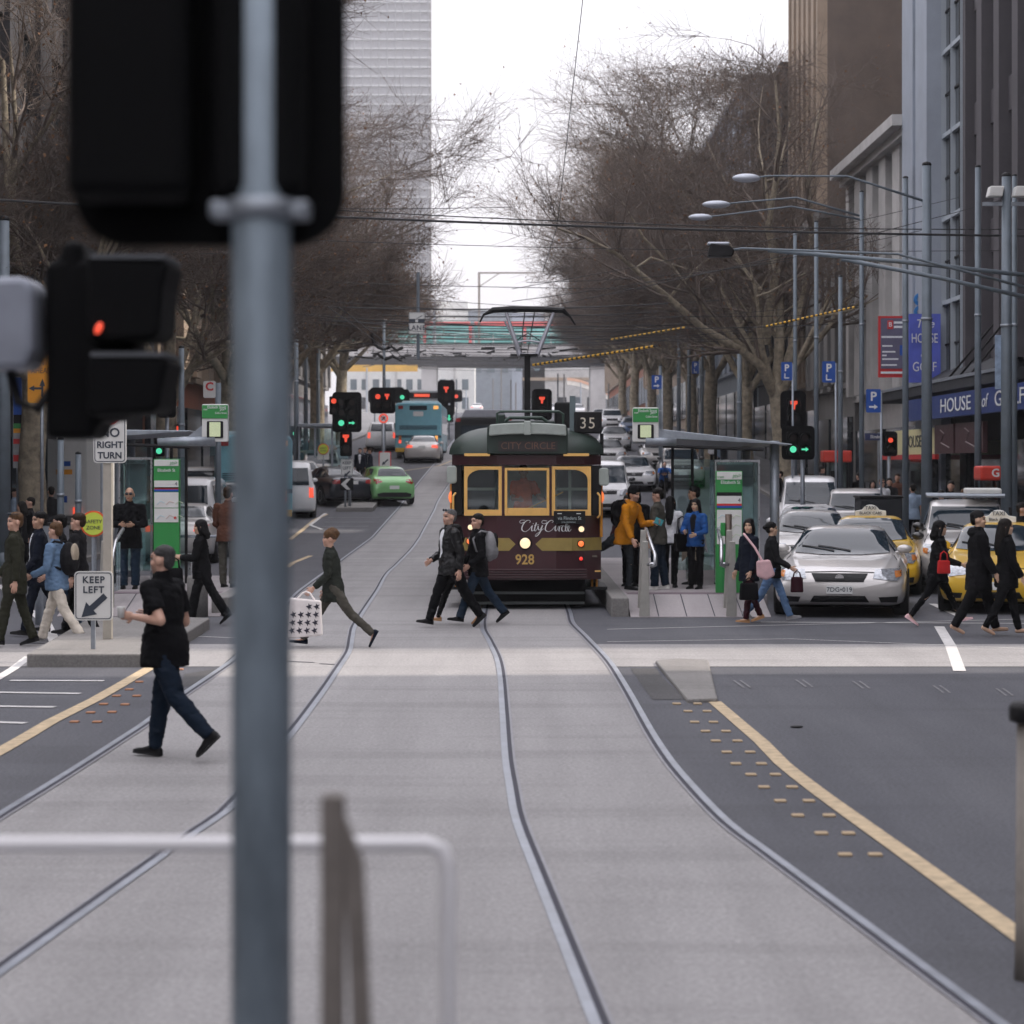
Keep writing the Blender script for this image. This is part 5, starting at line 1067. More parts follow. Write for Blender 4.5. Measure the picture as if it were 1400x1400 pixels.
def pole(x,ybase,ytop,d,dia,label,m=None,name='tram_pole',top=True,group=None):
    z0=gz(d)+(.14 if abs(XP(x,d))>10.3 else 0); b=(XP(x,d),d,z0); zt=ZY(ytop,d)-z0; t=thing(name,label,'pole',b,0,group)
    MB().tube([(0,0,-.1),(0,0,zt*.5),(0,0,zt)],[dia/2*1.1,dia/2,dia/2*.85],14).build('shaft',m or M_POLE,t,True); MB().cyl((0,0,-.05),(0,0,.35),dia*.72,dia*.62,14).build('base',m or M_POLE,t,True)
    if top: MB().ell((0,0,zt),(dia*.46,dia*.46,dia*.3)).build('cap',M_BLK,t,True)
    MB().cyl((0,0,zt*.62),(0,0,zt*.62+.06),dia*.56,n=14).build('band',M_GALV,t,True); return t
def signal(x,y,d,cols,label,s=1.0,pole_to=True,board=True,ybase=None,offx=0):
    """traffic signal; cols = list of columns of lamps (top to bottom); (x,y) top centre in the photo"""
    zt=ZY(y,d); g=gz(d); X=XP(x,d); t=thing('traffic_signal',label,'traffic light',(X,d,g)); zt-=g; a=.27*s; nc=len(cols)
    hmax=max(len(c) for c in cols)*a+.06*s
    if board: MB().prism(rrect(nc*a+.24*s,hmax+.2*s,.1*s,cx=0,cz=zt-hmax/2),.11,.13).build('backing_board',M_SBLK,t)
    for i,c in enumerate(cols):
        cx=(i-(nc-1)/2)*a*1.04; hs=MB().prism(rrect(a,len(c)*a+.02,.04*s,cx=cx,cz=zt-.05*s-len(c)*a/2),-.08,.10).build('lamp_housing',M_SBLK,t,bevel=.01)
        for j,l in enumerate(c):
            z=zt-.05*s-(j+.5)*a; col={'r':M_RED,'g':M_GRN,'R':M_RED,'G':M_GRN,'T':M_RED,'A':M_GRN,'.':M_OFF}[l]
            if l=='T': pl=[(cx-.07*s,z+.08*s),(cx+.07*s,z+.08*s),(cx+.07*s,z+.02*s),(cx+.03*s,z),(cx+.02*s,z-.09*s),(cx-.02*s,z-.09*s),(cx-.03*s,z),(cx-.07*s,z+.02*s)]
            elif l=='A': pl=arrow(cx,z,.17*s,0,.04*s)
            elif l=='G' : pl=arrow(cx,z,.2*s,-90,.05*s)
            else: pl=disc(cx,z,.078*s,18)
            flat(hs,pl,col,'lamp',-.085,.01)
            vs=MB(); rr=[]
            for q in(0,1): rr.append([(cx+.12*s*math.cos(R(an)),-.085-q*.2*s,z+.12*s*math.sin(R(an))) for an in range(-15,196,15)])
            o=vs.grid(rr).build('visor',M_SBLK,hs); sm=o.modifiers.new('t','SOLIDIFY'); sm.thickness=.006
    if pole_to: MB().cyl((offx,.2,-.1),(offx,.2,zt+.05),.055,n=12).build('post',M_GALV,t,True)
    return t
def street():
    # stop platforms -------------------------------------------------------
    def platform(name,x0,x1,ya,yb,label,flip):
        s=slab(name,[(x0,ya+1.5),(x1,ya+1.5),(x1,yb),(x0,yb)],-.05,.29,M_PLAT); tag(s,kind='structure')
        m=MB(); xr0,xr1=(x0+.28,x1-.1); m.v=[(xr0,ya,.012),(xr1,ya,.012),(xr1,ya+1.49,.29),(xr0,ya+1.49,.29),(xr0,ya,-.05),(xr1,ya,-.05),(xr1,ya+1.49,-.05),(xr0,ya+1.49,-.05)]; m.f=[(0,1,2,3),(0,4,5,1),(1,5,6,2),(3,7,4,0)]
        tag(m.build('platform_ramp',M_PLAT),kind='structure'); m=MB()
        for k in range(1,5): x=xr0+(xr1-xr0)*k/5; m.add([(x-.008,ya+.01,.018),(x+.008,ya+.01,.018),(x+.008,ya+1.48,.296),(x-.008,ya+1.48,.296)],[(0,1,2,3)])
        tag(m.build('paving_joint',M_GRV),kind='structure')
        m=MB().b2(x0-.02,x0+.26,ya+.2,yb,-.05,.305) if not flip else MB().b2(x1-.26,x1+.02,ya+.2,yb,-.05,.305); tag(m.build('platform_kerb',M_KERB,bevel=.02),kind='structure')
        tag(MB().b2(x0+.3,x1-.3,ya+1.55,ya+2.1,.291,.296).build('tactile_paving',mat('tactile_mauve',(.16,.12,.14),.8,var=.2,scale=30)),kind='structure')
    platform('tram_platform',1.62,4.25,38.7,56,'',False); platform('tram_platform',-7.6,-4.6,38.9,47,'',True)
    def shelter(x0,x1,y0,y1,zc,label,px_panel,side):
        t=thing('tram_shelter',label,'tram shelter',((x0+x1)/2,y0,.29)); w=(x1-x0)/2; zc-=.29
        o=MB().prism([(-w-.5*(side<0),zc+.02*side),(w+.5*(side>0),zc-.10*side),(w+.5*(side>0),zc+.02-.10*side),(-w-.5*(side<0),zc+.16+.02*side)],-.3,y1-y0).build('roof',M_GALV,t,bevel=.015)
        MB().tube([(-w,-.25,zc-.12),(w,-.25,zc-.18)],.03,8).build('roof_beam',M_BLK,t)
        for xx in((w-.06)*side,):
            for yy in(.15,(y1-y0)/2,y1-y0-.3): MB().cyl((xx+.3*side,yy,0),(xx+.3*side,yy,zc-.02),.085,n=14).build('post',M_GALV,t,True)
        for xx in(-w*.75,-w*.35,w*.12):
            MB().b2(xx*side-.025,xx*side+.025,.5,.55,0,zc-.15).build('mullion',M_BLK,t)
        f=MB().b2(min(-w*.75*side,w*.95*side),max(-w*.75*side,w*.95*side),.515,.525,.25,zc-.35).build('glass_screen',M_SGLS,t)
        f=MB().b2(w*.9*side-.006,w*.9*side+.006,.7,y1-y0-.5,.25,zc-.35).build('glass_screen',M_SGLS,t)
        a=min(w*.05*side,w*.95*side);b=max(w*.05*side,w*.95*side); m=MB().b2(a,b,-.05,-.02,zc-.40,zc-.36).b2(a,a+.03,-.05,-.02,.05,zc-.4).b2(b-.03,b,-.05,-.02,.05,zc-.4).build('end_frame',M_STL,t); MB().b2(a+.03,b-.03,-.04,-.03,.25,zc-.42).build('glass_screen',M_SGLS,m)
        MB().b2(-w*.5,w*.6,2.2,2.6,.42,.47).build('bench',M_STL,t); MB().b2(-.3,-.25,2.3,2.5,0,.42).b2(.3,.35,2.3,2.5,0,.42).build('bench_leg',M_STL,t)
        # overhead stop sign on an arm
        return t
    s1=shelter(XP(905,43.2),XP(1042,43.2),43.2,54,ZY(601,43.2),'glass tram shelter with thin sloping roof beside the heritage tram',0,1)
    s2=shelter(XP(160,43.4),XP(262,43.4),43.4,46.8,ZY(598,43.4),'glass tram shelter on the left platform behind the no right turn sign',0,-1)
    def stop_sign(x0,x1,d,ytop,ymid,ybot,label,arm_to):
        t=thing('stop_sign',label,'sign',(XP((x0+x1)/2,d),d,ZY(ybot,d))); w=XP(x1,d)-XP(x0,d); hz=ZY(ytop,d)-ZY(ybot,d); mz=ZY(ymid,d)-ZY(ybot,d)
        MB().prism(rrect(w,hz,.03,cx=0,cz=hz/2),0,.12).build('panel',M_SWH,t,bevel=.01); flat(t,[(-w/2+.005,mz),(w/2-.005,mz),(w/2-.005,hz-.02),(-w/2+.005,hz-.02)],M_SGN,'green_band',-.001)
        c=(x0+x1)/2; text('Elizabeth Street',.07,M_TXTW,t,(.03,-.016,mz+.19),sx=.72); text('Collins Street',.05,M_TXTW,t,(.10,-.016,mz+.09),sx=.72); text('tram',.05,M_TXTW,t,(-w*.36,-.016,hz-.09),sx=.7); text('ptv>',.07,M_TXTW,t,(w*.3,-.016,hz-.09),sx=.8,shear=.2)
        sc=flat(t,rrect(w*.62,mz*.72,.02,cx=0,cz=mz*.52),M_BLK,'screen_case',-.001); MB().prism(rrect(w*.42,mz*.62,.01,cx=0,cz=mz*.53),-.02,-.012).build('screen',mat('screen_lit_pale',(.6,.66,.42),.4,emit=.12,ecol=(.62,.72,.42),var=.1,scale=40),sc)
        xa=XP(arm_to,d)-t.location.x; MB().tube([(0,.06,mz*.05),(xa,.06,mz*.05-.02)],[.10,.06],8).build('arm',M_GALV,t,True); MB().prism([(math.copysign(w/2,xa),mz*.7),(math.copysign(w/2+.3,xa),mz*.12),(math.copysign(w/2,xa),mz*.02)],.03,.09).build('gusset',M_GALV,t)
        return t
    stop_sign(865,900.5,40.9,557,577,604,'green and white overhead tram stop sign on the right shelter',925); stop_sign(276,312,41.3,552.5,572,604,'green and white overhead tram stop sign on the left shelter',215)
    def totem(x0,x1,d,yt,yb,label,ys):
        t=thing('information_panel',label,'sign',(XP((x0+x1)/2,d),d,.29)); w=XP(x1,d)-XP(x0,d); z=lambda y:ZY(y,d)-.29; zt=z(yt)
        MB().b2(-w/2,w/2,0,.16,0,zt).build('panel',M_SGN,t,bevel=.01)
        for a,b,m,n in ys: flat(t,[(-w/2+.012,z(b)),(w/2-.012,z(b)),(w/2-.012,z(a)),(-w/2+.012,z(a))],m,n,-.001,.008)
        return t,w,z
    t,w,z=totem(979,1015,40.6,644,812,'tall green and white tram map panel at the end of the right shelter',((645,655.5,M_SWH,'header'),(673,678,M_BLK,'gap'),(678,688.5,M_SWH,'route_strip'),(688.5,691.5,M_SRED,'red_stripe'),(691.5,694.5,M_SBL,'blue_stripe'),(697,744,M_SWH,'map')))
    text('ptv>',.10,M_SGN,t,(w*.28,-.012,z(650.5)),sx=.75,shear=.2); text('tram',.06,M_SGN,t,(-w*.33,-.012,z(652))); text('Elizabeth St',.082,M_TXTW,t,(.02,-.006,z(659.5)),sx=.86); text('4',.09,M_TXTD,t,(w*.38,-.012,z(684)))
    MR_=[(.45,.6,.65),(.6,.45,.4),(.5,.6,.42)]; 
    for i in range(9): x=-w*.4+.1*(i%3)*1.2+.05; zz=z(735)+.16*(i//3); MB().tube([(x-.06,-.010,zz),(x,-.010,zz+.06),(x+.07,-.010,zz+.03)],.006,4).build('map_line',mat('map_line_%d'%(i%3),MR_[i%3],.6),t)
    flat(t,[(-.06,z(806)),(.08,z(804)),(.10,z(794)),(0,z(796))],M_BLK,'leaf_decal',-.002)
    t,w,z=totem(210,245,41.0,627.5,768,'green and white tram map panel on the left platform behind the man in sunglasses',((628.5,637,M_SWH,'header'),(657,668,M_SWH,'route_strip'),(666,669,M_SRED,'red_stripe'),(669,672,M_SBL,'blue_stripe'),(673,694,M_SWH,'map'),(695,714,M_SWH,'map')))
    text('ptv>',.09,M_SGN,t,(w*.28,-.012,z(633)),sx=.75,shear=.2); text('Elizabeth St',.075,M_TXTW,t,(.0,-.006,z(643)),sx=.86); text('4',.08,M_TXTD,t,(w*.38,-.012,z(661.5))); flat(t,disc(w*.35,z(708),.025,12),M_SRED,'stamp',-.011,.004)
    for i in range(6): x=-w*.3+.13*(i%3)*1.2+.03; zz=z(690)-.24*(i//3); MB().tube([(x-.06,-.012,zz),(x,-.012,zz+.06),(x+.07,-.012,zz+.03)],.006,4).build('map_line',mat('map_line_%d'%(i%3),MR_[i%3],.6),t)
    # ticket validator post in front of the right panel, handrails
    t=thing('validator_post','brown validator post with green reader before the right map panel','post',(XP(996,39.9),39.9,.29)); MB().cyl((0,0,0),(0,0,ZY(703,39.9)-.29),.055,n=14).build('post',mat('post_bronze',(.10,.07,.055),.4,.4),t,True); MB().b2(-.13,-.055,-.05,.05,.98,1.2).build('reader',M_SGN,t,bevel=.01)
    def handrail(x,ya,lab,s):
        t=thing('handrail',lab,'handrail',(x,ya,0)); m=MB()
        for dy in(0,.55):
            MB().prism([(-.085,0),(.085,0),(.06,1.22+dy*.3),(-.03,1.22+dy*.3)],dy,dy+.06).build('post',mat('rail_post_steel',(.40,.39,.36),.45,.5,var=.15),t,bevel=.008)
        MB().tube([(s*.10,-.02,.82),(s*.17,-.06,.84),(s*.17,-.06,1.0),(s*.12,.5,1.2),(s*.1,1.4,1.38)],.032,8).build('rail',M_STL,t,True); MB().tube([(s*.05,.02,.85),(s*.17,-.05,.86)],.03,8).build('bracket',M_STL,t,True)
        MB().b2(-.008,.008,.7,1.7,.35,1.15).build('glass_panel',M_SGLS,t)
    handrail(XP(881,38.75),38.72,'steel handrail post at the tram end of the right platform ramp',1); handrail(XP(1000,38.75),38.72,'steel handrail post beside the woman with the pink bag',-1); handrail(XP(148,39.4),38.9,'steel handrail left of the left platform ramp',1)
    t=thing('bollard','stubby concrete bollard behind the woman in black','bollard',(XP(270,38.9),38.9,0)); MB().lathe([(.17,0),(.17,.62),(.15,.66)],14).build('post',M_KERB,t,True); t=thing('bollard','slim pale bollard behind the navy suit man','bollard',(XP(57,37),37,0)); MB().lathe([(.10,0),(.10,.95),(.06,1.0)],14).build('post',M_GALV,t,True)
    t=thing('barrier_rail','low pale rail on the left platform beside the waiting cars','railing',(XP(285,44),44,.29)); MB().tube([(-.55,0,.0),(-.55,0,.85),(.6,0,.85),(.6,0,0)],.03,8).build('rail',M_GALV,t,True)
    # road signs ------------------------------------------------------------
    def sign(name,label,x0,x1,ytop,ybot,d,zbase,face,post=None,postw=.05,postx=None,sq=False,border=True,pm=None,mat_f=M_SWH,r=.05):
        t=thing(name,label,'sign',(XP((x0+x1)/2,d),d,zbase)); w=XP(x1,d)-XP(x0,d); z=lambda y:ZY(y,d)-zbase; zt,zb=z(ytop),z(ybot)
        MB().prism(rrect(w,zt-zb,r,cx=0,cz=(zt+zb)/2),-.02,.0).build('plate',mat_f,t)
        if border:
            o=rrect(w-.03,zt-zb-.03,r*.8,cx=0,cz=(zt+zb)/2); i=rrect(w-.05,zt-zb-.05,r*.7,cx=0,cz=(zt+zb)/2); m=MB(); n=len(o); m.v=[(x,-.024,zz) for x,zz in o+i]; m.f=[(k,(k+1)%n,(k+1)%n+n,k+n) for k in range(n)]; m.build('border',M_TXTD,t)
        px=0 if postx is None else XP(postx,d)-t.location.x
        if post is not None:
            if sq: MB().b2(px-postw/2,px+postw/2,.004,postw,0,zt-.05).build('post',pm or M_GALV,t,bevel=.006)
            else: MB().cyl((px,.03,0),(px,.03,zt-.05),postw/2,n=12).build('post',pm or M_GALV,t,True)
        if face: face(t,w,z)
        return t
    d=31.6
    def f1(t,w,z):
        for s,y in(('NO',592),('RIGHT',608.5),('TURN',623)): text(s,.165 if s=='NO' else .118,M_TXTD,t,(0,-.022,z(y)),bold=.003,sx=1.0)
        m=MB(); o=disc(0,z(567),.135,28); i=disc(0,z(567),.10,28); n=28; m.v=[(x,-.024,zz) for x,zz in o+i]; m.f=[(k,(k+1)%n,(k+1)%n+n,k+n) for k in range(n)]; m.build('ring',M_SRED,t); flat(t,arrow(0,z(567),.14,60,.03),M_TXTD,'arrow',-.022,.003)
    sign('road_sign','white NO RIGHT TURN sign on a tall square post on the median',128,173,548,633,d,.165,f1,post=1,postw=.115,postx=146.5,sq=True,pm=mat('sign_post_cream',(.42,.39,.34),.5,.2,var=.12))
    d=29.9
    def f2(t,w,z):
        text('KEEP',.115,M_TXTD,t,(0,-.022,z(793)),bold=.003,space=1.15); text('LEFT',.115,M_TXTD,t,(0,-.022,z(806.5)),bold=.003,space=1.15); flat(t,arrow(0,z(829),.40,222,.075),M_TXTD,'arrow',-.022,.003)
    sign('road_sign','white KEEP LEFT sign with black arrow on the near end of the median',102,154.5,781,848,d,.165,f2,post=1,postw=.055,postx=127,sq=True)
    p=G(490,699); d=p.y
    def f3(t,w,z):
        text('KEEP',.15,M_TXTD,t,(0,-.022,z(633)),bold=.003); text('LEFT',.15,M_TXTD,t,(0,-.022,z(640)),bold=.003); flat(t,arrow(0,z(648),.30,222,.055),M_TXTD,'arrow',-.022,.003)
        c=MB().b2(-.24,.24,-.03,0,z(670.5),z(653.5)).build('chevron_board',M_SBLK,t); zz=z(662); flat(c,[(-.22,zz),(0,zz+.2),(.14,zz+.2),(-.04,zz),(.14,zz-.2),(0,zz-.2)],M_SWH,'chevron',-.032,.004)
    sign('road_sign','grey KEEP LEFT sign over a chevron board on the island by the green car',466,482.5,628,650,d,gz(d)+.16,f3,post=1,postw=.08,postx=472+0)
    def f4(t,w,z): text('LANE',.25,M_TXTD,t,(0,-.022,z(448.5)),bold=.004,space=1.1); [flat(t,rrect(.24,.16,.03,cx=s*.17,cz=z(439)),M_TXTD,'tram_symbol',-.022,.003) for s in(-1,1)]; flat(t,[(-.04,z(436)),(.04,z(435.5)),(.22,z(431.5)),(.2,z(431))],M_TXTD,'trolley_symbol',-.022,.003)
    sign('road_sign','white tram LANE sign with tram symbol hung over the tracks',559,580.5,427,456.5,88,ZY(492,88),f4,post=None)
    MB().cyl((0,.10,0),(0,.10,ZY(372,88)-ZY(492,88)),.06,n=10).build('hanger_rod',M_POLE,bpy.data.objects['road_sign.003'],loc=(XP(571.5,88)-XP(569.75,88),0,0))
    def f5(t,w,z):
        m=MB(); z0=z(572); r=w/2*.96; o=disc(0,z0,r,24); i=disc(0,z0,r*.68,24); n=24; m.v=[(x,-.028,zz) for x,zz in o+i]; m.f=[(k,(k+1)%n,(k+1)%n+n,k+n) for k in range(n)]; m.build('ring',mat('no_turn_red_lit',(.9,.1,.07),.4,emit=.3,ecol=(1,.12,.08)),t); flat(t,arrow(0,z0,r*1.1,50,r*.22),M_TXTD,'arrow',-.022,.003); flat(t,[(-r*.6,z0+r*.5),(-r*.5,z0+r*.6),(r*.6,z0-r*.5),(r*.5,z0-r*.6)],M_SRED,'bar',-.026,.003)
        t2=MB().prism(rrect(.42,.62,.05,cx=.06,cz=z(629)),-.03,-.004).build('keep_left_plate',M_SWH,t); flat(t2,arrow(.06,z(632),.34,222,.06),M_TXTD,'arrow',-.031,.003); MB().prism(rrect(.50,.70,.05,cx=.06,cz=z(629)),-.003,.012).build('plate_border',M_SRED,t2)
    sign('road_sign','red ringed no right turn sign above a small keep left plate',517.5,531,565,579,98,gz(98),f5,post=1,postw=.11,border=False,r=.18)
    def fs(word):
        def f(t,w,z): pass
        return f
    # safety zone targets
    def safety(x,y,r_px,d,label,txt=True,zb=0):
        t=thing('safety_zone_sign',label,'sign',(XP(x,d),d,zb)); r=r_px*d/F; z=ZY(y,d)-zb; MB().prism(disc(0,z,r*1.16,26),-.012,.01).build('red_disc',mat('safety_red',(.75,.12,.03),.5),t); o=flat(t,disc(0,z,r,26),M_SLIM,'lime_disc',-.013); MB().cyl((0,.05,0),(0,.05,z),.04,n=10).build('post',M_GALV,t)
        text('SAFETY',r*.46,M_TXTD,o,(0,-.027,z+r*.18)); text('ZONE',r*.46,M_TXTD,o,(0,-.027,z-r*.36))
        return t
    safety(128,716,15.5,37.5,'round lime SAFETY ZONE sign half behind the NO RIGHT TURN post',zb=.0)
    d=97; t=safety(442,614,6.5,d,'round lime safety zone sign in front of the far left shelter',zb=gz(d)); MB().prism(rrect(.46,.44,.04,cx=0,cz=ZY(621,d)-gz(d)),.012,.03).build('plate',M_SWH,t)
    # parking signs
    for x0,x1,y0,y1,d,s2,lab in((1068,1083,495,520,70,'L','blue parking sign with P over L, left of two on the slim poles'),(1124,1142,494,523,66,'L','blue parking sign with P over L, right of two on the slim poles'),(1184,1204,532,564,62,'>','blue parking sign with arrow on the right footpath beside the red golf banner'),(891,904.5,513,532,100,'>','blue parking sign with arrow among the tree trunks'),(946,955.5,494,511,115,'L','small distant blue parking sign above the shelter roof')):
        def fp(t,w,z,y0=y0,y1=y1,s2=s2):
            text('P',w*.85,M_TXTW,t,(0,-.022,z(y0+(y1-y0)*.33)),bold=.008)
            if s2=='>': flat(t,arrow(0,z(y0+(y1-y0)*.76),w*.6,0,w*.13),M_TXTW,'arrow',-.022,.003)
            else: flat(t,[(-w*.22,z(y0+(y1-y0)*.62)),(-w*.12,z(y0+(y1-y0)*.62)),(-w*.12,z(y0+(y1-y0)*.84)),(w*.22,z(y0+(y1-y0)*.84)),(w*.22,z(y0+(y1-y0)*.90)),(-w*.22,z(y0+(y1-y0)*.90))],M_TXTW,'bracket_mark',-.022,.003)
        sign('parking_sign',lab,x0,x1,y0,y1,d,gz(d)+.14,fp,post=1,postw=.06,postx=x1+1,border=False,mat_f=M_SBL,r=.03)
    # orange detour sign and hanging blue banner on the left
    def fo(t,w,z):
        MB().b2(-w/2+.01,w/2-.01,-.026,-.021,z(479.5),z(471)).build('red_band',M_SRED,t); text('CAUTION',.17,M_TXTW,t,(0,-.028,z(475.2)),sx=.8)
        for s,y in(('BLIND',487),('TURNING',496),('AHEAD',507)): text(s,.18,M_TXTD,t,(0,-.022,z(y)),sx=.8)
        flat(t,arrow(.02,z(530),.42,90,.05),M_TXTD,'arrow',-.022,.003); flat(t,arrow(-.14,z(531),.3,180,.05),M_TXTD,'arrow',-.022,.003)
    sign('detour_sign','orange roadwork sign with black arrows behind the big dark signal',38,76,464,551,55,.0,fo,post=1,postw=.08,border=False,mat_f=M_SORG,r=.06)
    t=sign('street_banner','long blue banner with green and orange stripes at the left edge',18,30.5,515,640,58,.14,None,post=1,postw=.08,border=False,mat_f=mat('banner_grey',(.30,.31,.33),.6,var=.2,scale=6),r=.02); w=XP(30.5,58)-XP(18,58); z=lambda y:ZY(y,58)-.14
    for a,b,m in((516,567,M_SBL),(567,579,M_BLK),(579,586,M_SGN),(586,592,M_SORG),(600,607,M_SRED),(622,631,M_SRED)): flat(t,[(-w/2+.01,z(b)),(w/2-.01,z(b)),(w/2-.01,z(a)),(-w/2+.01,z(a))],m,'stripe',-.021,.004)
    def fc(t,w,z): text('C',.3,M_SRED,t,(0,-.022,z(529)),bold=.01); text('GREAT TAXI RIDE',.05,M_TXTD,t,(0,-.022,z(538))) if False else None
    sign('clearway_sign','small white clearway sign with red C above the left stop sign',278,295,521,544,64,.14,fc,post=1,postw=.16,postx=298,border=False,pm=M_POLE)
    # signals ---------------------------------------------------------------
    signal(474,541,88.6,[['.','.','g'],['.','.','A']],'traffic signal with green disc and green arrow lit above a red T',1.38,offx=.1)
    signal(473,588,88.4,[['T','.']],'tram signal with red T lit, hung below the green arrow signal',1.6,pole_to=False,board=False); signal(456.5,540,88.2,[['r','.']],'small signal with one red lamp left of the green arrow signal',1.2,board=False,pole_to=False)
    signal(523,534,100,[['r','.'],['T','.']],'signal with two red lamps lit left of the turquoise bus',1.35); signal(610,524,165,[['T','.','.']],'signal with red T lit right of the turquoise bus',2.3); signal(614,552,163,[['.','G']],'low signal with green arrow right of the turquoise bus',2.1,board=False)
    signal(543,533,150,[['g']],'distant signal with green lamp above the bus, left of two',1.7); signal(550,536,146,[['g']],'distant signal with green lamp above the bus, right of two',1.7)
    signal(1085,541,72,[['T','.']],'signal with red T lit beside the mottled plane tree trunk',1.5); signal(1092,588,60,[['.','g'],['.','A']],'wide signal with green disc and arrow lit above the white van',1.05,offx=.12); signal(1217,594,74,[['r','.']],'slim signal with red lamp beside the golf shop',.95)
    signal(741,537,92,[['T','.']],'signal with red T lit above the roof of the heritage tram',1.5); signal(600,552,135,[['.','.']],'unlit signal head beside the bus roof',1.2) if False else None
    signal(1042,690-50,82,[['r','.']],'small red signal seen through the right shelter glass',.8) if False else None
    signal(227,536,66,[['r','.']],'signal with red lamp between the left shelter and the big dark signal',1.0); signal(218,593,70,[['.','g']],'signal with green lamp over the left shelter',1.1,board=False); signal(243,578,72,[['r','.']],'signal with orange-red lamp on the pale pole by the left stop sign',.95,board=False)
    signal(403,586,110,[['g']],'distant signal with green lamp just right of the foreground pole',1.2); signal(512,536,190,[['r']],'far signal with red lamp under the yellow beam',2.0); signal(624,536,230,[['r']],'far signal with red lamp under the bridge',2.2)
    # tram poles ------------------------------------------------------------
    for x,yt,d,dia,lab in((1267,225,54,.235,'thick blue-grey tram pole in front of the golf shop'),(1238,243,62,.16,'slender pole left of the thick one by the golf shop'),(1178,262,70,.14,'pole carrying a street lamp in front of the cream building'),(1337,228,58,.16,'slender pole right of the thick one by the golf shop'),(1376,240,51,.23,'thick pole with floodlights near the right edge'),(1387,240,52,.12,'thin pole close behind the floodlight pole'),
        (1149,378,76,.15,'mid-height pole beside the right blue parking sign'),(1116,303,78,.15,'pole between the two blue parking signs'),(1087,316,82,.14,'pole beside the left blue parking sign'),(928,440,118,.2,'pole behind the right shelter, left of a close pair'),(942,440,124,.2,'pole behind the right shelter, right of a close pair'),(960,430,112,.14,'thin pole behind the right shelter roof'),(1011,470,95,.2,'pole between the right shelter and the mottled tree'),(903,500,104,.15,'slim pole beside the parking sign among the trunks'),
        (5,300,54,.30,'thick pole at the left edge covered in old stickers'),(83,600,47,.14,'pale pole behind the student with the backpack'),(107,620,50,.14,'pale pole beside the dark shopfront on the left'),(248,475,64,.17,'pale pole between the big dark signal and the left stop sign'),(525,440,120,.16,'pale tram pole with bracket arms left of the tram lane sign'),(405,430,100,.2,'tall pole just right of the foreground pole'),(418,470,112,.2,'dark pole left of the far left shelter'),(435,450,125,.2,'blue-grey pole near the far left shelter')):
        pole(x,0,yt,d,dia,lab)
    # lamps on brackets
    M_LMP=mat('street_lamp_grey',(.50,.53,.60),.4,.2,var=.1)
    def lamp(x0,x1,y,d,xp,yp,label,m=M_LMP,box=False):
        a=P(x0,y,d);b=P(x1,y,d); t=thing('street_lamp',label,'street lamp',(a.x,d,a.z)); L=b.x-a.x; pp=P(xp,yp,d)-a
        if box: MB().prism([(0,-.12),(L*.9,-.12),(L,.0),(L*.8,.10),(L*.1,.14)],-.15,.15).build('lamp_head',M_BLK,t,bevel=.03); MB().b2(0,L*.8,-.14,.14,.11,.16).build('lamp_cover',M_LMP,t,bevel=.02)
        else: MB().ell((L/2,0,0),(L/2,.16,.10)).build('lamp_head',m,t,True)
        MB().tube([(L*.9,0,.02),(L*1.3,0,.05),tuple(pp*.6+Vector((0,0,.35))),tuple(pp)],[.018,.02,.024,.03],8).build('bracket',M_POLE,t,True)
    lamp(1001,1040,243.5,54,1264,275,'grey street lamp highest of the three over the right side of the street'); lamp(960,999,279.5,62,1175,295,'grey street lamp in the middle of the three over the right side'); lamp(941,974,297,70,1176,300,'grey street lamp lowest of the three over the right side')
    lamp(967,1004,343,46,1400,392,'black boxy lamp with pale cover on the long arm over the stop',box=True)
    t=thing('floodlight','pair of white floodlights on top of the right-hand pole','floodlight',P(1376,262,51)); 
    for x in(-.42,.12): MB().prism([(x,-.12),(x+.30,-.12),(x+.34,.10),(x+.05,.10)],-.2,.12).build('lamp_head',M_SWH,t,bevel=.02)
    MB().b2(-.5,.6,-.04,.04,-.30,-.22).build('crossbar',M_GALV,t)
    # shop signs ------------------------------------------------------------
    X=11.7
    def wy(px): return X*F/(px-CX)
    t=thing('shop_sign','long blue shop fascia lettered The HOUSE of GOLF','shop sign',(X,70.5,0)); ya,yb=53,wy(1240); zA,zB=3.72,4.34
    MB().b2(-.0,.18,ya-70.5,yb-70.5,zA,zB).build('fascia',mat('fascia_blue',(.006,.032,.17),.45,var=.08),t); 
    SIDE=Matrix.Rotation(R(-90),4,'Z')@FACE
    def stext(s,size,m,par,y,z,x=-.012,sx=1.0,**k):
        me=text_mesh(s,size,**k); me.materials.append(m)
        if sx!=1: me.transform(Matrix.Diagonal((sx,1,1,1)))
        me.transform(Matrix.Translation((x,y,z))@SIDE); return link(me,'lettering',par)
    # the street face looks towards -x; letters run from far (left) to near (right)
    for s,px,sz,sh in(('The',1266,.62,.25),('HOUSE',1306,.62,0),('of',1346,.55,.25),('GOLF',1380,.62,0)): stext(s,sz*.86,M_TXTW,t,wy(px)-70.5,4.02,sx=2.6 if s in('HOUSE','GOLF') else 1.9,shear=sh)
    aw=thing('shop_awning','dark flat shop awning over the footpath above the blue golf fascia','awning',(X+.1,68,4.45)); MB().b2(0,1.6,-11.5,11.8,.0,.28).build('canopy',W_CHAR,aw,bevel=.02); MB().b2(-.03,0,-11.5,11.8,.28,.36).build('edge_trim',M_GALV,aw); MB().prism([(.2,.3),(1.5,.3),(1.5,1.0)],-6,6).build('sloped_cover',W_CHAR,aw)
    for y in(-5,-3.4,-1.8): MB().tube([(.1,y,.3),(1.5,y-1.2,2.2)],.03,6).build('stay',M_BLK,aw)
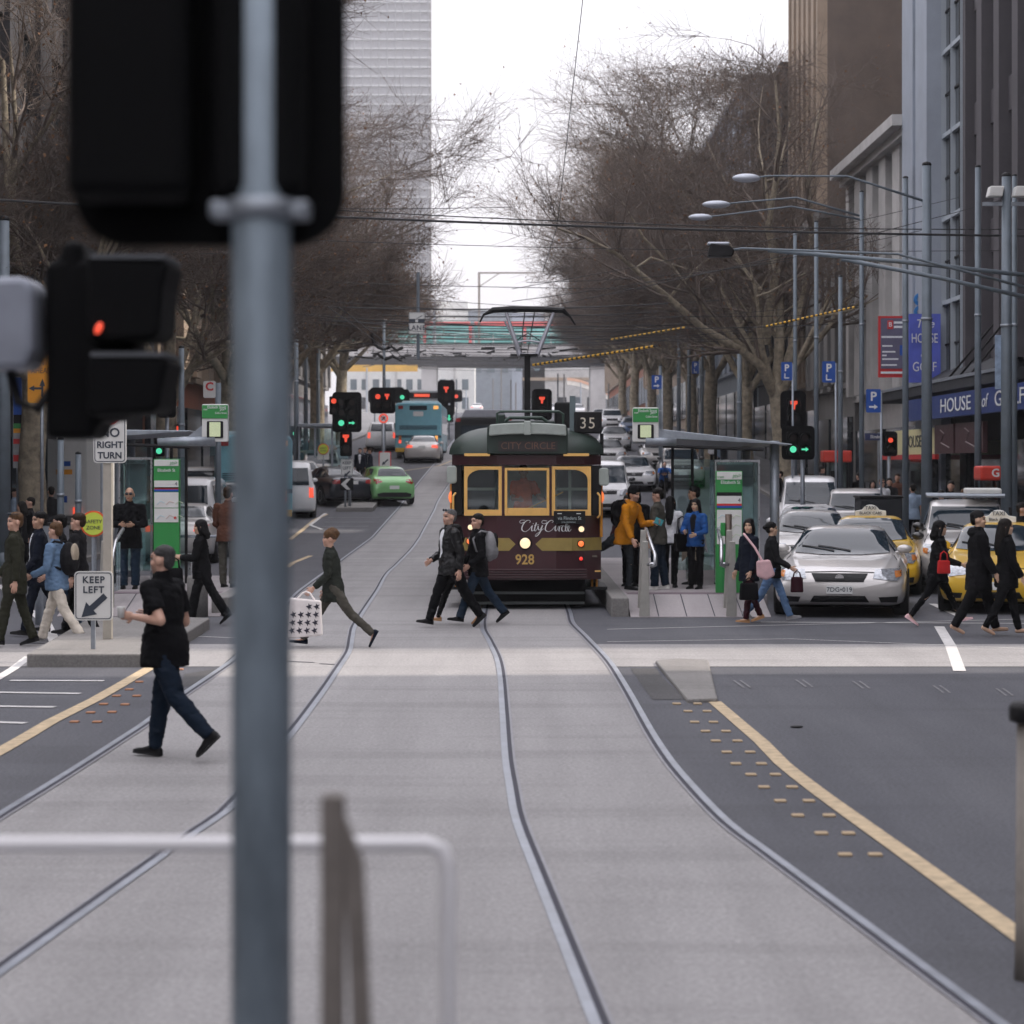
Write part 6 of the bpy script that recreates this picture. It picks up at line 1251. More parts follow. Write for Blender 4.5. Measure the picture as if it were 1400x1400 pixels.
    u=thing('shop_sign','cream lower shop sign lettered HOUSE under the blue fascia','shop sign',(X+.35,70,0)); MB().b2(0,.12,-1.2,6.2,2.75,3.5).build('panel',mat('sign_cream',(.68,.62,.34),.5,var=.05),u); stext('HOUSE',.5,M_TXTD,u,2.6,3.12,sx=1.9); MB().b2(-.02,.1,-1.2,9,2.6,2.74).build('red_edge',M_SRED,u)  # plain cream board colour
    u=thing('shop_sign','pair of dark maroon shop panels with a swirl mark','shop sign',(X+.2,65.2,0))
    for a,b in((-4.1,-.3),(0,2.9)): MB().b2(0,.12,a,b,2.75,3.55).build('panel',mat('panel_maroon',(.05,.012,.015),.5),u); MB().tube([(-.01,(a+b)/2+.5,3.4),(-.01,(a+b)/2-.1,3.3),(-.01,(a+b)/2+.4,3.05),(-.01,(a+b)/2-.9,2.9)],.02,5).build('swirl',mat('swirl_grey',(.25,.2,.2)),u)
    # hanging banners (they face the camera)
    t=thing('shop_banner','tall blue hanging banner lettered The HOUSE of GOLF','banner',P(1264,523,72)); z=lambda y:ZY(y,72)-ZY(523,72); x=lambda q:XP(q,72)-XP(1264,72); MB().b2(x(1243),x(1286),0,.12,0,z(429)).build('banner',mat('banner_violet_blue',(.09,.12,.52),.6,var=.25,scale=1.2),t)
    text('The',.36,M_TXTW,t,(0,-.01,z(443)),shear=.25); text('HOUSE',.40,M_TXTW,t,(0,-.01,z(463)),sx=.62); text('of',.34,M_TXTW,t,(0,-.01,z(484)),shear=.25); text('GOLF',.40,M_TXTW,t,(0,-.01,z(502)),sx=.72)
    t=thing('shop_banner','red-edged grey notice banner left of the blue golf banner','banner',P(1222,516,74)); z=lambda y:ZY(y,74)-ZY(516,74); x=lambda q:XP(q,74)-XP(1222,74); MB().b2(x(1201),x(1243),0,.1,0,z(432)).build('frame',M_SRED,t); o=MB().b2(x(1204),x(1241),-.02,-.001,z(504),z(435)).build('notice',mat('notice_grey_purple',(.12,.11,.17),.6,var=.1),t)
    o2=MB().b2(x(1213),x(1221),-.03,-.02,z(450),z(438)).build('logo',M_SRED,o); text('B',.2,M_TXTW,o2,(x(1217),-.034,z(444)))
    for i,yy in enumerate((441,447)): MB().b2(x(1222),x(1237),-.025,-.02,z(yy+1.5),z(yy-1.5)).build('logo_bar',M_TXTW,o)
    text('Suite available',.16,M_TXTW,o,(x(1221),-.022,z(461)),sx=.85) if False else MB().b2(x(1205),x(1236),-.025,-.02,z(462),z(459.5)).build('text_line',M_TXTW,o)
    for yy,a,b in((473,1206,1220),(481,1206,1224),(486,1206,1212),(491,1206,1228),(499,1205,1226)): MB().b2(x(a),x(b),-.025,-.02,z(yy+1),z(yy-1)).build('text_line',M_TXTW,o)
    MB().b2(x(1230),x(1237),-.025,-.02,z(486),z(472)).build('photo_patch',M_SBL,o); MB().b2(x(1204),x(1239),-.026,-.02,z(511),z(508)).build('text_line',M_TXTW,t)
    t=thing('neon_number','blue figure 8 mounted on the pale rendered wall','sign',P(1258,418,74)); z=.21; 
    for dz in(-.19,.19): MB().lathe([(.2,-.06),(.2,.06),(.1,.06),(.1,-.06)],18,Matrix.Translation((0,0,dz))@Matrix.Rotation(R(90),4,'X'),cap=False).build('figure',mat('figure_blue',(.02,.16,.42),.4),t)
    t=thing('street_banner','pale blue street banner on the floodlight pole','banner',P(1369,532,51)); MB().b2(-.13,.13,0,.03,0,ZY(458,51)-ZY(532,51)).build('cloth',mat('banner_pale_blue',(.26,.34,.46),.7,var=.4,scale=4),t)
    for nm,lab,a,b,d in(('phone_booth','red-topped phone booth behind the white van',1126,1165,84),('phone_booth','red-topped phone booth beside the floodlight pole at right',1341,1369,56)):
        y0,y1=(616,632) if a<1200 else (637,657); t=thing(nm,lab,'phone booth',(XP((a+b)/2,d),d,gz(d)+.14)); w=XP(b,d)-XP(a,d); z=lambda y:ZY(y,d)-gz(d)-.14; MB().b2(-w/2,w/2,0,.9,z(y1),z(y0)).build('roof_sign',mat('booth_red',(.62,.05,.03),.45,var=.08),t,bevel=.05)
        for sx in(-1,1): MB().b2(sx*w*.42-.03,sx*w*.42+.03,.1,.16,0,z(y1)).b2(sx*w*.42-.03,sx*w*.42+.03,.7,.76,0,z(y1)).build('post',M_BLK,t)
        MB().b2(-w*.4,w*.4,.72,.74,.2,z(y1)-.05).build('glass_back',M_SGLS,t); MB().b2(-.2,.2,.4,.68,.8,1.5).build('phone_unit',M_BLK,t)
        if a>1200: text('G',.26,M_TXTW,t,(w*.22,-.005,(z(y0)+z(y1))/2),bold=.006)
    t=thing('street_name_sign','small dark blue street name blade near the red signal','sign',P(1202,602,76)); MB().b2(-.45,.42,0,.03,0,.22).build('blade',mat('blade_navy',(.02,.03,.10),.5),t); text('Elizabeth St',.14,M_TXTW,t,(0,-.006,.11),sx=.85); MB().cyl((0,.06,-2.2),(0,.06,.25),.04,n=10).build('post',M_GALV,t)
    for x,y,d,lab in((70,672,50,'grey mesh litter bin beside the left kerb'),(1205,700,58,'grey kiosk cabinet on the right footpath')):
        t=thing('litter_bin' if x<100 else 'kiosk_cabinet',lab,'bin' if x<100 else 'cabinet',(XP(x,d),d,.14)); w,h=(.55,1.05) if x<100 else (1.0,1.5); MB().b2(-w/2,w/2,0,w,0,h).build('casing',M_GALV if x<100 else W_CHAR,t,bevel=.03); MB().b2(-w/2-.03,w/2+.03,-.03,w+.03,h,h+.06).build('lid',M_BLK,t,bevel=.02)
    # far left shelter
    d=99; t=thing('tram_shelter','small far glass tram shelter on the left beyond the waiting cars','tram shelter',(XP(440,d),d,gz(d)+.2)); MB().b2(-1.0,1.2,0,5,2.55,2.68).build('roof',M_GALV,t,bevel=.02); MB().b2(-.9,1.1,.3,.32,.2,2.45).build('glass_screen',M_SGLS,t)
    for xx in(-.95,-.3,.4,1.1): MB().b2(xx-.04,xx+.04,.25,.33,0,2.55).build('post',M_GALV,t)
    # foreground: signal pole, backing board, dark signal, white rail --------
    d=4.75; t=thing('signal_pole','thick galvanised signal pole out of focus in the foreground','pole',(XP(357.5,d),d,0)); MB().tube([(0,0,-.1),(0,0,2.4),(0,0,4.6)],[.061,.0585,.0575],28).build('shaft',mat('pole_galvanised_near',(.20,.245,.285),.5,.3,var=.5,scale=5,bump=.15,bscale=14,stretch=(1,1,.35)),t,True); MB().ell((0,0,4.6),(.06,.06,.03)).build('cap',M_GALV,t,True)
    zc=ZY(286,d); MB().lathe([(.062,-.02),(.068,-.018),(.068,.018),(.062,.02)],24,Matrix.Translation((0,0,zc))).build('clamp',M_GALV,t,True); MB().b2(-.10,.095,-.03,.05,zc-.02,zc+.016).build('bracket',M_GALV,t,bevel=.008)
    t=thing('traffic_signal','black signal backing board seen from behind at the top of the foreground pole','traffic light',(XP(278,d),d+.09,ZY(331,d))); W2=(XP(468,d)-XP(88,d)); MB().prism(rrect(W2,1.25,.11,n=8,cx=0,cz=.625),0,.02).build('backing_board',M_SBLK,t,bevel=.005); MB().b2(-.26,-.02,-.16,.0,.08,1.17).build('lamp_housing',M_SBLK,t,bevel=.03); MB().b2(.02,.2,-.14,.0,.08,1.17).build('lamp_housing',M_SBLK,t,bevel=.03)
    d=8.6; t=thing('traffic_signal','big dark traffic signal in side view with hooded lamps behind the pole','traffic light',(XP(105,d),d,0)); z=lambda y:ZY(y,d); x=lambda q:XP(q,d)-XP(105,d)
    MB().prism([(x(62),z(600)),(x(128),z(600)),(x(132),z(576)),(x(180),z(572)),(x(182),z(352)),(x(132),z(350)),(x(112),z(352)),(x(112),z(328)),(x(84),z(328)),(x(82),z(352)),(x(60),z(360))],0,.34).build('lamp_housing',M_SBLK,t,bevel=.03)
    for y0,y1,y2 in((352,466,470),(483,566,570)):
        hs=MB().prism([(x(130),z(y0)),(x(240),z(y0+10)),(x(232),z(y0+45)),(x(228),z(y1-10)),(x(220),z(y1)),(x(130),z(y2))],-.18,.22).build('visor',M_SBLK,t,bevel=.02); MB().b2(x(136),x(236),-.185,.2,z(y0+8),z(y0+1)).build('visor_edge',mat('visor_grey',(.07,.075,.085),.5),hs)
    MB().ell((x(148),-.2,z(453)),(.012,.008,.022),Matrix.Rotation(R(25),4,'Y')).build('lamp',M_RED,t,True); MB().cyl((x(-55),.2,0),(x(-55),.2,z(300)),.055,n=16).build('post',M_GALV,t,True)
    MB().prism([(x(-60),z(510)),(x(42),z(505)),(x(52),z(480)),(x(52),z(395)),(x(40),z(380)),(x(-60),z(384))],-.1,.2).build('terminal_box',mat('box_grey',(.24,.26,.31),.5,.1,var=.12,scale=5),t,bevel=.03); MB().tube([(x(10),.05,z(505)),(x(25),.0,z(550)),(x(50),.0,z(560)),(x(70),.1,z(520))],.018,8).build('cable',M_BLK,t,True)
    d=5.5; t=thing('safety_rail','white tubular safety rail out of focus across the lower left foreground','railing',(XP(250,d),d,0)); x=lambda q:XP(q,d)-XP(250,d); zz=ZY(1154,d); MB().tube([(x(-140),0,0),(x(-140),0,zz-.05),(x(-120),0,zz),(x(585),0,zz),(x(604),0,zz-.012),(x(612),0,zz-.05),(x(612),0,0)],.0185,12).build('rail',mat('rail_white_paint',(.74,.73,.75),.4,var=.05),t,True); MB().tube([(x(-140),0,.75),(x(612),0,.75)],.0185,12).build('lower_rail',mat('rail_white_paint',(.74,.73,.75)),t,True)
    d=4.3; t=thing('post','weathered grey-brown post with side brace at the bottom of the foreground','post',(XP(453,d),d,0)); x=lambda q:XP(q,d)-XP(453,d); MB().prism([(x(438),0),(x(470),0),(x(470),ZY(1092,d)),(x(466),ZY(1088,d)),(x(440),ZY(1088,d)),(x(438),ZY(1092,d))],0,.05).build('post',mat('post_weathered',(.17,.15,.135),.7,var=.2,scale=10),t,bevel=.004); MB().prism([(x(470),ZY(1118,d)),(x(496),ZY(1180,d)),(x(560),0),(x(530),0),(x(470),ZY(1190,d))],.005,.04).build('brace',mat('post_weathered',(.17,.15,.135)),t)
    d=11.5; t=thing('bollard','black-capped bollard cut by the right edge of the picture','bollard',(XP(1408,d),d,0)); zt=ZY(960,d); MB().lathe([(.075,0),(.07,.25),(.062,zt-.1)],16).build('post',mat('bollard_stone',(.22,.20,.18),.7,var=.2),t,True); MB().lathe([(.06,zt-.10),(.098,zt-.09),(.10,zt-.03),(.085,zt)],18).build('cap',M_BLK,t,True)
    for x,y,lab in((1089,995,'dark leaf-shaped scrap lying on the right-hand asphalt'),):
        p=G(x,y); o=MB().ell((0,0,.012),(.06,.05,.012)).build('litter_scrap',M_BLK,loc=p,smooth=True); tag(o,lab,'litter')
    # overhead wires ----------------------------------------------------------
    net=thing('tram_wires','black web of tram contact wires and span wires over the whole street','overhead wires',(0,0,0)); MWI=mat('wire_black',(.02,.02,.022),.6,var=0)
    def wire(a,b,r,sag=.0,nm='span_wire',n=12):
        a=Vector(a);b=Vector(b); MB().tube([a.lerp(b,i/n)-Vector((0,0,sag*4*(i/n)*(1-i/n))) for i in range(n+1)],r,5).build(nm,MWI,net)
    for x0,y0,x1,y1,d,r in((-60,270,1460,323,50,.027),(455,287,1460,313,56,.014),(300,323,1420,342,60,.009),(455,386,1180,392,90,.014),(60,270,700,283,64,.010),(700,428,1410,262,58,.010),(700,560-165,1400,248,66,.009),(720,386,1080,356,72,.010),(700,412,1260,315,68,.010),(640,470,1010,452,80,.010),(-20,330,330,345,60,.010)): wire(P(x0,y0,d),P(x1,y1,d+4),r,.15)
    for d,y0,y1 in((100,434,424),(112,442,436),(126,450,446),(140,456,452),(158,470,466),(176,478,474),(198,487,484),(222,492,490),(250,497,495),(282,501,500)):
        x0=P(380,0,d).x; wire((-11,d,ZY(y0,d)+.6),(11,d,ZY(y1,d)+.6),.03,.4); wire((-11,d+3,ZY(y0+6,d)+.4),(11,d+5,ZY(y0+3,d)+.2),.026,.3)
    for xo in(-3.3,-3.5,.25,.45):
        pts=[(xo,y,gz(y)+5.45+(.12 if i%2 else 0)) for i,y in enumerate((46,60,75,90,105,122,140,160,180,200,220,250,280,310,340,375))]; MB().tube(pts,.012,4).build('contact_wire',MWI,net)
    wire(P(826,-260,36),P(762,308,54),.008,.0); wire(P(762,308,54),P(742,372,62),.008,0)
    rw=random.Random(5)
    for k in range(20): d=rw.uniform(62,190); z=gz(d)+rw.uniform(5.6,7.6); wire((-10.5,d,z+rw.uniform(0,1.5)),(10.3,d+rw.uniform(-6,6),z+rw.uniform(0,1.5)),rw.uniform(.008,.016),rw.uniform(.2,.6))
    for x0,y0,x1,y1,d in((1050,342,1420,378,48),(1150,354,1420,410,50)): MB().tube([P(x0,y0,d),P((x0+x1)/2,(y0+y1)/2-2,d),P(x1,y1,d)],.045,8).build('bracket_arm',M_POLE,net,True)
    rn=random.Random(3)
    for k in range(95): # frogs, hangers and insulators on the web
        d=rn.uniform(95,270); x=rn.uniform(440,800); q=Vector((XP(x,d),d,gz(d)+5.5+rn.uniform(0,.5))); MB().tube([q,q+Vector((rn.uniform(-.9,.9),rn.uniform(-1,1),rn.uniform(-.1,.15)))],rn.uniform(.025,.06),5).build('hanger',MWI,net)
    def striped(x0,y0,d0,x1,y1,d1,lab,n,r=.035):
        t=thing('striped_wire',lab,'overhead wire',(0,0,0)); a=P(x0,y0,d0);b=P(x1,y1,d1); MB().tube([a,b],r*.9,6).build('sleeve',MWI,t); m=MB()
        for i in range(n): m.tube([a.lerp(b,i/n),a.lerp(b,(i+.5)/n)],r*1.08,6)
        m.build('yellow_band',mat('sleeve_yellow',(.75,.42,.03),.5),t)
    striped(729,499,66,897,473,62,'yellow and black striped wire sleeve right of the pantograph',26); striped(836,464,80,940,447,76,'thin yellow striped wire sleeve in front of the right-hand trees',16,.028); striped(1048,446,56,1172,419,54,'yellow striped wire sleeve crossing in front of the brown building',20,.024)
    # arms of the pale tram pole left of the lane sign
    t=thing('wire_bracket','black curled wire brackets on the pale pole left of the tram lane sign','bracket',P(525,478,120)); m=MB()
    for s,pts in((1,((0,0),(-8,-3),(-14,-9),(-17,-22))),(1,((0,0),(10,-4),(18,1),(26,-3))),(1,((0,12),(-9,6),(-14,10))),(1,((0,14),(12,9),(22,14),(28,10)))): m.tube([((a)*120/F,0,-b*120/F) for a,b in pts],.09,6)
    m.build('arm',M_BLK,t)
street()
# ---------------------------------------------------------------- vehicles placed
def vehicles():
    def onto(x,d,L,front=True): # centre of the car when its near end is at distance d
        return (XP(x,d),d+L/2,gz(d+L/2*.6))
    g='cars queued in the right-hand lanes'
    t=car('sedan','silver','silver sedan with chrome badge and white plate, first in the queue at the stop line','car',onto(1183,38.6,4.9),R(-9.5),g,plate='7DG•019',mirror=None); t.scale=(1.12,1.05,.97)
    c=CARC['sedan']; 
    y=-2.45+1.0
    t=car('sedan','yellow','yellow taxi with white roof sign right behind the first silver sedan','taxi',(7.0,47.2,0),R(-9),'yellow taxis',name='taxi',mirror='black'); taxi_sign(t,1.445,.05)
    t=car('sedan','yellow','yellow taxi at the right edge with a black-lettered roof sign and dark plate','taxi',(XP(1399,39.3)+.1,41.8,0),R(-12),'yellow taxis',name='taxi'); taxi_sign(t,1.445,.05,'Black Cabs'); flat=None
    car('sedan','silver','silver sedan with black mirror, third car in the right-hand queue','car',(6.55,52.9,0),R(-8),g,mirror='black'); car('sedan','white','white sedan with pale roof further back in the right-hand queue','car',(7.2,58.5,.02),R(-8),g)
    t=car('suv','silver','silver four-wheel drive with grey roof rack behind the woman with the red bag','car',(8.95,47.8,0),R(-9),g,mirror='black'); MB().tube([(-.75,-.6,1.84),(.75,-.6,1.84)],.04,8).tube([(-.75,.9,1.84),(.75,.9,1.84)],.04,8).build('roof_rack',M_GALV,t); MB().b2(.0,.7,-.5,.9,1.86,1.98).build('roof_box',M_SWH,t,bevel=.03); 
    MB().prism([(.86,1.15),(.91,1.15),(.86,1.62),(.81,1.62)],-.9,-.86).build('antenna',M_BLK,t)
    car('suv','silver','silver wagon with roof bars between the queue and the kiosk','car',(9.15,64.2,.06),R(-7),g,mirror='black'); car('van','white','white delivery van with black mirrors near the mottled tree','van',(8.75,71.2,.15),R(-6),'white vans',mirror='black',name='delivery_van')
    for x,d,typ,col,lab in((904,118,'sedan','silver','silver sedan facing the camera far behind the shelter sign'),(868,100,'sedan','white','pale sedan behind the cyclist, nearer the tram tracks'),(935,102,'suv','silver','silver four-wheel drive behind the shelter glass'),(842,141,'sedan','white','white sedan coming down the far right lane beside the route box'),(866,170,'sedan','blue','dark blue sedan far down the right-hand street'),(838,188,'suv','white','white wagon far down the right-hand street above the route box'),(829,84,'van','white','white van close behind the right side of the heritage tram'),(833,118,'sedan','white','small white sedan right behind the route box, left of the silver one'),(880,205,'sedan','silver','tiny silver sedan in front of the far tree trunks'),(846,225,'sedan','grey','tiny grey sedan with red lamp at the far right')):
        L=CARS[typ]['L']; car(typ,col,lab,'van' if typ=='van' else 'car',onto(x,d,L),R(-1),'cars coming down the far right lanes',name='van' if typ=='van' else 'parked_car',mirror='black')
    A=PI
    car('hatch','green','bright green hatchback waiting beside the tram tracks','car',(-5.0,93.0,gz(92.5)),A+R(17),'cars waiting in the left-hand lanes'); car('sedan','navy','dark navy sedan with red tail lamps left of the green hatchback','car',(-6.95,93.2,gz(92.6)),A+R(24),'cars waiting in the left-hand lanes')
    car('suv','silver','silver pickup with rack behind the navy sedan','pickup',(-8.35,101.5,gz(100)),A+R(14),'cars waiting in the left-hand lanes',name='pickup'); t=car('van','white','white van with lit tail lamp just right of the foreground pole','van',(-7.95,86.0,gz(84)),A+R(6),'white vans',brake=True,name='delivery_van')
    car('sedan','silver','silver sedan with lit tail lamps close behind the turquoise bus','car',(-4.62,126.6,gz(124.6)),A,'cars waiting in the left-hand lanes',brake=True); bus('turquoise city bus seen from behind in the left lane',(-5.05,136.0,gz(131)),0,'turquoise buses')
    bus('turquoise city bus half hidden by the foreground pole beyond the left stop',(XP(318,78)-.2,84.5,gz(79)),R(8),'turquoise buses'); car('hatch','navy','dark blue hatchback parked by the far left kerb','car',(XP(405,132),134,gz(132)),A+R(4)); car('suv','white','white wagon with red tail lamps left of the turquoise bus','car',(XP(521,140),143,gz(141)),A,brake=True)
    car('hatch','white','white hatchback behind the white van by the foreground pole','car',(XP(405,97),99,gz(97)),A+R(8))
    t=thing('coach','grey coach with red destination lamps ahead of the turquoise bus','bus',(XP(577,165),171,gz(166))); round_box(2.5,11,.4,3.3,top=.25).build('body',mat('coach_grey',(.40,.43,.45),.5),t,bevel=.05); MB().b2(-1.05,1.05,-5.53,-5.5,2.75,3.15).build('destination_case',M_BLK,t); MB().b2(-.55,.5,-5.55,-5.53,2.86,3.05).build('destination_lamps',M_LED,t); MB().b2(-1.05,1.05,-5.53,-5.5,1.5,2.6).build('rear_window',M_CGL,t)
    rn=random.Random(8); cm=car_meshes('sedan')
    for k in range(14):
        d=rn.uniform(175,345); x=rn.choice((-8.2,-5,-5,-8.2,4.6,7.6,7.6,-11)) if k>2 else -6; t=thing('distant_car','tiny car in the hazy far traffic towards the rail bridge','car',(x,d,gz(d)),PI if x<0 else 0,'distant cars near the bridge')
        link(cm['body'],'body',t,m=rn.choice([PN[q] for q in('white','silver','navy','white','grey')])); [link(me,nm,t) for nm,me in cm['P'] if nm in('windscreen','rear_window')]; [link(me,'taillight',t,m=M_BRK) for me in cm['tails']]
    # traffic beside the left stop
    car('sedan','silver','silver sedan with lit tail lamp behind the left map panel','car',(XP(247,58)-.25,61,gz(60)),A,'cars stopped beside the left tram stop',brake=True); car('van','white','white van with lit tail lamp beyond the left map panel','van',(XP(257,66)-.2,69,gz(67)),A,'white vans',brake=True,name='delivery_van'); car('suv','black','black four-wheel drive with lit tail lamp right of the left white van','car',(XP(288,70)-.1,74.5,gz(72)),A,'cars stopped beside the left tram stop',brake=True); car('suv','white','white wagon with long roof further along beside the left stop','car',(XP(268,84),87,gz(85)),A,'cars stopped beside the left tram stop',brake=True)
    t=thing('delivery_truck','white box truck with red and blue lettering on the far left','truck',(XP(56,72),76,.2)); MB().b2(-1.2,1.2,-3,3,.7,3.1).build('box_body',M_SWH,t,bevel=.04); MB().b2(-1.15,1.15,3.0,4.6,.5,2.3).build('cab',M_SWH,t,bevel=.15)
    for s in(-1,1):
        MB().lathe([(.42,-.12),(.45,-.06),(.45,.06),(.42,.12)],18,Matrix.Translation((s*.95,-2,.45))@Matrix.Rotation(R(90),4,'Y')).build('wheel',M_TYRE,t); MB().b2(s*.9-.12,s*.9+.12,-3.05,-3.0,.75,.95).build('taillight',M_BRK,t)
    for a,b,c,d_,m in((-.1,.7,2.2,2.35,M_SBL),(-.05,.75,1.95,2.1,M_SORG),(-.2,.6,1.1,1.3,M_SBL),(-.9,-.3,2.1,2.35,M_SBL)): MB().b2(a,b,-3.012,-3.002,c,d_).build('livery_stripe',m,t)
    # bicycle
    d=96; p=(XP(908,d),d,gz(d)); t=thing('bicycle','bicycle ridden by the cyclist in blue behind the shelter','bicycle',p)
    for y in(-.5,.52): 
        w=MB().lathe([(.31,-.02),(.34,0),(.31,.02)],20,Matrix.Translation((0,y,.34))@Matrix.Rotation(R(90),4,'Y')).build('wheel',M_TYRE,t)
    MB().tube([(0,-.5,.34),(0,-.36,.92),(0,.18,.86),(0,.05,.32),(0,.52,.34)],.02,6).tube([(0,.18,.86),(0,.05,.32),(0,-.36,.85)],.02,6).build('frame',M_BLK,t); MB().tube([(-.26,-.42,1.0),(.26,-.42,1.0)],.015,6).build('handlebar',M_BLK,t); MB().ell((0,.25,.93),(.07,.13,.04)).build('saddle',M_BLK,t)
# ---------------------------------------------------------------- people placed
def people():
    PT=.29; LFT=R(90); RGT=R(-90); CAM=PI
    def at(x,y,z=0): return G(x,y,z)
    # man in black T-shirt
    p=person('man in black T-shirt and dark jeans walking alone across the tracks',at(226,1036,.012),R(68),1.80,L=(-22,24,-42),Rr=(13,4,4),la=(-34,16,128,14),ra=(-10,12,110,28),lean=3,skin='light',hair='cropped',hc='grey',top='black',tt='tee',hem=.16,bot='darkjean',fat=1.16,beard=.5,flare=.95)
    c=MB().lathe([(.028,0),(.035,.08),(.036,.09)],14).build('coffee_cup',M_SWH,loc=p['hl']+Vector((-.02,-.01,-.02)),smooth=True); tag(c,'small white cup held by the man in the black T-shirt','cup')
    # striding woman with tote
    p=person('woman in dark green jacket striding with a white patterned tote bag',at(458,884,.012),LFT,1.64,L=(20,38,-40),Rr=(34,4,8),la=(20,6,30,5),ra=(-10,10,35,5),lean=8,skin='light',hair='curly',hc='sandy',top='greygreen',hem=.20,bot='slate',shoe='tan',female=True) if False else person('woman in dark green jacket striding with a white patterned tote bag',at(456,884,.012),LFT,1.66,L=(-34,14,-62),Rr=(32,2,6),la=(4,8,42,0),ra=(-12,10,40,5),lean=5,skin='light',hair='curly',hc='sandy',top='greygreen',hem=.20,bot='greyolive',shoe='navy',female=True,flare=.9)
    hl=p['hl']; t=thing('tote_bag','white tote bag with rows of dark houndstooth marks held by the striding woman','bag',hl+Vector((-.02,-.07,0))); WB=mat('tote_canvas',(.74,.70,.70),.8,var=.08,bump=.2)
    o=MB().prism([(-.21,-.06),(.20,-.10),(.22,-.56),(-.24,-.60)],-.05,.05).build('bag_body',WB,t,bevel=.02); m=MB()
    for i in range(4):
        for j in range(4):
            if (i,j) in((0,0),(0,1)): continue
            x=-.155+j*.10-(.02*i)*.5; z=-.18-i*.105; s=.034
            m.prism([(x-s*1.3,z+s*.2),(x-s*.3,z+s*.5),(x-s*.3,z+s*1.4),(x+s*.3,z+s*.7),(x+s*1.2,z+s*.9),(x+s*.5,z),(x+s*1.2,z-s*.8),(x+s*.2,z-s*.5),(x,z-s*1.4),(x-s*.4,z-s*.5)],-.056,-.0515)
    m.build('houndstooth_print',mat('tote_print',(.03,.028,.045),.8),o)
    for s in(-1,1): MB().tube([(-.12,s*.03,-.08),(-.05,s*.02,.0),(.0,0,.02),(.05,s*.02,0),(.11,s*.03,-.09)],.012,6).build('handle',WB,t)
    # man in leather jacket
    p=person('grey-haired man in black leather jacket and white shirt walking in front of the tram',at(616,857,.012),R(112),1.80,L=(-26,8,-40),Rr=(22,4,10),la=(-16,10,20,5),ra=(2,8,60,25),lean=2,hy=10,skin='light',hair='cropped',hc='silver',top='leather',hem=.14,bot='black',fat=1.10,shirt='white',glasses='up',beard=.4)
    p=person('dark-haired man in hooded navy jacket and jeans with a grey backpack before the tram',at(654,852,.012),R(104),1.72,L=(24,4,8),Rr=(-24,14,-38),la=(-5,12,55,20),ra=(10,8,30,10),lean=2,hy=22,skin='light',hair='short',hc='dark',top='black',tt='hoodie',hem=.16,bot='jeans',flare=1.1); backpack(p,'grey','charcoal','grey backpack on the man in the hooded jacket',R(104))
    person('woman in dark leggings mostly hidden behind the leather-jacketed man',at(621,854.5,.012)+Vector((0,.3,0)),LFT,1.54,L=(-22,14,-40),Rr=(22,4,6),la=(12,6,15,0),ra=(-10,6,15,0),skin='light',hair='long',hc='black',top='charcoal',tt='coat',hem=.2,bot='black',shoe='tan',female=True,flare=.7)
    # left group
    p=person('man in olive suit with sunglasses pushed up at the left edge',at(20,883,.012),R(95),1.80,L=(14,4,6),Rr=(-12,8,-14),la=(-12,8,18,0),ra=(14,6,25,0),hy=28,hair='short',hc='sandy',top='olive',hem=.24,bot='olive',skin='light',glasses='up',shirt='charcoal')
    p=person('man in navy suit with white shirt walking behind the olive-suited man',at(42,872,.012)+Vector((0,.6,0)),R(105),1.80,L=(16,4,6),Rr=(-26,38,-55),la=(10,8,30,0),ra=(-10,6,25,0),hy=18,hair='short',hc='black',top='navy',hem=.22,bot='navy',shirt='white',skin='tan')
    p=person('student in pale blue jumper and cream trousers carrying a backpack',at(78,880,.012),R(78),1.70,L=(-20,16,-24),Rr=(20,4,6),la=(2,14,62,10),ra=(0,14,60,10),lean=3,hy=-14,hair='short',hc='sandy',top='sky',hem=.13,bot='cream',shoe='grey',flare=1.15,skin='light'); backpack(p,'charcoal','beige','dark and beige backpack on the student in cream trousers',R(78))
    p=person('brown-haired man in dark suit stepping out from behind the KEEP LEFT sign',at(106,871,.012),R(85),1.76,L=(-14,12,-20),Rr=(16,4,6),la=(-8,8,20,0),ra=(8,8,20,0),hair='short',hc='brown',top='charcoal',hem=.26,bot='black',shirt='navy')
    p=person('dark-haired man in jeans hidden behind the student',at(72,868,.012)+Vector((0,.5,0)),LFT,1.72,L=(14,4,5),Rr=(-14,10,-18),hair='short',hc='black',top='black',bot='jeans')
    p=person('bald man in sunglasses and black jacket standing on the left platform',at(177,805,PT),CAM,1.78,L=(0,0,0),Rr=(2,2,0),la=(18,12,70,42),ra=(15,12,75,42),skin='tan',hair='bald',hc='dark',top='black',hem=.22,bot='jeans',flare=1.25,glasses='on',fat=1.08); handbag(p['chest']+Vector((0,-.12,-.05)),0,'black shoulder bag across the man in sunglasses',FB['black'],.3,.22,.1,.1)
    p=person('woman in black with red scarf walking past the left platform',at(276,853,.012),LFT,1.62,L=(-27,6,-40),Rr=(16,6,6),la=(12,8,80,12),ra=(12,8,80,12),lean=3,skin='warm',hair='long',hc='black',top='black',hem=.16,bot='black',female=True,flare=1.35); handbag(p['hl']+Vector((.03,-.1,0)),R(20),'black handbag of the woman in black',FB['black'],.26,.2,.1,.16)
    p=person('man in brown jacket seen from behind, half hidden by the foreground pole',at(312,803,PT),R(-12),1.78,L=(2,0,0),Rr=(-3,3,0),la=(10,8,60,10),ra=(10,8,60,10),hair='short',hc='brown',top='brown',bot='greyolive',fat=1.05)
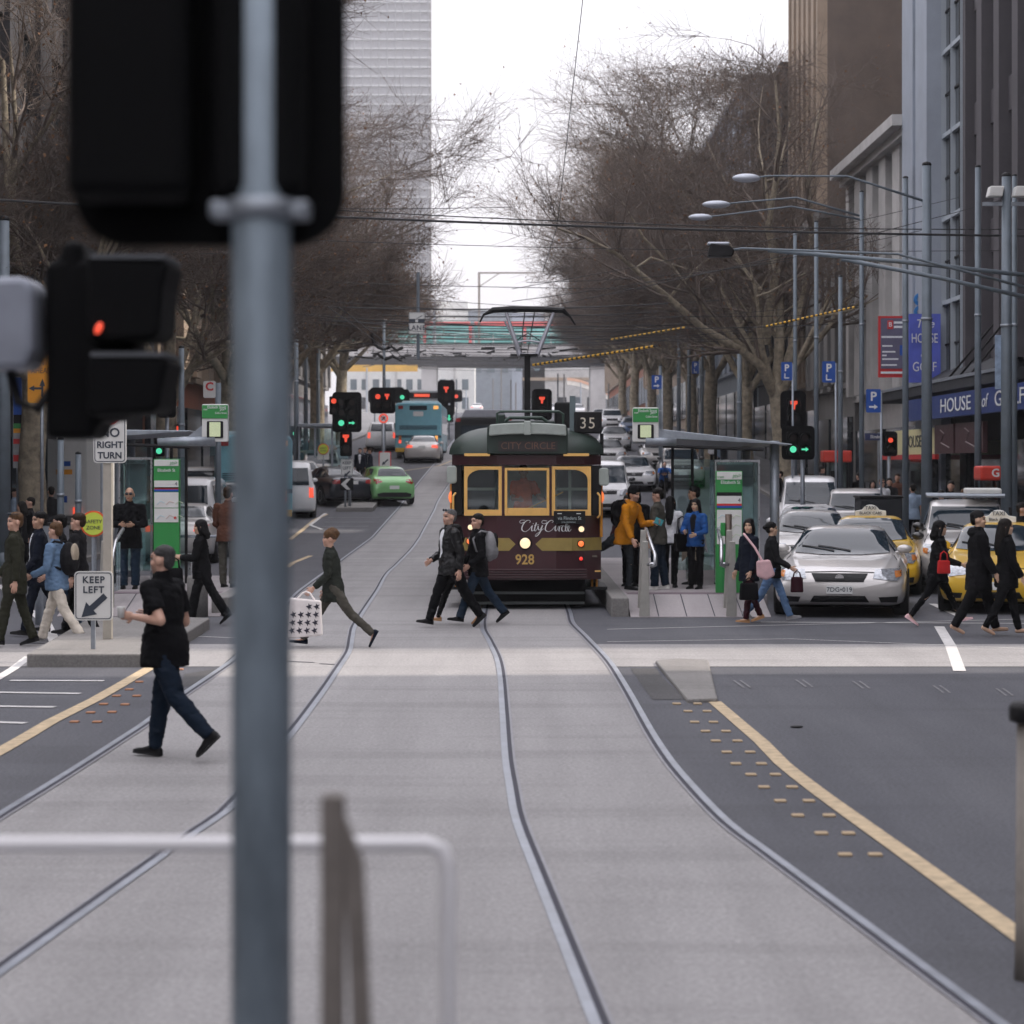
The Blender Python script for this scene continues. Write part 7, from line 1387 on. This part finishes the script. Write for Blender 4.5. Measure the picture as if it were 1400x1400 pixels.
    for x,y,d,rz,h,lab,k in((46,628,66,CAM,1.75,'man in brown coat and pale shirt on the far left footpath',dict(top='brown',shirt='lightblue')),(29,650,52,LFT,1.66,'woman in black walking close to another on the left footpath',dict(top='black',hair='long',female=True)),(41,643,52.6,R(100),1.74,'man in long black coat beside the woman in black on the left',dict(top='black',tt='coat',hem=.4)),(70,625,58,R(20),1.78,'person in dark coat by the left litter bin',dict(top='charcoal',tt='coat',hem=.35)),(20,612,60,RGT,1.7,'person in pale shirt at the far left edge',dict(top='lightblue'))):
        z=gz(d)+(.14 if XP(x,d)<-10.6 else 0); person(lab,(XP(x,d),d,z),rz,h,near=0,**{**walk(14,12),**k})
    # right platform
    p=person('man in mustard hooded top and black beanie stepping off the tram',at(852,807,PT),R(-122),1.82,L=(10,14,-4),Rr=(-58,20,-55),la=(4,14,85,20),ra=(0,12,22,0),lean=19,hy=-4,hp=8,beard=.9,hair='short',hc='dark',beanie='black',top='mustard',tt='hoodie',hem=.16,bot='slate',flare=.75,skin='light'); backpack(p,'black','black','black backpack on the man in the mustard top',R(-128))
    c=MB().b2(-.07,.07,-.01,.01,-.05,.06).build('paper_packet',mat('packet_teal',(.05,.30,.34),.5,var=.4,scale=30),loc=p['hl']); c.rotation_euler=(0,R(25),0); tag(c,'small teal and green packet in the hand of the man in mustard','packet')
    person('person in black coat close behind the man in the mustard top',at(872,806,PT)+Vector((0,.9,0)),R(170),1.76,L=(0,0,0),Rr=(0,0,0),hair='long',hc='black',top='black',tt='coat',hem=.25,bot='black')
    person('person in maroon sleeves bending over luggage behind the man in mustard',at(864,803,PT)+Vector((0,.5,0)),R(160),1.66,L=(0,0,0),Rr=(0,0,0),lean=18,la=(10,8,15,0),ra=(10,8,15,0),hair='short',hc='dark',top='maroon',bot='black')
    person('man in grey-olive jacket looking left on the right platform',at(899,806,PT),R(72),1.76,L=(3,2,0),Rr=(-6,4,-4),la=(-4,8,22,0),ra=(0,8,30,0),hp=8,hair='short',hc='dark',top='greyolive',hem=.14,bot='darkjean',flare=1.15,shoe='pale',fat=1.03,shirt='lightblue')
    p=person('woman with long black hair, white top and black bag seen from behind',at(918,804,PT)+Vector((0,.25,0)),R(-15),1.62,L=(2,0,0),Rr=(-4,4,0),la=(6,10,30,0),ra=(6,14,70,10),hair='verylong',hc='black',top='white',hem=.08,bot='black',female=True,flare=.85); handbag(p['sh'][1]+Vector((.05,-.08,-.05)),R(20),'black shoulder bag of the woman in the white top',FB['black'],.32,.32,.12,.3); 
    t=thing('coat_bundle','beige coat draped over the arm of the woman in the white top','coat',p['hr']+Vector((.08,-.02,.1))); m=MB().prism([(-.14,.05),(.12,.08),(.20,-.35),(.14,-.62),(-.02,-.45),(-.16,-.60)],-.07,.05).build('cloth',FB['beige'],t,bevel=.03); MB().prism([(.08,.05),(.24,-.0),(.3,-.45),(.18,-.3)],-.09,-.02).build('lining',FB['grey'],m,bevel=.02)
    person('dark-haired man in black standing inside the right shelter',at(953,802,PT)+Vector((0,.8,0)),R(75),1.78,la=(10,8,40,0),ra=(10,8,60,0),hair='short',hc='black',top='black',bot='black',skin='tan')
    p=person('woman in bright blue jacket standing in the right shelter',at(951,805,PT),R(150),1.58,la=(16,16,60,30),ra=(16,14,75,38),hair='long',hc='black',top='blue',hem=.10,bot='black',female=True,skin='warm',shirt='charcoal')
    # crossing on the right
    p=person('woman in navy coat and maroon trousers with a pale pink shoulder bag',at(1024,851,.012),R(118),1.62,L=(10,4,6),Rr=(-14,12,-14),la=(4,8,20,0),ra=(4,8,20,5),hy=40,skin='warm',hair='long',hc='black',top='navy',hem=.22,bot='maroon',shoe='tan',female=True,flare=.8)
    t=thing('shoulder_bag','pale pink crossbody bag of the woman in the navy coat','bag',p['hip'][0]+Vector((.12,-.18,.02))); MB().prism([(-.13,.1),(.08,.12),(.16,-.12),(.02,-.2),(-.12,-.14)],-.05,.05).build('bag_body',FB['pink'],t,bevel=.03); d=p['sh'][1]+Vector((.0,-.26,.05))-t.location; MB().tube([(-.04,-.02,.1),tuple(d*.5+Vector((0,-.05,.05))),tuple(d),tuple(d+Vector((-.01,.12,.02)))],.018,6).build('strap',FB['pink'],t)
    handbag(p['hl']+Vector((-.0,-.06,.0)),R(15),'small black handbag carried low by the woman in the navy coat',FB['black'],.30,.26,.1,.08)
    p=person('woman in dark cardigan and blue jeans walking right beside the silver sedan',at(1058,850,.012)+Vector((0,.3,0)),RGT,1.60,L=(24,4,10),Rr=(-24,16,-30),la=(-10,8,30,0),ra=(14,8,45,0),skin='warm',hair='bun',hc='black',top='charcoal',hem=.14,bot='bluejeans',shoe='grey',female=True,shirt='white'); handbag(p['hr']+Vector((.02,-.04,0)),0,'dark red bag of the woman in blue jeans',FB['maroon'],.2,.24,.08,.1)
    p=person('woman with long dark hair and red shoulder bag hurrying right past the taxis',at(1281,855,.012),RGT,1.64,L=(30,4,12),Rr=(-26,12,-34),la=(-16,10,40,0),ra=(12,10,60,0),lean=5,hair='long',hc='black',top='black',tt='coat',hem=.18,bot='black',shoe='pink',female=True,flare=.65,skin='warm'); handbag(p['hip'][1]+Vector((.02,-.28,.32)),0,'small bright red shoulder bag of the hurrying woman',FB['red'],.20,.20,.07,.14)
    person('tall person in black hooded jacket and thongs crossing to the right',at(1338,868,.012),RGT,1.80,L=(20,4,6),Rr=(-20,10,-24),la=(-6,10,15,0),ra=(10,8,20,0),hy=-8,hair='short',hc='black',top='black',tt='hoodie',hem=.28,bot='black',shoe=None,fat=1.15,skin='warm')
    person('woman in black with waist-length dark hair beside the hooded person',at(1372,868,.012)+Vector((0,-.2,0)),RGT,1.68,L=(16,4,6),Rr=(-18,10,-24),la=(-4,8,15,0),ra=(10,8,20,0),hair='verylong',hc='dark',top='black',hem=.2,bot='black',shoe=None,female=True,fat=1.1,flare=.8,skin='warm')
    # driver
    Yf=40.8; person('tram driver in orange vest at the controls behind the centre window',(XP(714,Yf+1)+.02,Yf+.86,.80),R(-160),1.66,la=(25,14,60,10),ra=(20,10,70,10),hy=-12,hair='short',hc='dark',top='orange',tt='tee',hem=.1,bot='black',near=1)
    # cyclist
    d=96; person('cyclist in blue jacket and pale helmet riding towards the camera',(XP(908,d),d+.1,gz(d)+.05),PI,1.72,L=(75,70,0),Rr=(45,70,0),lean=38,hp=-20,la=(50,10,10,0),ra=(50,10,10,0),hair='short',hc='silver',top='blue',bot='black',near=0)
    for i,(x,d,rz,k,lab) in enumerate(((492,101,CAM,dict(top='navy',shirt='white'),'schoolchild in navy blazer on the far left stop, left of three'),(499,101.5,R(150),dict(top='navy',shirt='white',hc='sandy'),'schoolchild with fair hair in navy blazer, middle of three'),(506,100.5,R(90),dict(top='navy',hc='brown',shirt='white'),'schoolchild in navy blazer turned sideways, right of three'))): person(lab,(XP(x,d),d,gz(d)+.22),rz,1.58,near=0,**k)
    for x,d,rz,h,lab,k in((1193,70,CAM,1.68,'woman with long dark hair in the right footpath crowd',dict(top='black',hair='long',female=True)),(1206,69,R(200),1.74,'man in sunglasses and white shirt in the right footpath crowd',dict(top='white',glasses='on',hc='sandy')),(1216,72,R(170),1.7,'person in charcoal at the back of the right footpath crowd',dict(top='charcoal')),(1227,74,R(150),1.8,'tall person behind the man in sunglasses on the right',dict(top='brown',hc='brown')),(1248,63,0,1.72,'man in pale blue T-shirt seen from behind by the thick pole',dict(top='lightblue',tt='tee')),
        (1287,58,CAM,1.82,'man in dark jacket and blue shirt right of the thick pole',dict(top='black',shirt='navy')),(1300,60,R(160),1.86,'tall man in black behind the man in the blue shirt',dict(top='black')),(1318,60,R(190),1.66,'fair-haired woman in brown by the golf shop door',dict(top='brown',hair='long',hc='sandy',female=True)),(1096,80,R(20),1.76,'man in navy coat near the mottled tree',dict(top='navy')),(1124,82,RGT,1.72,'person in grey walking behind the white van',dict(top='slate')),(1174,76,R(30),1.75,'man in black beside the kiosk on the right',dict(top='black')),
        (948,118,CAM,1.72,'woman in tan top far behind the right shelter roof',dict(top='tan',female=True,hair='long')),(976,116,0,1.78,'man in white shirt far behind the right shelter roof',dict(top='white')),(986,114,R(40),1.66,'person in pale blue behind the right shelter roof',dict(top='lightblue')),(1066,82,LFT,1.7,'person in black left of the mottled trunk',dict(top='black')),(1398,44,R(-100),1.74,'person in black at the right edge behind the taxi',dict(top='black'))):
        person(lab,(XP(x,d),d,gz(d)+(.14 if XP(x,d)>10.4 else 0)),rz,h,near=0,**{**walk(10,10),**k})
people(); run_pending(); vehicles()
for o in bpy.data.objects:
    if o.parent is None and o.name.split('.')[0]=='backpack': pass
